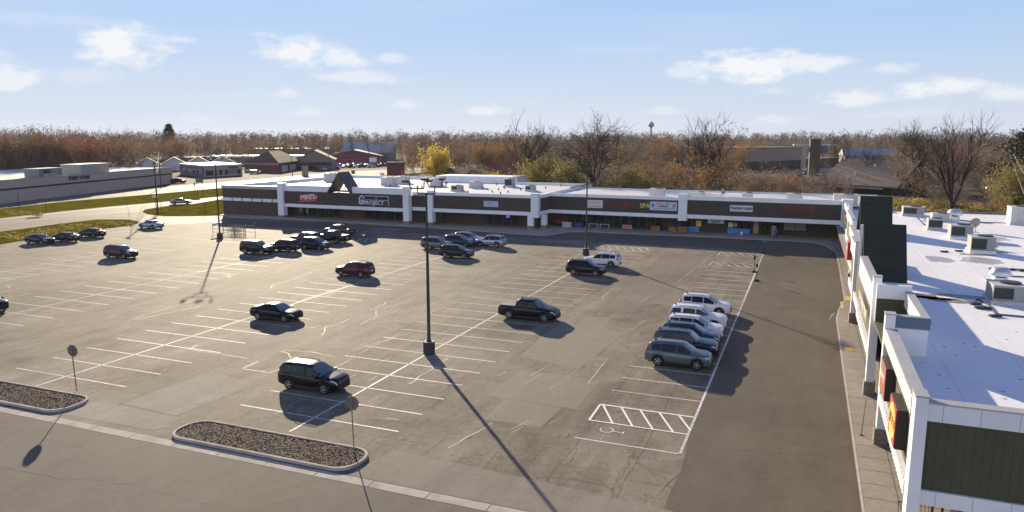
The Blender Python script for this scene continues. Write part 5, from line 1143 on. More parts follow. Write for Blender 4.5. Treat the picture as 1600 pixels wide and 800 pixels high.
# ---------------------------------------------------------------- islands, poles and signs in the lot
CHIP = [leaf_mat('bark_chips', (0.105, 0.06, 0.045), .55, 0), ]
MULCH = mat('bark_mulch', (0.055, 0.034, 0.027), 0.95, 0.5, 6, bump=1.0, bscale=18)
def rrect(x0, x1, y0, y1, r, n=6):
    pts = []
    for cx, cy, a0 in ((x1-r, y0+r, -90), (x1-r, y1-r, 0), (x0+r, y1-r, 90), (x0+r, y0+r, 180)):
        for k in range(n+1): t = R(a0+90*k/n); pts.append((cx+r*math.cos(t), cy+r*math.sin(t)))
    return pts
def island(x0, x1, y0, y1, r, label):
    t = thing('planting_island', label, 'traffic island', ((x0+x1)/2, (y0+y1)/2, 0), 0, 'mulch islands along the front road')
    ox, oy = (x0+x1)/2, (y0+y1)/2
    L = lambda P: [(p[0]-ox, p[1]-oy) for p in P]
    O = L(rrect(x0, x1, y0, y1, r)); I = L(rrect(x0+.15, x1-.15, y0+.15, y1-.15, r-.12)); n = len(O)
    m = MB(); vs = [(p[0], p[1], -.02) for p in O]+[(p[0]*.998, p[1]*.99, .15) for p in O]+[(p[0], p[1], .15) for p in I]+[(p[0], p[1], .02) for p in I]
    fs = []
    for k in range(n):
        j = (k+1) % n; fs += [(k, j, n+j, n+k), (n+k, n+j, 2*n+j, 2*n+k), (2*n+k, 2*n+j, 3*n+j, 3*n+k)]
    m.add(vs, fs); m.build('kerb', CONC, t)
    m = MB(); m.poly(I, .10); m.build('mulch_bed', MULCH, t)
    q = random.Random(int(x0*7)); m = MB(); W_, H_ = x1-x0-.55, y1-y0-.5
    for i in range(int(W_*H_*240)):
        a, b_ = q.uniform(-W_/2, W_/2), q.uniform(-H_/2, H_/2)
        if abs(a) > W_/2-r+.2 and abs(b_) > H_/2-r+.2 and math.hypot(abs(a)-(W_/2-r+.2), abs(b_)-(H_/2-r+.2)) > r-.2: continue
        s = q.uniform(.018, .05); M = Matrix.Translation((a, b_, .10+q.uniform(.0, .035))) @ Matrix.Rotation(q.uniform(0, 6.3), 4, 'Z') @ Matrix.Rotation(q.uniform(-.7, .7), 4, 'X')
        m.add([M @ Vector(v) for v in ((-s, -s*.4, 0), (s, -s*.3, 0), (s*.9, s*.4, .01), (-s*.8, s*.35, .012))], [(0, 1, 2, 3)])
    tag(m.build('bark_chips', CHIP[0], t), kind='stuff')
island(-31.35, -19.6, 27.75, 30.35, 1.1, 'long kerbed island of dark bark mulch with a stop sign at its right end')
island(-62.0, -39.75, 27.9, 30.6, 1.1, 'kerbed island of dark bark mulch cut off by the left edge of the photo')
POLE = mat('dark_bronze_pole', (0.030, 0.027, 0.023), 0.45, 0.15); PBASE = mat('painted_concrete_base', (0.05, 0.047, 0.042), 0.8, 0.3, 3); POLEG = mat('galvanised_post', (0.24, 0.20, 0.15), 0.6, 0.15)
lp = None
def light_pole(x, y, label, rz=0.0):
    t = thing('light_pole', label, 'street lamp', (x, y, 0), rz, 'light poles in the parking lot')
    m = MB(); m.lathe([(.44, 0), (.44, .95)], (0, 0, 0), 24); m.build('base', PBASE, t, smooth=40)
    m = MB(); m.lathe([(.40, .951), (.40, .962)], (0, 0, 0), 24); m.build('base_top', mat('pale_base_top', (0.42, 0.39, 0.34), 0.8, 0.1), t)
    m = MB(); m.lathe([(.20, .962), (.20, 1.02), (.13, 1.08), (.12, 4), (.095, 9), (.07, 11.85)], (0, 0, 0), 14); m.build('pole', POLE, t, smooth=50)
    m = MB(); a = .62
    m.tube([(-a, 0, 12.5), (-a, 0, 11.9), (a, 0, 11.9), (a, 0, 12.5)], .06, 6); m.tube([(-a-.62, 0, 12.75), (-a-.5, 0, 12.3), (-a+.45, 0, 12.3), (-a+.5, 0, 12.9)], .05, 6)
    m.tube([(a-.55, 0, 12.8), (a-.4, 0, 12.4), (a+.5, 0, 12.4), (a+.55, 0, 12.95)], .05, 6); m.tube([(0, 0, 11.5), (0, 0, 12.0)], .08, 8); m.build('bracket', POLE, t)
    for (xx, zz, tl) in ((-a-.8, 12.8, -.12), (-a+.55, 13.0, .05), (a-.35, 12.9, .1), (a+.6, 13.05, .15)):
        m = MB(); m.obox((xx, -.25, zz), .42, .75, .14, 0, tl); h = m.build('lamp_head', POLE, t); m = MB(); m.obox((xx, -.25, zz-.075), .34, .55, .02, 0, tl); m.build('lens', mat('lamp_lens', (0.4, 0.4, 0.38), 0.2, 0.0), t)
    return t
light_pole(-25.35, 46.75, 'tall dark light pole on a round concrete base, nearest of the three', R(20))
light_pole(-85.6, 89.6, 'dark light pole beside the cart corral near the left wing', R(40)); light_pole(-27.3, 95.4, 'dark light pole standing behind the white crossover before the right hand shops', R(100))
# stop signs seen from behind
ALB = mat('bare_aluminium_back', (0.17, 0.145, 0.125), 0.6, 0.15)
def stop_sign(x, y, rz, label, lean=.02):
    t = thing('stop_sign', label, 'stop sign', (x, y, .1), rz, 'stop signs facing the front road')
    m = MB(); m.tube([(0, 0, 0), (lean*2.2, 0, 2.9)], .035, 6); m.build('post', POLEG, t)
    oc = [(.40*math.cos(R(22.5+45*k)), .40*math.sin(R(22.5+45*k))) for k in range(8)]
    m = MB(); m.yprism([(p[0]+lean*2.2, 2.62+p[1]) for p in oc], .05, .062); m.build('plate', ALB, t)
    m = MB(); m.yprism([(p[0]*.95+lean*2.2, 2.62+p[1]*.95) for p in oc], .063, .066); m.build('face', M_RED, t)
    text_mesh('lettering', 'STOP', .3, M_WH, t, (lean*2.2, .068, 2.62), (R(90), 0, R(180)), ext=.002, bold=.008)
    return t
stop_sign(-42.05, 31.0, R(8), 'back of the stop sign standing in the mulch island at left', -.03)
stop_sign(-20.55, 29.75, R(6), 'back of the stop sign on the end of the long mulch island', -.03)
# portable sign posts on black rubber feet
for x, y, lb in ((-4.9, 106.0, 'short sign post at the far end of the white line, in shadow'), (-5.15, 90.6, 'short sign post on a round rubber foot, left of the pair'), (-4.55, 85.0, 'short sign post on a round rubber foot, right of the pair')):
    t = thing('portable_sign_post', lb, 'sign post', (x, y, 0), R(5), 'accessible parking sign posts')
    m = MB(); m.lathe([(.36, 0), (.34, .08), (.12, .2), (.05, .26)], (0, 0, 0), 16); m.build('foot', RUBBER, t, smooth=40)
    m = MB(); m.tube([(0, 0, .3), (0, 0, 2.0)], .03, 6); m.build('post', PIPE, t); m = MB(); m.box(-.13, .13, -.03, 0, 1.55, 1.95); m.build('plate', M_BLUE if y > 100 else PIPE, t)
x, y = at(1374, 707); t = thing('leaning_post', 'thin brown post at the sidewalk edge by the stone column foot', 'post', (3.55, 41.7, .13))
m = MB(); m.tube([(0, 0, 0), (.12, .1, 2.0)], .03, 6); m.build('post', POLEG, t); m = MB(); m.lathe([(.1, 0), (.1, .02)], (0, 0, 0), 10); m.build('flange', PIPE, t)
# cart corral with carts
t = thing('cart_corral', 'pipe rail cart corral in the sun beside the left light pole', 'cart corral', (*at(366, 367), 0), R(0))
m = MB()
for yy in (-1.1, 1.1):
    for zz in (.45, 1.0, 1.5): m.tube([(-3.4, yy, zz), (3.4, yy, zz)], .035, 5)
    for xx in (-3.4, -1.1, 1.1, 3.4): m.tube([(xx, yy, 0), (xx, yy, 1.9 if abs(xx) > 3 else 1.5)], .04, 5)
m.build('rails', mat('brown_pipe_rail', (0.09, 0.07, 0.06), 0.5, 0.2), t)
m = MB(); m.box(-3.45, -3.39, -1.1, 1.1, 1.5, 1.9); m.build('end_board', M_SILV, t)
BASK = mat('red_cart_plastic', (0.22, 0.045, 0.04), 0.6, 0.2)
cx_, cy_ = at(370, 367)
for k in range(6):
    c = thing('shopping_cart', 'red handled wire shopping cart nested in the pipe rail corral', 'shopping cart', (cx_-1.2+k*.42, cy_+(.35 if k % 2 else -.35), 0), R(90), 'shopping carts in the corral')
    m = MB()
    for z, w_, l_ in ((.5, .22, .38), (.75, .26, .44), (1.0, .29, .5)): m.tube([(-w_, -l_, z), (w_, -l_, z), (w_, l_, z), (-w_, l_, z), (-w_, -l_, z)], .018, 4)
    for a in (-1, 1):
        for b_ in (-1, 0, 1): m.tube([(a*.22, b_*.38, .5), (a*.29, b_*.5, 1.0)], .015, 4)
    m.build('basket', MATS['brown_pipe_rail'], c)
    m = MB(); m.tube([(-.29, -.55, 1.05), (.29, -.55, 1.05)], .035, 5); m.build('handle', BASK, c)
    m = MB()
    for a in (-.2, .2):
        for b_ in (-.35, .35): m.tube([(a, b_, .06), (a, b_, .5)], .018, 4); m.obox((a, b_, .06), .04, .12, .12)
    m.build('legs', PIPE, c)
# things under the canopies
def item(n, lab, cat, x, y, parts, rz=0.0, grp=None, z=.13):
    t = thing(n, lab, cat, (x, y, z), rz, grp)
    for nm, b_, m in parts:
        q = MB()
        for k in b_: q.box(*k)
        q.build(nm, m, t)
    return t
TBL = mat('pale_table_top', (0.5, 0.5, 0.55), 0.5, 0.1)
for x, lb in ((-34.2, 'pale folding table under the canopy by the pole, left one'), (-32.2, 'pale folding table under the canopy by the pole, right one'), (-28.2, 'pale folding table with a pink cloth under the canopy')):
    item('folding_table', lb, 'table', x, 124.0, [('tabletop', [(-.85, .85, -.35, .35, .70, .76)], TBL), ('leg', [(-.8, -.74, -.3, .3, 0, .7)], TBL), ('leg', [(.74, .8, -.3, .3, 0, .7)], TBL)]+([('cloth', [(-.7, .7, .0, .05, .1, .68)], M_PINK)] if 'pink' in lb else []), grp='tables under the canopy')
ORB = mat('orange_brown_box', (0.30, 0.135, 0.035), 0.7, 0.15)
for x, w, lb in ((-23.4, .75, 'orange brown planter box left of the spa door'), (-19.9 -.6, .6, 'orange brown planter box right beside the spa door'), (-18.9, .75, 'orange brown planter box at the wide pillar side of the spa')):
    item('planter_box', lb, 'planter', x, 124.4, [('box', [(-w, w, -.35, .35, 0, .85)], ORB), ('soil', [(-w+.08, w-.08, -.27, .27, .85, .87)], MULCH)], grp='planter boxes by the spa')
BLP = mat('blue_window_panel', (0.06, 0.27, 0.68), 0.5, 0.08)
for x, lb in ((-18.0, 'bright blue panel pair under the shop window by the wide pillar'), (-9.9, 'bright blue panel pair under the shop window below TRADING CARDS')):
    item('display_board', lb, 'display board', x, 125.4, [('board', [(-1.75, -.03, -.05, 0, .0, .85)], BLP), ('board', [(.03, 1.75, -.05, 0, .0, .85)], BLP)], grp='blue panels under the windows')
item('yellow_poster', 'yellow poster in the shop window right of the wide pillar', 'poster', -16.4, 125.6, [('sheet', [(-.45, .45, -.02, 0, .9, 1.9)], M_YEL)])
item('window_poster', 'reddish cream posters in the shop window below TRADING CARDS', 'poster', -10.7, 125.6, [('sheet', [(-.9, -.1, -.02, 0, 1.0, 1.8)], M_CREAM), ('sheet', [(.0, .55, -.02, 0, 1.1, 1.7)], M_PINK)])
item('wall_poster', 'tall pink and cream poster beside the blue panels', 'poster', -7.2, 125.5, [('sheet', [(-.4, .4, -.03, 0, .2, 2.2)], mat('faded_poster', (0.45, 0.28, 0.2), 0.6, 0.4, 2))])
item('white_bucket', 'small white bucket on the sidewalk before the blue panels', 'bucket', -9.3, 124.2, [('bucket', [(-.15, .15, -.15, .15, 0, .42)], M_WH), ('lid', [(-.17, .17, -.17, .17, .42, .46)], M_WH)])
item('green_window_sign', 'upright yellow green window sign in the first shop', 'sign', -92.0, 120.2, [('panel', [(-.22, .22, -.05, 0, .8, 2.2)], mat('yellow_green_sign', (0.42, 0.5, 0.06), 0.5, 0.1)), ('mark', [(-.14, .14, -.07, -.05, 1.0, 1.3), (-.14, .14, -.07, -.05, 1.5, 1.9)], M_GRN)])
item('pale_notice', 'pale notice board above the first shop window', 'notice', -93.6, 120.2, [('board', [(-.45, .45, -.05, 0, .9, 2.1)], mat('grey_notice', (0.2, 0.19, 0.17), 0.7, 0.1)), ('note', [(-.4, -.05, -.07, -.05, 2.12, 2.35), (.1, .4, -.07, -.05, 2.0, 2.3)], M_CREAM)])
item('purple_window_sign', 'purple sign in the dark window of the middle shops', 'sign', -49.2, 121.0, [('panel', [(-.3, .3, -.04, 0, 1.5, 1.95)], mat('purple_sign', (0.25, 0.06, 0.5), 0.5, 0.1, emit=(.3, .05, .7), estr=.5)), ('bracket', [(-.03, .03, -.03, 0, 1.95, 2.3)], PIPE)])
item('donation_bin', 'pale box bin under the canopy right of the paired posts', 'bin', -38.9, 123.6, [('body', [(-.8, .8, -.4, .4, 0, .8)], mat('pale_bin', (0.42, 0.42, 0.45), 0.6, 0.1)), ('lid', [(-.84, .84, -.44, .44, .8, .86)], M_WH)])
item('red_bench', 'dark red bench under the canopy beside the paired posts', 'bench', -40.5, 124.6, [('seat', [(-1.1, 1.1, -.3, .2, .4, .46)], M_DRED), ('backrest', [(-1.1, 1.1, .2, .26, .46, .95)], M_DRED), ('leg', [(-1, -.93, -.25, .2, 0, .4)], M_DRED), ('leg', [(.93, 1, -.25, .2, 0, .4)], M_DRED)])
item('blue_bin', 'dark blue bin under the canopy next to the pale box bin', 'bin', -37.0, 124.2, [('body', [(-.75, .75, -.4, .4, 0, .75)], mat('dark_blue_bin', (0.03, 0.06, 0.22), 0.6, 0.1)), ('lid', [(-.8, .8, -.45, .45, .75, .82)], MATS['dark_blue_bin'])])
item('tan_column_box', 'tan upright cabinet under the canopy beside the person in blue', 'cabinet', -4.4, 124.5, [('body', [(-.35, .35, -.25, .25, 0, 1.7)], mat('tan_cabinet', (0.30, 0.25, 0.20), 0.6, 0.1)), ('plinth', [(-.4, .4, -.3, .3, 0, .08)], PIPE)])
for x, lb in ((-2.1, 'pale window blind, left of the two behind the person in blue'), (-.4, 'pale window blind, right of the two behind the person in blue')):
    item('window_blind', lb, 'blind', x, 125.6, [('sheet', [(-.8, .8, -.03, 0, .95, 2.1)], mat('pale_blind', (0.26, 0.26, 0.24), 0.7, 0.1)), ('rail', [(-.82, .82, -.05, 0, 2.1, 2.16)], PIPE)], grp='window blinds')
wb = thing('wire_bench', 'dark wire bench on the sidewalk under the near corner', 'bench', (5.0, 32.2, .13), R(15))
m = MB()
for k in range(9):
    x = -.6+k*.15; m.tube([(x, -.25, .45), (x, .22, .42), (x, .32, .9)], .012, 4)
m.tube([(-.62, -.25, .45), (.62, -.25, .45)], .02, 5); m.tube([(-.62, .32, .9), (.62, .32, .9)], .02, 5); m.build('seat', PIPE, wb)
for a in (-.5, .5):
    m = MB(); m.tube([(a, -.22, .45), (a, -.26, 0)], .02, 5); m.tube([(a, .2, .42), (a, .26, 0)], .02, 5); m.build('leg', PIPE, wb)
ab = thing('a_frame_board', 'red and green advertising board leaning under the near corner', 'board', (6.45, 32.0, .13), R(-20))
m = MB(); m.box(-.3, .3, -.03, .03, 0, 1.3); m.build('panel', M_PINK, ab); m = MB(); m.box(-.25, .25, -.045, -.03, .1, .5); m.build('lower_panel', M_GRN, ab)
# ---------------------------------------------------------------- a person under the canopy
def grow_body(name, joints, edges, m, parent, sub=2):
    me = bpy.data.meshes.new(name); me.from_pydata([j[0] for j in joints], edges, [])
    o = bpy.data.objects.new(name, me); C.objects.link(o)
    md = o.modifiers.new('skin', 'SKIN'); sv = me.skin_vertices[0].data
    for i, j in enumerate(joints): sv[i].radius = j[1] if isinstance(j[1], tuple) else (j[1], j[1])
    sv[0].use_root = True
    sb = o.modifiers.new('sub', 'SUBSURF'); sb.levels = sb.render_levels = sub
    bpy.context.view_layer.update()
    m2 = bpy.data.meshes.new_from_object(o.evaluated_get(bpy.context.evaluated_depsgraph_get()))
    bpy.data.objects.remove(o); m2.materials.clear()
    r = bpy.data.objects.new(name, m2); C.objects.link(r); r.parent = parent
    for mm in (m if isinstance(m, list) else [m]): m2.materials.append(mm)
    m2.polygons.foreach_set('use_smooth', [True]*len(m2.polygons))
    return r
SKIN = mat('skin', (0.42, 0.26, 0.19), 0.6, 0.05); BLUEJ = mat('blue_jacket', (0.03, 0.16, 0.36), 0.8, 0.15, 6); JEAN = mat('dark_blue_trousers', (0.03, 0.05, 0.10), 0.85, 0.15, 6); HAIR = mat('grey_brown_hair', (0.16, 0.12, 0.09), 0.8, 0.2, 9)
pr = thing('person', 'person in a blue jacket and dark trousers walking under the canopy', 'person', (*at(1211.5, 374), .13), R(200))
J = [((0, 0, .95), (.17, .12)), ((0, 0, 1.15), (.16, .11)), ((0, .01, 1.36), (.18, .11)), ((0, .0, 1.49), (.06, .06)), ((0, -.01, 1.56), (.055, .06)), ((0, -.015, 1.66), (.082, .10)), ((0, -.01, 1.74), (.06, .075)),
     ((.19, 0, 1.40), .062), ((.26, .03, 1.14), .05), ((.25, -.12, .93), .036), ((.24, -.2, .87), (.028, .042)), ((-.19, 0, 1.40), .062), ((-.26, .06, 1.14), .05), ((-.26, .0, .92), .036), ((-.26, -.06, .85), (.028, .042)),
     ((.1, 0, .86), .095), ((.11, -.1, .50), .065), ((.11, .02, .10), .045), ((.11, -.12, .045), (.045, .04)), ((-.1, 0, .86), .095), ((-.11, .12, .50), .065), ((-.11, .28, .13), .045), ((-.11, .18, .045), (.045, .04))]
Ed = [(0, 1), (1, 2), (2, 3), (3, 4), (4, 5), (5, 6), (2, 7), (7, 8), (8, 9), (9, 10), (2, 11), (11, 12), (12, 13), (13, 14), (0, 15), (15, 16), (16, 17), (17, 18), (0, 19), (19, 20), (20, 21), (21, 22)]
bd = grow_body('body', J, Ed, [SKIN, BLUEJ, JEAN, RUBBER], pr)
for p in bd.data.polygons:
    z = p.center.z; ax = abs(p.center.x)
    p.material_index = 3 if z < .1 else 2 if z < .9 and ax < .2 else 1 if (z < 1.5 and not (z < .92 and ax > .2)) else 0
m = MB(); m.lathe([(.02, 1.83), (.075, 1.80), (.098, 1.74), (.10, 1.67), (.085, 1.62)][::-1], (0, .025, 0), 14); m.build('hair', HAIR, pr, smooth=180)
m = MB()
for sx in (-.033, .033): m.obox((sx, -.118, 1.675), .022, .012, .012)
m.build('eyes', M_BLK, pr); m = MB(); m.add([(0, -.112, 1.68), (-.014, -.112, 1.635), (.014, -.112, 1.635), (0, -.145, 1.64)], [(0, 1, 3), (0, 3, 2), (1, 2, 3)]); m.build('nose', SKIN, pr)
# ---------------------------------------------------------------- utility poles, wires and road signs
WOOD = mat('weathered_pole_wood', (0.085, 0.06, 0.045), 0.9, 0.3, 1.5)
POLES = {}
def upole(key, px, py, top, label, lean=0.0, arms=1, tr=False, r0=.17):
    x, y = at(px, py) if py else rng_at(px, 300)[:2]
    D = math.hypot(x, y); d = _ray(px, top); h = CAMH+d.z*D/math.hypot(d.x, d.y)
    t = thing('utility_pole', label, 'utility pole', (x, y, 0), R(-25), 'wooden utility poles')
    m = MB(); m.tube([(0, 0, -.2), (lean*h*.5, 0, h*.5), (lean*h, 0, h)], [r0, r0*.85, r0*.65], 8); m.build('pole', WOOD, t)
    m = MB()
    for k in range(arms): m.box(-1.2+lean*h, 1.2+lean*h, -.07, .07, h-.55-k*1.1, h-.4-k*1.1)
    m.build('crossarm', WOOD, t)
    m = MB()
    for xx in (-1.1, -.5, .5, 1.1): m.lathe([(.06, 0), (.08, .1), (.04, .22)], (xx+lean*h, 0, h-.4), 6)
    m.build('insulator', UNITW, t)
    if tr: m = MB(); m.lathe([(.28, 0), (.3, .9), (.2, 1.0)], (.45, 0, h-3.2), 10); m.build('transformer', UNIT, t)
    POLES[key] = Vector((x, y, h-.3)); return t
upole('a', 247, 335, 252, 'utility pole with road signs on the grass island', -.0); upole('b', 252, 294, 236, 'utility pole before the end of the thrift store wall')
upole('c', 203.5, 262, 222, 'utility pole with a transformer behind the thrift store', 0, 1, True); upole('d', 8, 262, 237, 'utility pole behind the left part of the thrift store', 0, 1, True)
upole('e', 457, 276, 243, 'utility pole in front of the brick building'); upole('f', 515, 272, 240, 'utility pole left of the dealer yard'); upole('g', 598, 262, 233, 'utility pole at the right end of the dealer yard'); upole('h', 1567, 262, 210, 'leaning utility pole beside the side road', -.06)
upole('i', 120, 262, 233, 'utility pole with twin grey transformers behind the cream roof shed', 0, 1, True)
WIRE = mat('pinkish_wire', (0.20, 0.15, 0.14), 0.6, 0.1)
def wire(a, b, sag=1.5, r=.035, n=12):
    m = MB(); P = [a.lerp(b, k/n)-Vector((0, 0, 4*sag*(k/n)*(1-k/n))) for k in range(n+1)]
    m.tube(P, r, 4, False); return m
wm = MB()
def joinw(q):
    o = len(wm.v); wm.v += q.v; wm.f += [tuple(o+i for i in f) for f in q.f]; wm.m += q.m
off = Vector((0, 0, -1.8))
for a, b in (('a', 'b'), ('b', 'c'), ('c', 'd'), ('b', 'e'), ('e', 'f'), ('f', 'g'), ('c', 'i'), ('i', 'd')):
    joinw(wire(POLES[a], POLES[b])); joinw(wire(POLES[a]+off, POLES[b]+off))
joinw(wire(POLES['a']-Vector((0, 0, 1)), Vector((*on_line(205), 4.2)), .6)); joinw(wire(POLES['c'], Vector((*rng_at(440, 420)[:2], 11)), 2))
hx2 = rng_at(1640, 60); joinw(wire(POLES['h'], Vector((hx2[0], hx2[1], 11.5)), 1.2, .03)); joinw(wire(POLES['h']-Vector((0, 0, 1.4)), Vector((hx2[0], hx2[1], 9.6)), 1.2, .03))
tag(wm.build('power_lines', WIRE), 'power lines strung between the utility poles', 'wires')
def road_sign(px, py, top, label, w, h, m, kind='sign', two=False, rz=0.0, diamond=False, name='road_sign'):
    x, y = at(px, py); D = math.hypot(x, y); d = _ray(px, top); H = CAMH+d.z*D/math.hypot(d.x, d.y)
    t = thing(name, label, kind, (x, y, 0), math.atan2(-x, y)+rz)
    q = MB()
    for xx in ((-w*.35, w*.35) if two else (0,)): q.tube([(xx, 0, 0), (xx, 0, H)], .05, 6)
    q.build('post', PIPE, t)
    q = MB()
    if diamond: q.yprism([(0, H), (-w/2, H-w/2), (0, H-w), (w/2, H-w/2)], -.12, -.07)
    else: q.box(-w/2, w/2, -.12, -.06, H-h, H)
    q.build('plate', m, t); return t
M_DY = mat('warning_yellow', (0.45, 0.24, 0.02), 0.5, 0.1)
road_sign(73, 333, 310, 'dark rectangular sign on a post in the median grass', 2.4, .75, mat('dark_sign_back', (0.06, 0.065, 0.07), 0.6, 0.1)); road_sign(30, 326, 301, 'thin bare post in the median grass at left', .15, .4, PIPE)
s_ = road_sign(252.5, 333, 303, 'yellow diamond warning sign beside the utility pole', 1.4, 1.4, M_DY, diamond=True)
s_ = road_sign(244.5, 334, 305.5, 'red and white stop sign under a white plate at the lot exit', 1.0, .4, M_WH); q = MB(); q.yprism([(.45*math.cos(R(22.5+45*k)), .45*math.sin(R(22.5+45*k))) for k in range(8)], -.13, -.08); o = q.build('stop_plate', M_RED, s_); o.location.z = s_.children[0].dimensions.z-1.3
road_sign(313, 305, 278, 'grey board on two tall posts over a dark footing in the median', 1.9, 1.3, mat('grey_board', (0.17, 0.16, 0.16), 0.7, 0.1), two=True); road_sign(305, 306, 285, 'small dark marker post in the median before the flat store', .35, .9, PIPE); road_sign(321.5, 335, 316, 'thin reflector post at the edge of the grass island', .2, .3, PIPE)
road_sign(477, 275, 259, 'beige board sign on two posts before the gabled building', 2.6, 4.2, mat('beige_board', (0.32, 0.25, 0.18), 0.7, 0.1), two=True); road_sign(552, 276, 266, 'brown back of a sign in the far median', 1.5, 1.5, mat('brown_sign_back', (0.18, 0.12, 0.06), 0.7, 0.1)); road_sign(597.5, 279, 270, 'white speed sign before the far median', 1.6, 2.2, M_WH); road_sign(583, 259, 246, 'white dealer sign on a tall post by the magenta shed', 4, 2.6, M_WH, name='dealer_sign')
x, y = at(619, 284); t = thing('brick_gateway', 'square brick sign pillar with a pale panel beyond the far roof', 'pillar', (x, y, 0), R(10))
q = MB(); q.box(-3, 3, -1, 1, 0, 6.5); q.build('pillar', BRK, t); q = MB(); q.box(-3.3, 3.3, -1.2, 1.2, 6.5, 7); q.build('cap', BANDM, t)
# ---------------------------------------------------------------- trees
BARK = mat('grey_brown_bark', (0.12, 0.095, 0.076), 0.95, 0.3, 3); BARKD = mat('dark_bark', (0.048, 0.037, 0.03), 0.95, 0.3, 3)
TWIG = leaf_mat('brown_twigs', (0.185, 0.148, 0.118), .3, 0); TWIGD = leaf_mat('dark_twigs', (0.05, 0.038, 0.03), .3, 0); TWIGP = leaf_mat('pale_olive_twigs', (0.17, 0.145, 0.085), .3, 0)
L_RUS = leaf_mat('russet_leaves', (0.245, 0.135, 0.09), .35); L_ORG = leaf_mat('orange_leaves', (0.31, 0.165, 0.06), .35); L_YEL = leaf_mat('yellow_green_leaves', (0.46, 0.37, 0.075), .35); L_OLV = leaf_mat('olive_leaves', (0.25, 0.215, 0.075), .4); L_BRN = leaf_mat('brown_leaves', (0.24, 0.165, 0.105), .4); L_EVG = leaf_mat('evergreen_needles', (0.045, 0.062, 0.032), .35, .1); L_RED = leaf_mat('red_leaves', (0.32, 0.14, 0.085), .3)
def tree_meshes(key, seed, h=1.0, trunk=.25, limbs=5, spread=.42, levels=4, kids_=4, r0=.016, bark=BARK, twig=TWIG, leaf=None, nleaf=0, lsize=.02, up=.25, trunks=1, lean=0.0, jit=.16):
    q = random.Random(seed); T = MB(); K = MB(); K.cm = 0
    def leafq(p, s):
        d = Vector((q.gauss(0, 1), q.gauss(0, 1), q.gauss(0, .7))).normalized(); a = d.orthogonal().normalized()*s; b = d.cross(a).normalized()*s*.7
        K.cm = 1; K.add([p-a, p-b*.9, p+a, p+b], [(0, 1, 2, 3)]); K.cm = 0
    def rec(p, d, L, r, lev):
        n = 4 if lev == 0 else 3
        pts = [p]; dd = d.copy()
        for i in range(n):
            dd = (dd+Vector((q.gauss(0, jit), q.gauss(0, jit), q.gauss(0, jit*.6)+up*.12*(lev > 0)))).normalized(); pts.append(pts[-1]+dd*L/n)
        rs = [r*(1-.32*i/n) for i in range(n+1)]
        if lev >= levels-1: rs[-1] = r*.3
        mb = T if lev <= 1 else K
        mb.tube(pts, rs, 7 if lev == 0 else 5 if lev == 1 else 4 if lev == 2 else 3, lev == 0)
        if lev >= levels-1:
            for k in range(nleaf):
                t = q.random(); i = min(int(t*n), n-1); pp = pts[i].lerp(pts[i+1], t*n-i); leafq(pp+Vector((q.gauss(0, lsize*2), q.gauss(0, lsize*2), q.gauss(0, lsize*1.6))), lsize*q.uniform(.6, 1.3))
            return
        nc = limbs if lev == 0 else kids_
        for k in range(nc):
            t = (q.uniform(.72, 1.0) if lev == 0 else q.uniform(.25, 1.0)) if k else 1.0
            i = min(int(t*n), n-1); pp = pts[i].lerp(pts[i+1], t*n-i); bd_ = (pts[i+1]-pts[i]).normalized()
            az = 2*math.pi*(k+q.uniform(-.3, .3))/nc; o = bd_.orthogonal().normalized(); o = Matrix.Rotation(az, 3, bd_) @ o
            sp = spread*q.uniform(.6, 1.4)*(1.0 if lev == 0 else 1.15)
            nd = (bd_+o*math.tan(min(1.2, sp))).normalized(); nd = (nd+Vector((0, 0, up*.5))).normalized()
            nl = (h-h*trunk)*q.uniform(.5, .72) if lev == 0 else L*q.uniform(.45, .72)
            rec(pp, nd, nl, rs[min(i+1, n)]*q.uniform(.52, .72), lev+1)
    for k in range(trunks):
        a = 2*math.pi*k/max(1, trunks)+.5; d = Vector((lean*math.cos(a)*(trunks > 1)+q.gauss(0, .03), lean*math.sin(a)*(trunks > 1)+q.gauss(0, .03), 1)).normalized()
        rec(Vector((.01*math.cos(a)*(trunks > 1), .01*math.sin(a)*(trunks > 1), -.01)), d, h*trunk, r0*(1 if trunks == 1 else .7), 0)
    top = max([v[2] for v in K.v]+[v[2] for v in T.v]); s = 1.0/top
    T.v = [(a*s, b*s, c*s) for a, b, c in T.v]; K.v = [(a*s, b*s, c*s) for a, b, c in K.v]
    return T.mesh(key+'_trunk', bark, 60), K.mesh(key+'_crown', [twig, leaf] if leaf else [twig])
TM = {}
def tm(key, **k): TM[key] = tree_meshes(key, **k)
tm('oak', seed=11, trunk=.30, limbs=7, spread=.75, levels=5, kids_=6, r0=.026, bark=BARKD, twig=TWIGD, up=.16, jit=.20)
tm('maple', seed=4, trunk=.30, limbs=6, spread=.46, levels=5, kids_=5, r0=.026, bark=BARKD, twig=TWIGD, up=.35)
tm('maple2', seed=23, trunk=.26, limbs=5, spread=.5, levels=5, kids_=5, r0=.028, bark=BARKD, twig=TWIGD, up=.3)
tm('big_bare', seed=31, trunk=.34, limbs=6, spread=.42, levels=5, kids_=5, r0=.030, bark=BARKD, twig=TWIGD, up=.3)
tm('poplar', seed=8, trunk=.35, limbs=6, spread=.27, levels=4, kids_=6, r0=.012, bark=BARK, twig=TWIG, up=.55)
tm('bare_a', seed=41, trunk=.25, limbs=6, spread=.55, levels=4, kids_=6, r0=.014, twig=TWIG, leaf=L_BRN, nleaf=1, lsize=.012)
tm('bare_b', seed=42, trunk=.22, limbs=6, spread=.48, levels=4, kids_=7, r0=.013, twig=TWIG, leaf=L_BRN, nleaf=2, lsize=.013)
tm('russet_a', seed=51, trunk=.20, limbs=6, spread=.58, levels=4, kids_=6, r0=.016, leaf=L_RUS, nleaf=9, lsize=.0125)
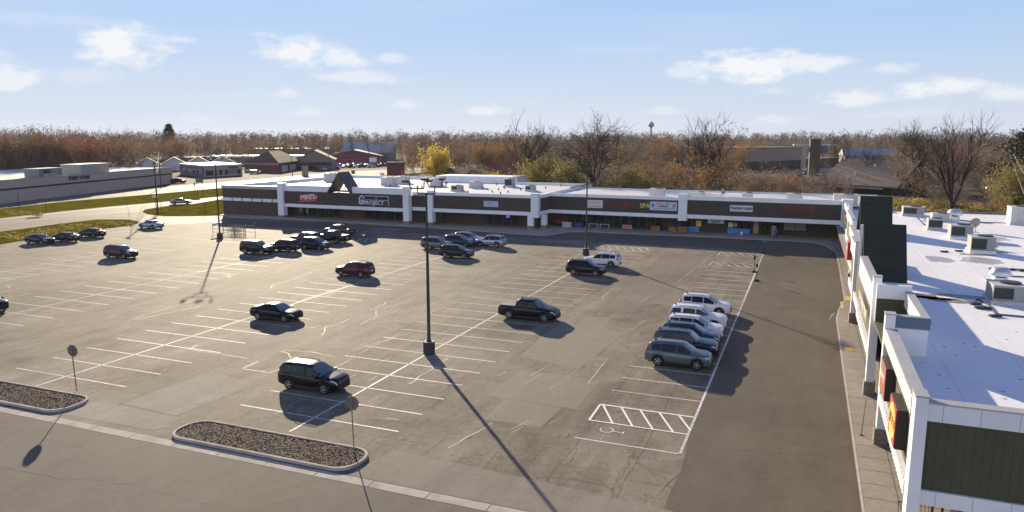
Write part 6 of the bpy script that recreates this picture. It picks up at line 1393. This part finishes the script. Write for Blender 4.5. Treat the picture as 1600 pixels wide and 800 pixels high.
tm('russet_b', seed=52, trunk=.18, limbs=7, spread=.55, levels=4, kids_=6, r0=.015, leaf=L_BRN, nleaf=8, lsize=.0125)
tm('red_oak', seed=53, trunk=.18, limbs=7, spread=.6, levels=4, kids_=6, r0=.016, leaf=L_RED, nleaf=10, lsize=.013)
tm('orange', seed=54, trunk=.14, limbs=7, spread=.55, levels=4, kids_=6, r0=.016, leaf=L_ORG, nleaf=7, lsize=.015)
tm('olive', seed=55, trunk=.10, limbs=7, spread=.62, levels=4, kids_=6, r0=.014, leaf=L_OLV, nleaf=8, lsize=.022, trunks=3, lean=.35)
tm('willow', seed=56, trunk=.16, limbs=6, spread=.5, levels=4, kids_=6, r0=.018, twig=TWIGP, leaf=L_YEL, nleaf=8, lsize=.02, trunks=2, lean=.25)
tm('shrub', seed=57, trunk=.06, limbs=6, spread=.6, levels=3, kids_=7, r0=.012, twig=TWIGP, leaf=L_OLV, nleaf=12, lsize=.04, trunks=5, lean=.5)
tm('shrub_y', seed=58, trunk=.06, limbs=6, spread=.6, levels=3, kids_=7, r0=.012, twig=TWIGP, leaf=L_YEL, nleaf=12, lsize=.04, trunks=5, lean=.5)
tm('shrub_o', seed=59, trunk=.06, limbs=6, spread=.6, levels=3, kids_=7, r0=.012, twig=TWIG, leaf=L_ORG, nleaf=10, lsize=.04, trunks=5, lean=.5)
tm('thicket', seed=60, trunk=.10, limbs=6, spread=.55, levels=4, kids_=6, r0=.012, twig=TWIGD, leaf=L_BRN, nleaf=2, lsize=.02, trunks=4, lean=.4)
def conifer():
    q = random.Random(7); T = MB(); K = MB(); T.tube([(0, 0, -.02), (0, 0, 1)], [.016, .003], 6)
    for i in range(1500):
        z = q.uniform(.1, 1)**.9; r = (1-z)*.2*q.uniform(.35, 1.05)+.01; a = q.uniform(0, 6.283); p = Vector((r*math.cos(a), r*math.sin(a), z-.03*q.random())); s = q.uniform(.014, .034)
        u = Vector((math.cos(a), math.sin(a), -.35)).normalized()*s; v = Vector((-math.sin(a), math.cos(a), q.uniform(-.4, .4))).normalized()*s*.7
        K.add([p-u, p-v, p+u, p+v], [(0, 1, 2, 3)])
    return T.mesh('conifer_trunk', BARKD), K.mesh('conifer_crown', L_EVG)
tm('yellow', seed=61, trunk=.16, limbs=7, spread=.5, levels=4, kids_=6, r0=.018, bark=BARKD, twig=TWIGP, leaf=leaf_mat('bright_yellow_leaves', (0.62, 0.46, 0.09), .25, .4), nleaf=12, lsize=.02, trunks=2, lean=.2)
TM['conifer'] = conifer()
def pine():
    q = random.Random(17); T = MB(); K = MB(); T.tube([(0, 0, -.02), (.01, 0, .5), (0, .01, .9)], [.02, .014, .006], 6)
    for i in range(26):
        c = Vector((q.gauss(0, .14), q.gauss(0, .14), q.uniform(.45, .93))); T.tube([(0, 0, c.z-.1), tuple(c)], [.006, .003], 4)
        for k in range(70):
            p = c+Vector((q.gauss(0, .055), q.gauss(0, .055), q.gauss(0, .035))); s = q.uniform(.012, .026); u = Vector((q.gauss(0, 1), q.gauss(0, 1), q.gauss(0, .5))).normalized()*s; v = u.orthogonal().normalized()*s*.6
            K.add([p-u, p-v, p+u, p+v], [(0, 1, 2, 3)])
    return T.mesh('pine_trunk', BARKD), K.mesh('pine_crown', L_EVG)
TM['pine'] = pine()
TREES = {}
def tree(key, x, y, h, label, cat='tree', name='bare_tree', group=None, wx=1.0, rz=None, z=0.0):
    q = random.Random(int(x*13+y*7)); t = thing(name, label, cat, (x, y, z), q.uniform(0, 6.28) if rz is None else rz, group); t.scale = (h*wx, h*wx, h)
    for n, me in zip(('trunk', 'crown'), TM[key]):
        o = bpy.data.objects.new(n, me); C.objects.link(o); o.parent = t
    return t
def ptree(key, px, Y, top, label, wx=1.0, name='bare_tree', group=None, rz=None, cat='tree', base=0.0):
    x, z = on_y(px, top, Y); return tree(key, x, Y, max(2.0, z), label, cat, name, group, wx, rz)
ptree('oak', 926, 168, 163, 'huge dark spreading bare oak behind the right hand shops', .98, 'oak_tree', rz=.6)
ptree('maple', 815, 185, 160, 'tall bare tree behind the middle shops, left of the slimmer one', .75); ptree('poplar', 852, 190, 172, 'slimmer bare tree between the tall bare tree and the huge oak', .6)
ptree('maple2', 1112, 172, 165, 'wide dark bare tree standing out of the orange shrub, forked high', .95, rz=2.0); ptree('orange', 1120, 166, 228, 'glowing orange leaved tree beneath the wide dark bare tree', 1.0, 'orange_tree')
ptree('big_bare', 1512, 140, 158, 'tall bare tree with upswept limbs behind the white roof at right', .75, rz=1.0); ptree('oak', 1437, 238, 176, 'rounded bare tree left of the tall upswept one', .8, rz=3)
ptree('yellow', 688, 205, 217, 'bright yellow tree just behind the far roof', .8, 'willow_tree', cat='tree'); ptree('russet_a', 640, 215, 224, 'sparse russet tree left of the bright yellow tree', .62, 'russet_tree')
ptree('bare_b', 735, 218, 228, 'brown bushy tree between the bright yellow tree and the red barn', .8, 'brown_tree'); ptree('thicket', 752, 190, 246, 'dark bare thicket tree beside the red barn', 1.3); ptree('olive', 838, 172, 232, 'olive green bushy tree left of the huge oak', .95, 'olive_tree'); ptree('olive', 886, 165, 236, 'lower olive tree against the oak trunk', .9, 'olive_tree')
ptree('olive', 862, 178, 222, 'pale green topped tree behind the olive bushes', .7, 'olive_tree'); ptree('bare_a', 790, 200, 226, 'bare brown tree in front of the red barn roof', .7); ptree('willow', 772, 180, 262, 'small yellow shrub tree at the barn foot', 1.0, 'yellow_tree')
ptree('poplar', 1000, 175, 204, 'upright bare tree in the gap right of the huge oak', .5); ptree('bare_b', 1030, 170, 205, 'brown leaved bare tree before the brown woods, middle of the gap', .6, 'brown_tree'); ptree('bare_a', 1058, 178, 208, 'rust tinted bare tree left of the orange tree', .7); ptree('orange', 1010, 185, 240, 'low orange tree glowing between the bare trunks', .9, 'orange_tree')
ptree('orange', 1042, 190, 246, 'second low orange tree half hidden by bare trunks', .9, 'orange_tree'); ptree('russet_b', 972, 182, 226, 'brown leaved tree right of the oak trunk', .8, 'brown_tree'); ptree('olive', 985, 166, 246, 'dull olive tree at the foot of the gap', 1.0, 'olive_tree'); ptree('thicket', 950, 160, 250, 'dark thicket tree at the right foot of the huge oak', 1.2)
ptree('bare_a', 1190, 170, 240, 'bare sapling before the left end of the brown store', .8); ptree('bare_b', 1225, 165, 246, 'thin bare tree before the middle of the brown store', .7); ptree('red_oak', 1238, 185, 263, 'small coral red sapling in the brown store lot', .7, 'red_sapling'); ptree('maple2', 1320, 250, 203, 'spreading bare tree above the shingled roof, left', .8, rz=4)
ptree('maple', 1362, 245, 205, 'second spreading bare tree above the shingled roof', .8); ptree('bare_a', 1285, 160, 256, 'scraggly bare tree right of the brown store lot', .8); ptree('bare_b', 1332, 150, 262, 'thin bare tree in front of the shingled roof', .4); ptree('poplar', 1275, 235, 236, 'small yellow green tree beside the dark tower', .9)
ptree('bare_a', 1470, 158, 250, 'slim bare tree beside the gable end of the hall', .5); ptree('russet_b', 1425, 190, 226, 'brown tree behind the ridge of the shingled hall', .9, 'brown_tree'); ptree('bare_b', 1480, 185, 214, 'bare brown tree behind the tall upswept tree', .9); ptree('bare_a', 1545, 180, 222, 'rusty bare tree right of the tall upswept tree', .9)
ptree('pine', 1592, 180, 200, 'dark green pine at the right edge of the photo', .9, 'pine_tree'); ptree('olive', 1588, 165, 230, 'olive leaved tree below the pine at the right edge', .7, 'olive_tree'); ptree('bare_b', 1560, 215, 214, 'bare tree behind the leaning utility pole', .9)
ptree('conifer', 263, 400, 193, 'dark evergreen rising above the houses', 2.8, 'conifer_tree')
# shrubs along the back of the shops
rs_ = random.Random(21)
GSH = 'shrubs behind the right hand shops'
def shrub_row(px0, px1, n, Y0, Y1, h0, h1, keys, group):
    for i in range(n):
        px = px0+(px1-px0)*(i+rs_.uniform(.1, .9))/n; Y = rs_.uniform(Y0, Y1); k = rs_.choice(keys)
        nm = {'shrub': 'olive shrub', 'shrub_y': 'yellow green shrub', 'shrub_o': 'orange brown shrub', 'thicket': 'dark bare thicket', 'bare_b': 'thin brown sapling', 'bare_a': 'thin bare sapling'}[k]
        if 'sapling' in group and k == 'thicket': nm = 'tall bare thicket'
        tree(k, col_at(px, Y, 290), Y, rs_.uniform(h0, h1), nm+' in the brush '+group.split(' ', 1)[1], 'shrub', nm.replace(' ', '_'), group, rs_.uniform(.9, 1.4))
shrub_row(905, 1340, 46, 150, 168, 2.6, 5.6, ('shrub', 'shrub', 'shrub_y', 'shrub_o', 'thicket', 'thicket'), 'shrubs behind the right hand shops')
shrub_row(1380, 1610, 46, 138, 182, 2.4, 4.6, ('shrub_o', 'shrub_y', 'shrub_y', 'shrub_o', 'shrub'), 'shrubs beyond the white roof')
shrub_row(700, 910, 22, 170, 196, 4, 8, ('shrub', 'thicket', 'shrub', 'shrub_y', 'thicket'), 'shrubs behind the middle shops')
shrub_row(900, 1330, 34, 170, 225, 7, 12, ('bare_a', 'bare_b', 'thicket', 'bare_a'), 'saplings behind the right hand shops')
shrub_row(1468, 1600, 8, 150, 200, 5, 8, ('bare_a', 'bare_b', 'thicket', 'bare_b'), 'saplings beyond the white roof')
# the near edge of the woods: one tree after another
rw_ = random.Random(33)
def wood(px0, px1, n, D0, D1, t0, t1, keys, where, group):
    for i in range(n):
        px = px0+(px1-px0)*(i+rw_.uniform(0, 1))/n; D = rw_.uniform(D0, D1); top = rw_.uniform(t0, t1); k = rw_.choice(keys)
        x, y, z = rng_at(px, D, top)
        nm = {'bare_a': 'bare brown tree', 'bare_b': 'bare twiggy tree', 'russet_a': 'russet leaved tree', 'russet_b': 'brown leaved tree', 'red_oak': 'red leaved tree', 'poplar': 'upright bare tree', 'olive': 'olive green tree', 'orange': 'orange leaved tree', 'conifer': 'dark evergreen tree', 'pine': 'dark pine tree', 'thicket': 'dark bare tree'}[k]
        tree(k, x, y, max(6, z), f'{nm} {where}', 'tree', nm.replace(' ', '_'), f'{nm}s {where}', rw_.uniform(.55, .85))
wood(-30, 120, 22, 285, 330, 190, 202, ('bare_b', 'russet_b', 'bare_a', 'russet_b', 'olive', 'russet_a'), 'in the wood above the left part of the thrift store', '')
wood(105, 215, 13, 290, 335, 186, 200, ('red_oak', 'russet_a', 'bare_b', 'russet_b', 'bare_a'), 'in the reddish wood above the cream roof shed', '')
wood(200, 400, 26, 400, 520, 199, 212, ('russet_a', 'russet_b', 'bare_a', 'bare_b', 'russet_b', 'bare_b'), 'in the wood behind the white houses', '')
wood(370, 640, 26, 520, 680, 208, 222, ('russet_a', 'bare_b', 'russet_b', 'bare_a', 'orange'), 'in the wood behind the brick building and sheds', '')
wood(480, 660, 18, 430, 520, 196, 206, ('poplar', 'bare_a', 'bare_b'), 'rising above the grey barn', '')
wood(640, 800, 20, 300, 380, 206, 220, ('bare_b', 'bare_a', 'orange', 'russet_b', 'thicket', 'russet_a'), 'in the wood behind the red barn', '')
wood(800, 1180, 34, 280, 400, 204, 220, ('bare_a', 'bare_b', 'russet_b', 'thicket', 'russet_a', 'orange'), 'in the wood behind the huge oak', '')
wood(1160, 1420, 22, 420, 560, 203, 214, ('bare_a', 'bare_b', 'russet_b', 'bare_b'), 'in the wood behind the brown store', '')
wood(1400, 1630, 26, 260, 360, 205, 222, ('bare_a', 'bare_b', 'russet_b', 'thicket', 'russet_a'), 'in the wood behind the side road', '')
# the far woods read as one mass
def far_wood():
    q = random.Random(99); m = MB(); K = []
    for i in range(4600):
        px = q.uniform(-450, 2150); D = 340+1700*q.random()**1.7; 
        if D < 560 and 1150 < px < 1420 or D < 480 and 380 < px < 650 or D < 420 and 140 < px < 400: continue
        x, y, _ = rng_at(px, D); gz = 0 if D < 700 else min(14, (D-700)/160)*.7
        h = max(7, q.gauss(13.5, 3.2))*(1.0 if D < 700 else 1.12); w = h*q.uniform(.28, .45); c = q.choices((0, 1, 2, 3, 4, 5), (7, 4, 5, .6, .6, .5))[0]; m.cm = c
        n = int(max(30, 240*380/D)); s0 = .36*max(1, (D/450)**.9)
        for k in range(n):
            a = q.uniform(0, 6.283); u = q.random(); zz = h*(.12+.88*u); rr_ = w*math.sqrt(max(0, 1-((u-.45)/.58)**2))*math.sqrt(q.random()); p = Vector((x+rr_*math.cos(a), y+rr_*math.sin(a), gz+zz))
            sx = s0*q.uniform(.5, 1.1); dz = Vector((q.gauss(0, .35), q.gauss(0, .35), 1)).normalized()*sx*q.uniform(1.0, 2.6); dx = Vector((q.gauss(0, 1), q.gauss(0, 1), q.gauss(0, .3))).normalized()*sx*.42
            m.add([p-dz, p+dx, p+dz*.9, p-dx], [(0, 1, 2, 3)])
    return m
tag(far_wood().build('distant_woods', [leaf_mat('far_brown_wood', (0.145, 0.115, 0.092), .3, .1), leaf_mat('far_russet_wood', (0.15, 0.105, 0.08), .3, .1), leaf_mat('far_grey_wood', (0.14, 0.125, 0.108), .3, .1), L_EVG, L_RUS, leaf_mat('far_orange_wood', (0.17, 0.09, 0.045), .3, .1)]), 'distant brown autumn woods stretching to the horizon', 'woods', kind='stuff')
# dry brush and grass tufts between the buildings and the trees
def brush(name, label, spots, n, seed, mats, h0, h1):
    q = random.Random(seed); m = MB()
    for i in range(n):
        px0, px1, Y0, Y1 = q.choice(spots); Y = q.uniform(Y0, Y1); x = col_at(q.uniform(px0, px1), Y, 290); m.cm = q.randrange(len(mats)); h = q.uniform(h0, h1)
        for k in range(6):
            p = Vector((x+q.gauss(0, .35), Y+q.gauss(0, .35), h*q.uniform(.0, .7))); d = Vector((q.gauss(0, .4), q.gauss(0, .4), 1)).normalized()*h*q.uniform(.25, .5); s = Vector((q.gauss(0, 1), q.gauss(0, 1), 0)).normalized()*q.uniform(.06, .16)
            m.add([p-d*.3-s*.3, p+s, p+d, p-s], [(0, 1, 2, 3)])
    tag(m.build(name, mats), label, 'brush', kind='stuff')
brush('dry_brush', 'dry orange brown brush behind the shops and white roof', [(1380, 1620, 134, 190), (900, 1350, 148, 172), (690, 920, 168, 200)], 11000, 77, [L_ORG, L_BRN, L_OLV, TWIGP, L_ORG], .5, 1.9)
brush('verge_tufts', 'tufts of long dry grass on the verges by the highway', [(0, 40, 77, 82), (40, 90, 83, 88), (90, 150, 89, 95), (150, 200, 96, 100), (0, 60, 102, 107)], 1500, 78, [L_OLV, TWIGP, L_YEL], .08, .28)
SKY_STRENGTH, SUN_STRENGTH, EXPOSURE = 0.094, 5.0, 0.95
# ---------------------------------------------------------------- daylight
SUN_EL, SUN_AZ = R(15.4), R(-40.8)                       # azimuth measured from +Y towards +X
sc = bpy.context.scene
w = bpy.data.worlds.new('World'); sc.world = w; w.use_nodes = True
nt = w.node_tree; N, L = nt.nodes, nt.links; N.clear()
out = N.new('ShaderNodeOutputWorld'); bg = N.new('ShaderNodeBackground'); L.new(bg.outputs[0], out.inputs[0]); bg.inputs['Strength'].default_value = SKY_STRENGTH
sky = N.new('ShaderNodeTexSky'); sky.sky_type = 'NISHITA'; sky.sun_disc = False; sky.sun_elevation = SUN_EL; sky.sun_rotation = SUN_AZ
sky.altitude = 200; sky.air_density = 1.0; sky.dust_density = 0.4; sky.ozone_density = 2.5
geo = N.new('ShaderNodeTexCoord')
# clouds: soft heaps at chosen bearings, broken up by noise
def vm(op, a, b=None):
    n = N.new('ShaderNodeVectorMath'); n.operation = op
    for i, q in enumerate((a, b)):
        if q is None: continue
        if isinstance(q, (tuple, list, Vector)): n.inputs[i].default_value = q
        else: L.new(q, n.inputs[i])
    return n.outputs['Value'] if op in ('DOT_PRODUCT', 'LENGTH') else n.outputs[0]
def mt(op, a, b=None, c=None, clamp=False):
    n = N.new('ShaderNodeMath'); n.operation = op; n.use_clamp = clamp
    for i, q in enumerate((a, b, c)):
        if q is None: continue
        if isinstance(q, (int, float)): n.inputs[i].default_value = q
        else: L.new(q, n.inputs[i])
    return n.outputs[0]
dirv = vm('NORMALIZE', geo.outputs['Generated'])
nz = N.new('ShaderNodeTexNoise'); nz.inputs['Scale'].default_value = 22; nz.inputs['Detail'].default_value = 8; nz.inputs['Roughness'].default_value = .62
mp = N.new('ShaderNodeMapping'); mp.inputs['Scale'].default_value = (1, 1, 2.2); L.new(dirv, mp.inputs[0]); L.new(mp.outputs[0], nz.inputs['Vector'])
nb = N.new('ShaderNodeTexNoise'); nb.inputs['Scale'].default_value = 60; nb.inputs['Detail'].default_value = 6; L.new(mp.outputs[0], nb.inputs['Vector'])
wob = mt('ADD', mt('MULTIPLY', mt('SUBTRACT', nz.outputs[0], .5), 2.6), mt('MULTIPLY', mt('SUBTRACT', nb.outputs[0], .5), .8))
total = None
#        px   py  half-width, height up, height down, strength
CL = [(192, 82, 62, 34, 26, 1.0), (228, 62, 60, 12, 10, .45), (285, 62, 30, 11, 9, .6), (10, 128, 36, 32, 26, .8), (455, 84, 58, 24, 22, .95), (530, 92, 50, 18, 16, .85), (560, 122, 66, 12, 10, .65), (612, 92, 30, 11, 8, .6), (450, 146, 20, 9, 7, .55), (480, 177, 34, 9, 7, .55), (628, 165, 30, 8, 7, .6), (755, 174, 32, 10, 8, .65),
      (1170, 104, 84, 26, 24, 1.0), (1250, 102, 60, 18, 18, .85), (1080, 112, 46, 10, 10, .6), (1395, 108, 34, 12, 10, .6), (1470, 140, 54, 16, 16, .9), (1332, 160, 44, 17, 14, .8), (1570, 148, 42, 12, 10, .7), (1045, 175, 36, 9, 8, .5), (1215, 188, 36, 9, 8, .5), (140, 115, 60, 12, 14, .4), (960, 78, 90, 5, 5, .22), (90, 30, 120, 9, 12, .28), (1205, 142, 24, 8, 8, .4), (300, 186, 60, 8, 8, .35), (1420, 178, 80, 9, 8, .3)]
for px, py, hw_, hu, hd, st in CL:
    d = _ray(px, py).normalized(); rt = Vector((d.y, -d.x, 0)).normalized(); upv = rt.cross(d).normalized()
    sx = hw_*1.12/FPX; hu *= 1.12
    a = mt('DIVIDE', vm('DOT_PRODUCT', dirv, rt), sx); b = vm('DOT_PRODUCT', dirv, upv)
    bu = mt('DIVIDE', mt('MAXIMUM', b, 0.0), hu/FPX); bdn = mt('DIVIDE', mt('MINIMUM', b, 0.0), hd/FPX)
    fr = mt('GREATER_THAN', vm('DOT_PRODUCT', dirv, d), 0.0)
    r2 = mt('ADD', mt('ADD', mt('MULTIPLY', a, a), mt('MULTIPLY', bu, bu)), mt('MULTIPLY', bdn, bdn))
    v = mt('SUBTRACT', 1.0, mt('SQRT', r2)); v = mt('ADD', v, mt('MULTIPLY', wob, .95))
    v = mt('MULTIPLY', v, 1.55, None, True); v = mt('MULTIPLY', mt('MULTIPLY', v, st), fr)
    total = v if total is None else mt('MAXIMUM', total, v)
total = mt('POWER', total, 1.3)
# thin high veil
nv_ = N.new('ShaderNodeTexNoise'); nv_.inputs['Scale'].default_value = 3.2; nv_.inputs['Detail'].default_value = 7; mp2 = N.new('ShaderNodeMapping'); mp2.inputs['Scale'].default_value = (1, 1, 7); L.new(dirv, mp2.inputs[0]); L.new(mp2.outputs[0], nv_.inputs['Vector'])
veil = mt('MULTIPLY', mt('MULTIPLY', mt('SUBTRACT', nv_.outputs[0], .48), 2.2, None, True), .35)
# the physical sky, its glare near the low sun tamed, blended with the clear blue of the day
den = vm('ADD', vm('SCALE', sky.outputs[0]), (1, 1, 1)); den.node.inputs[0].links[0].from_node.inputs['Scale'].default_value = .22
soft = vm('DIVIDE', sky.outputs[0], den)
sx_ = N.new('ShaderNodeSeparateXYZ'); L.new(dirv, sx_.inputs[0])
gr = N.new('ShaderNodeValToRGB'); ge = gr.color_ramp.elements; ge[0].position = .0; ge[0].color = (.37, .415, .505, 1); ge[1].position = .9; ge[1].color = (.032, .068, .22, 1)
for p_, c_ in ((.05, (.355, .415, .52)), (.115, (.27, .375, .54)), (.17, (.235, .355, .55)), (.35, (.065, .125, .33))):
    e_ = ge.new(p_); e_.color = (*c_, 1)
L.new(sx_.outputs[2], gr.inputs[0])
blue = vm('SCALE', gr.outputs[0]); blue.node.inputs['Scale'].default_value = 10.0
tint = N.new('ShaderNodeMix'); tint.data_type = 'RGBA'; tint.inputs[0].default_value = .82; L.new(soft, tint.inputs[6]); L.new(blue, tint.inputs[7])
mxv = N.new('ShaderNodeMix'); mxv.data_type = 'RGBA'; L.new(veil, mxv.inputs[0]); L.new(tint.outputs[2], mxv.inputs[6]); mxv.inputs[7].default_value = (4.0, 4.4, 5.2, 1)
# bright broken cloud low behind the viewer, added unseen to light south-facing fascias
fill_cloud = N.new('ShaderNodeTexNoise'); fill_cloud.inputs['Scale'].default_value = 3.5; fill_cloud.inputs['Detail'].default_value = 6; L.new(mp2.outputs[0], fill_cloud.inputs['Vector'])
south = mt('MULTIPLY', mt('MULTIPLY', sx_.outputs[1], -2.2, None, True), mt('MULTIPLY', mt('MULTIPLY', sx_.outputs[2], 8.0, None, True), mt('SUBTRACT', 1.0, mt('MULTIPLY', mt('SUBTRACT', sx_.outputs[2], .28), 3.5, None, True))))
bk = mt('MULTIPLY', mt('MULTIPLY', mt('SUBTRACT', fill_cloud.outputs[0], .36), 4.0, None, True), south)
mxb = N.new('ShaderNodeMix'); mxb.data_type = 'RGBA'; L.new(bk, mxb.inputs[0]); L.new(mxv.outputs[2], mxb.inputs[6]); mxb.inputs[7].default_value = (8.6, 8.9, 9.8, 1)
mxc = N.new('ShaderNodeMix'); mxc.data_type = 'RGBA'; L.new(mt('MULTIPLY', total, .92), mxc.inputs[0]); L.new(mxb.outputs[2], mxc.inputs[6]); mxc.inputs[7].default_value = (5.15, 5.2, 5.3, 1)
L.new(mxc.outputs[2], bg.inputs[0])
sd = bpy.data.lights.new('sun', 'SUN'); sd.energy = SUN_STRENGTH; sd.angle = R(.53); sd.color = (1.0, .855, .62)
so_ = bpy.data.objects.new('sun', sd); C.objects.link(so_)
to_sun = Vector((math.sin(SUN_AZ)*math.cos(SUN_EL), math.cos(SUN_AZ)*math.cos(SUN_EL), math.sin(SUN_EL)))
so_.rotation_euler = to_sun.to_track_quat('Z', 'Y').to_euler(); so_.location = (0, 0, 60)
cam = bpy.data.cameras.new('camera'); co = bpy.data.objects.new('camera', cam); C.objects.link(co)
cam.sensor_width = 36; cam.lens = FPX/1600*36; cam.clip_end = 20000; cam.clip_start = .5
co.location = (0, 0, CAMH); co.rotation_euler = (R(90)-PITCH, 0, YAW)
sc.camera = co
sc.view_settings.view_transform = 'Standard'; sc.view_settings.look = 'None'; sc.view_settings.gamma = 1; sc.view_settings.use_curve_mapping = False
sc.view_settings.exposure = EXPOSURE
sc.render.engine = 'CYCLES'; sc.cycles.use_denoising = True; sc.cycles.max_bounces = 6; sc.cycles.transparent_max_bounces = 6; sc.cycles.diffuse_bounces = 3

# the autumn air: thin even haze from below the ground to above the tallest thing
hz = bpy.data.materials.new('thin_haze_air'); hz.use_nodes = True; hz.node_tree.nodes.clear()
ho = hz.node_tree.nodes.new('ShaderNodeOutputMaterial'); hv = hz.node_tree.nodes.new('ShaderNodeVolumePrincipled')
hv.inputs['Color'].default_value = (.92, .93, .97, 1); hv.inputs['Density'].default_value = 0.00004; hv.inputs['Anisotropy'].default_value = .2
hz.node_tree.links.new(hv.outputs[0], ho.inputs['Volume'])
hb = MB().box(-2600, 2600, -2600, 2600, -1.2, 58).build('haze', hz); tag(hb, 'thin pale haze over the whole scene', kind='stuff')
sc.cycles.volume_bounces = 1
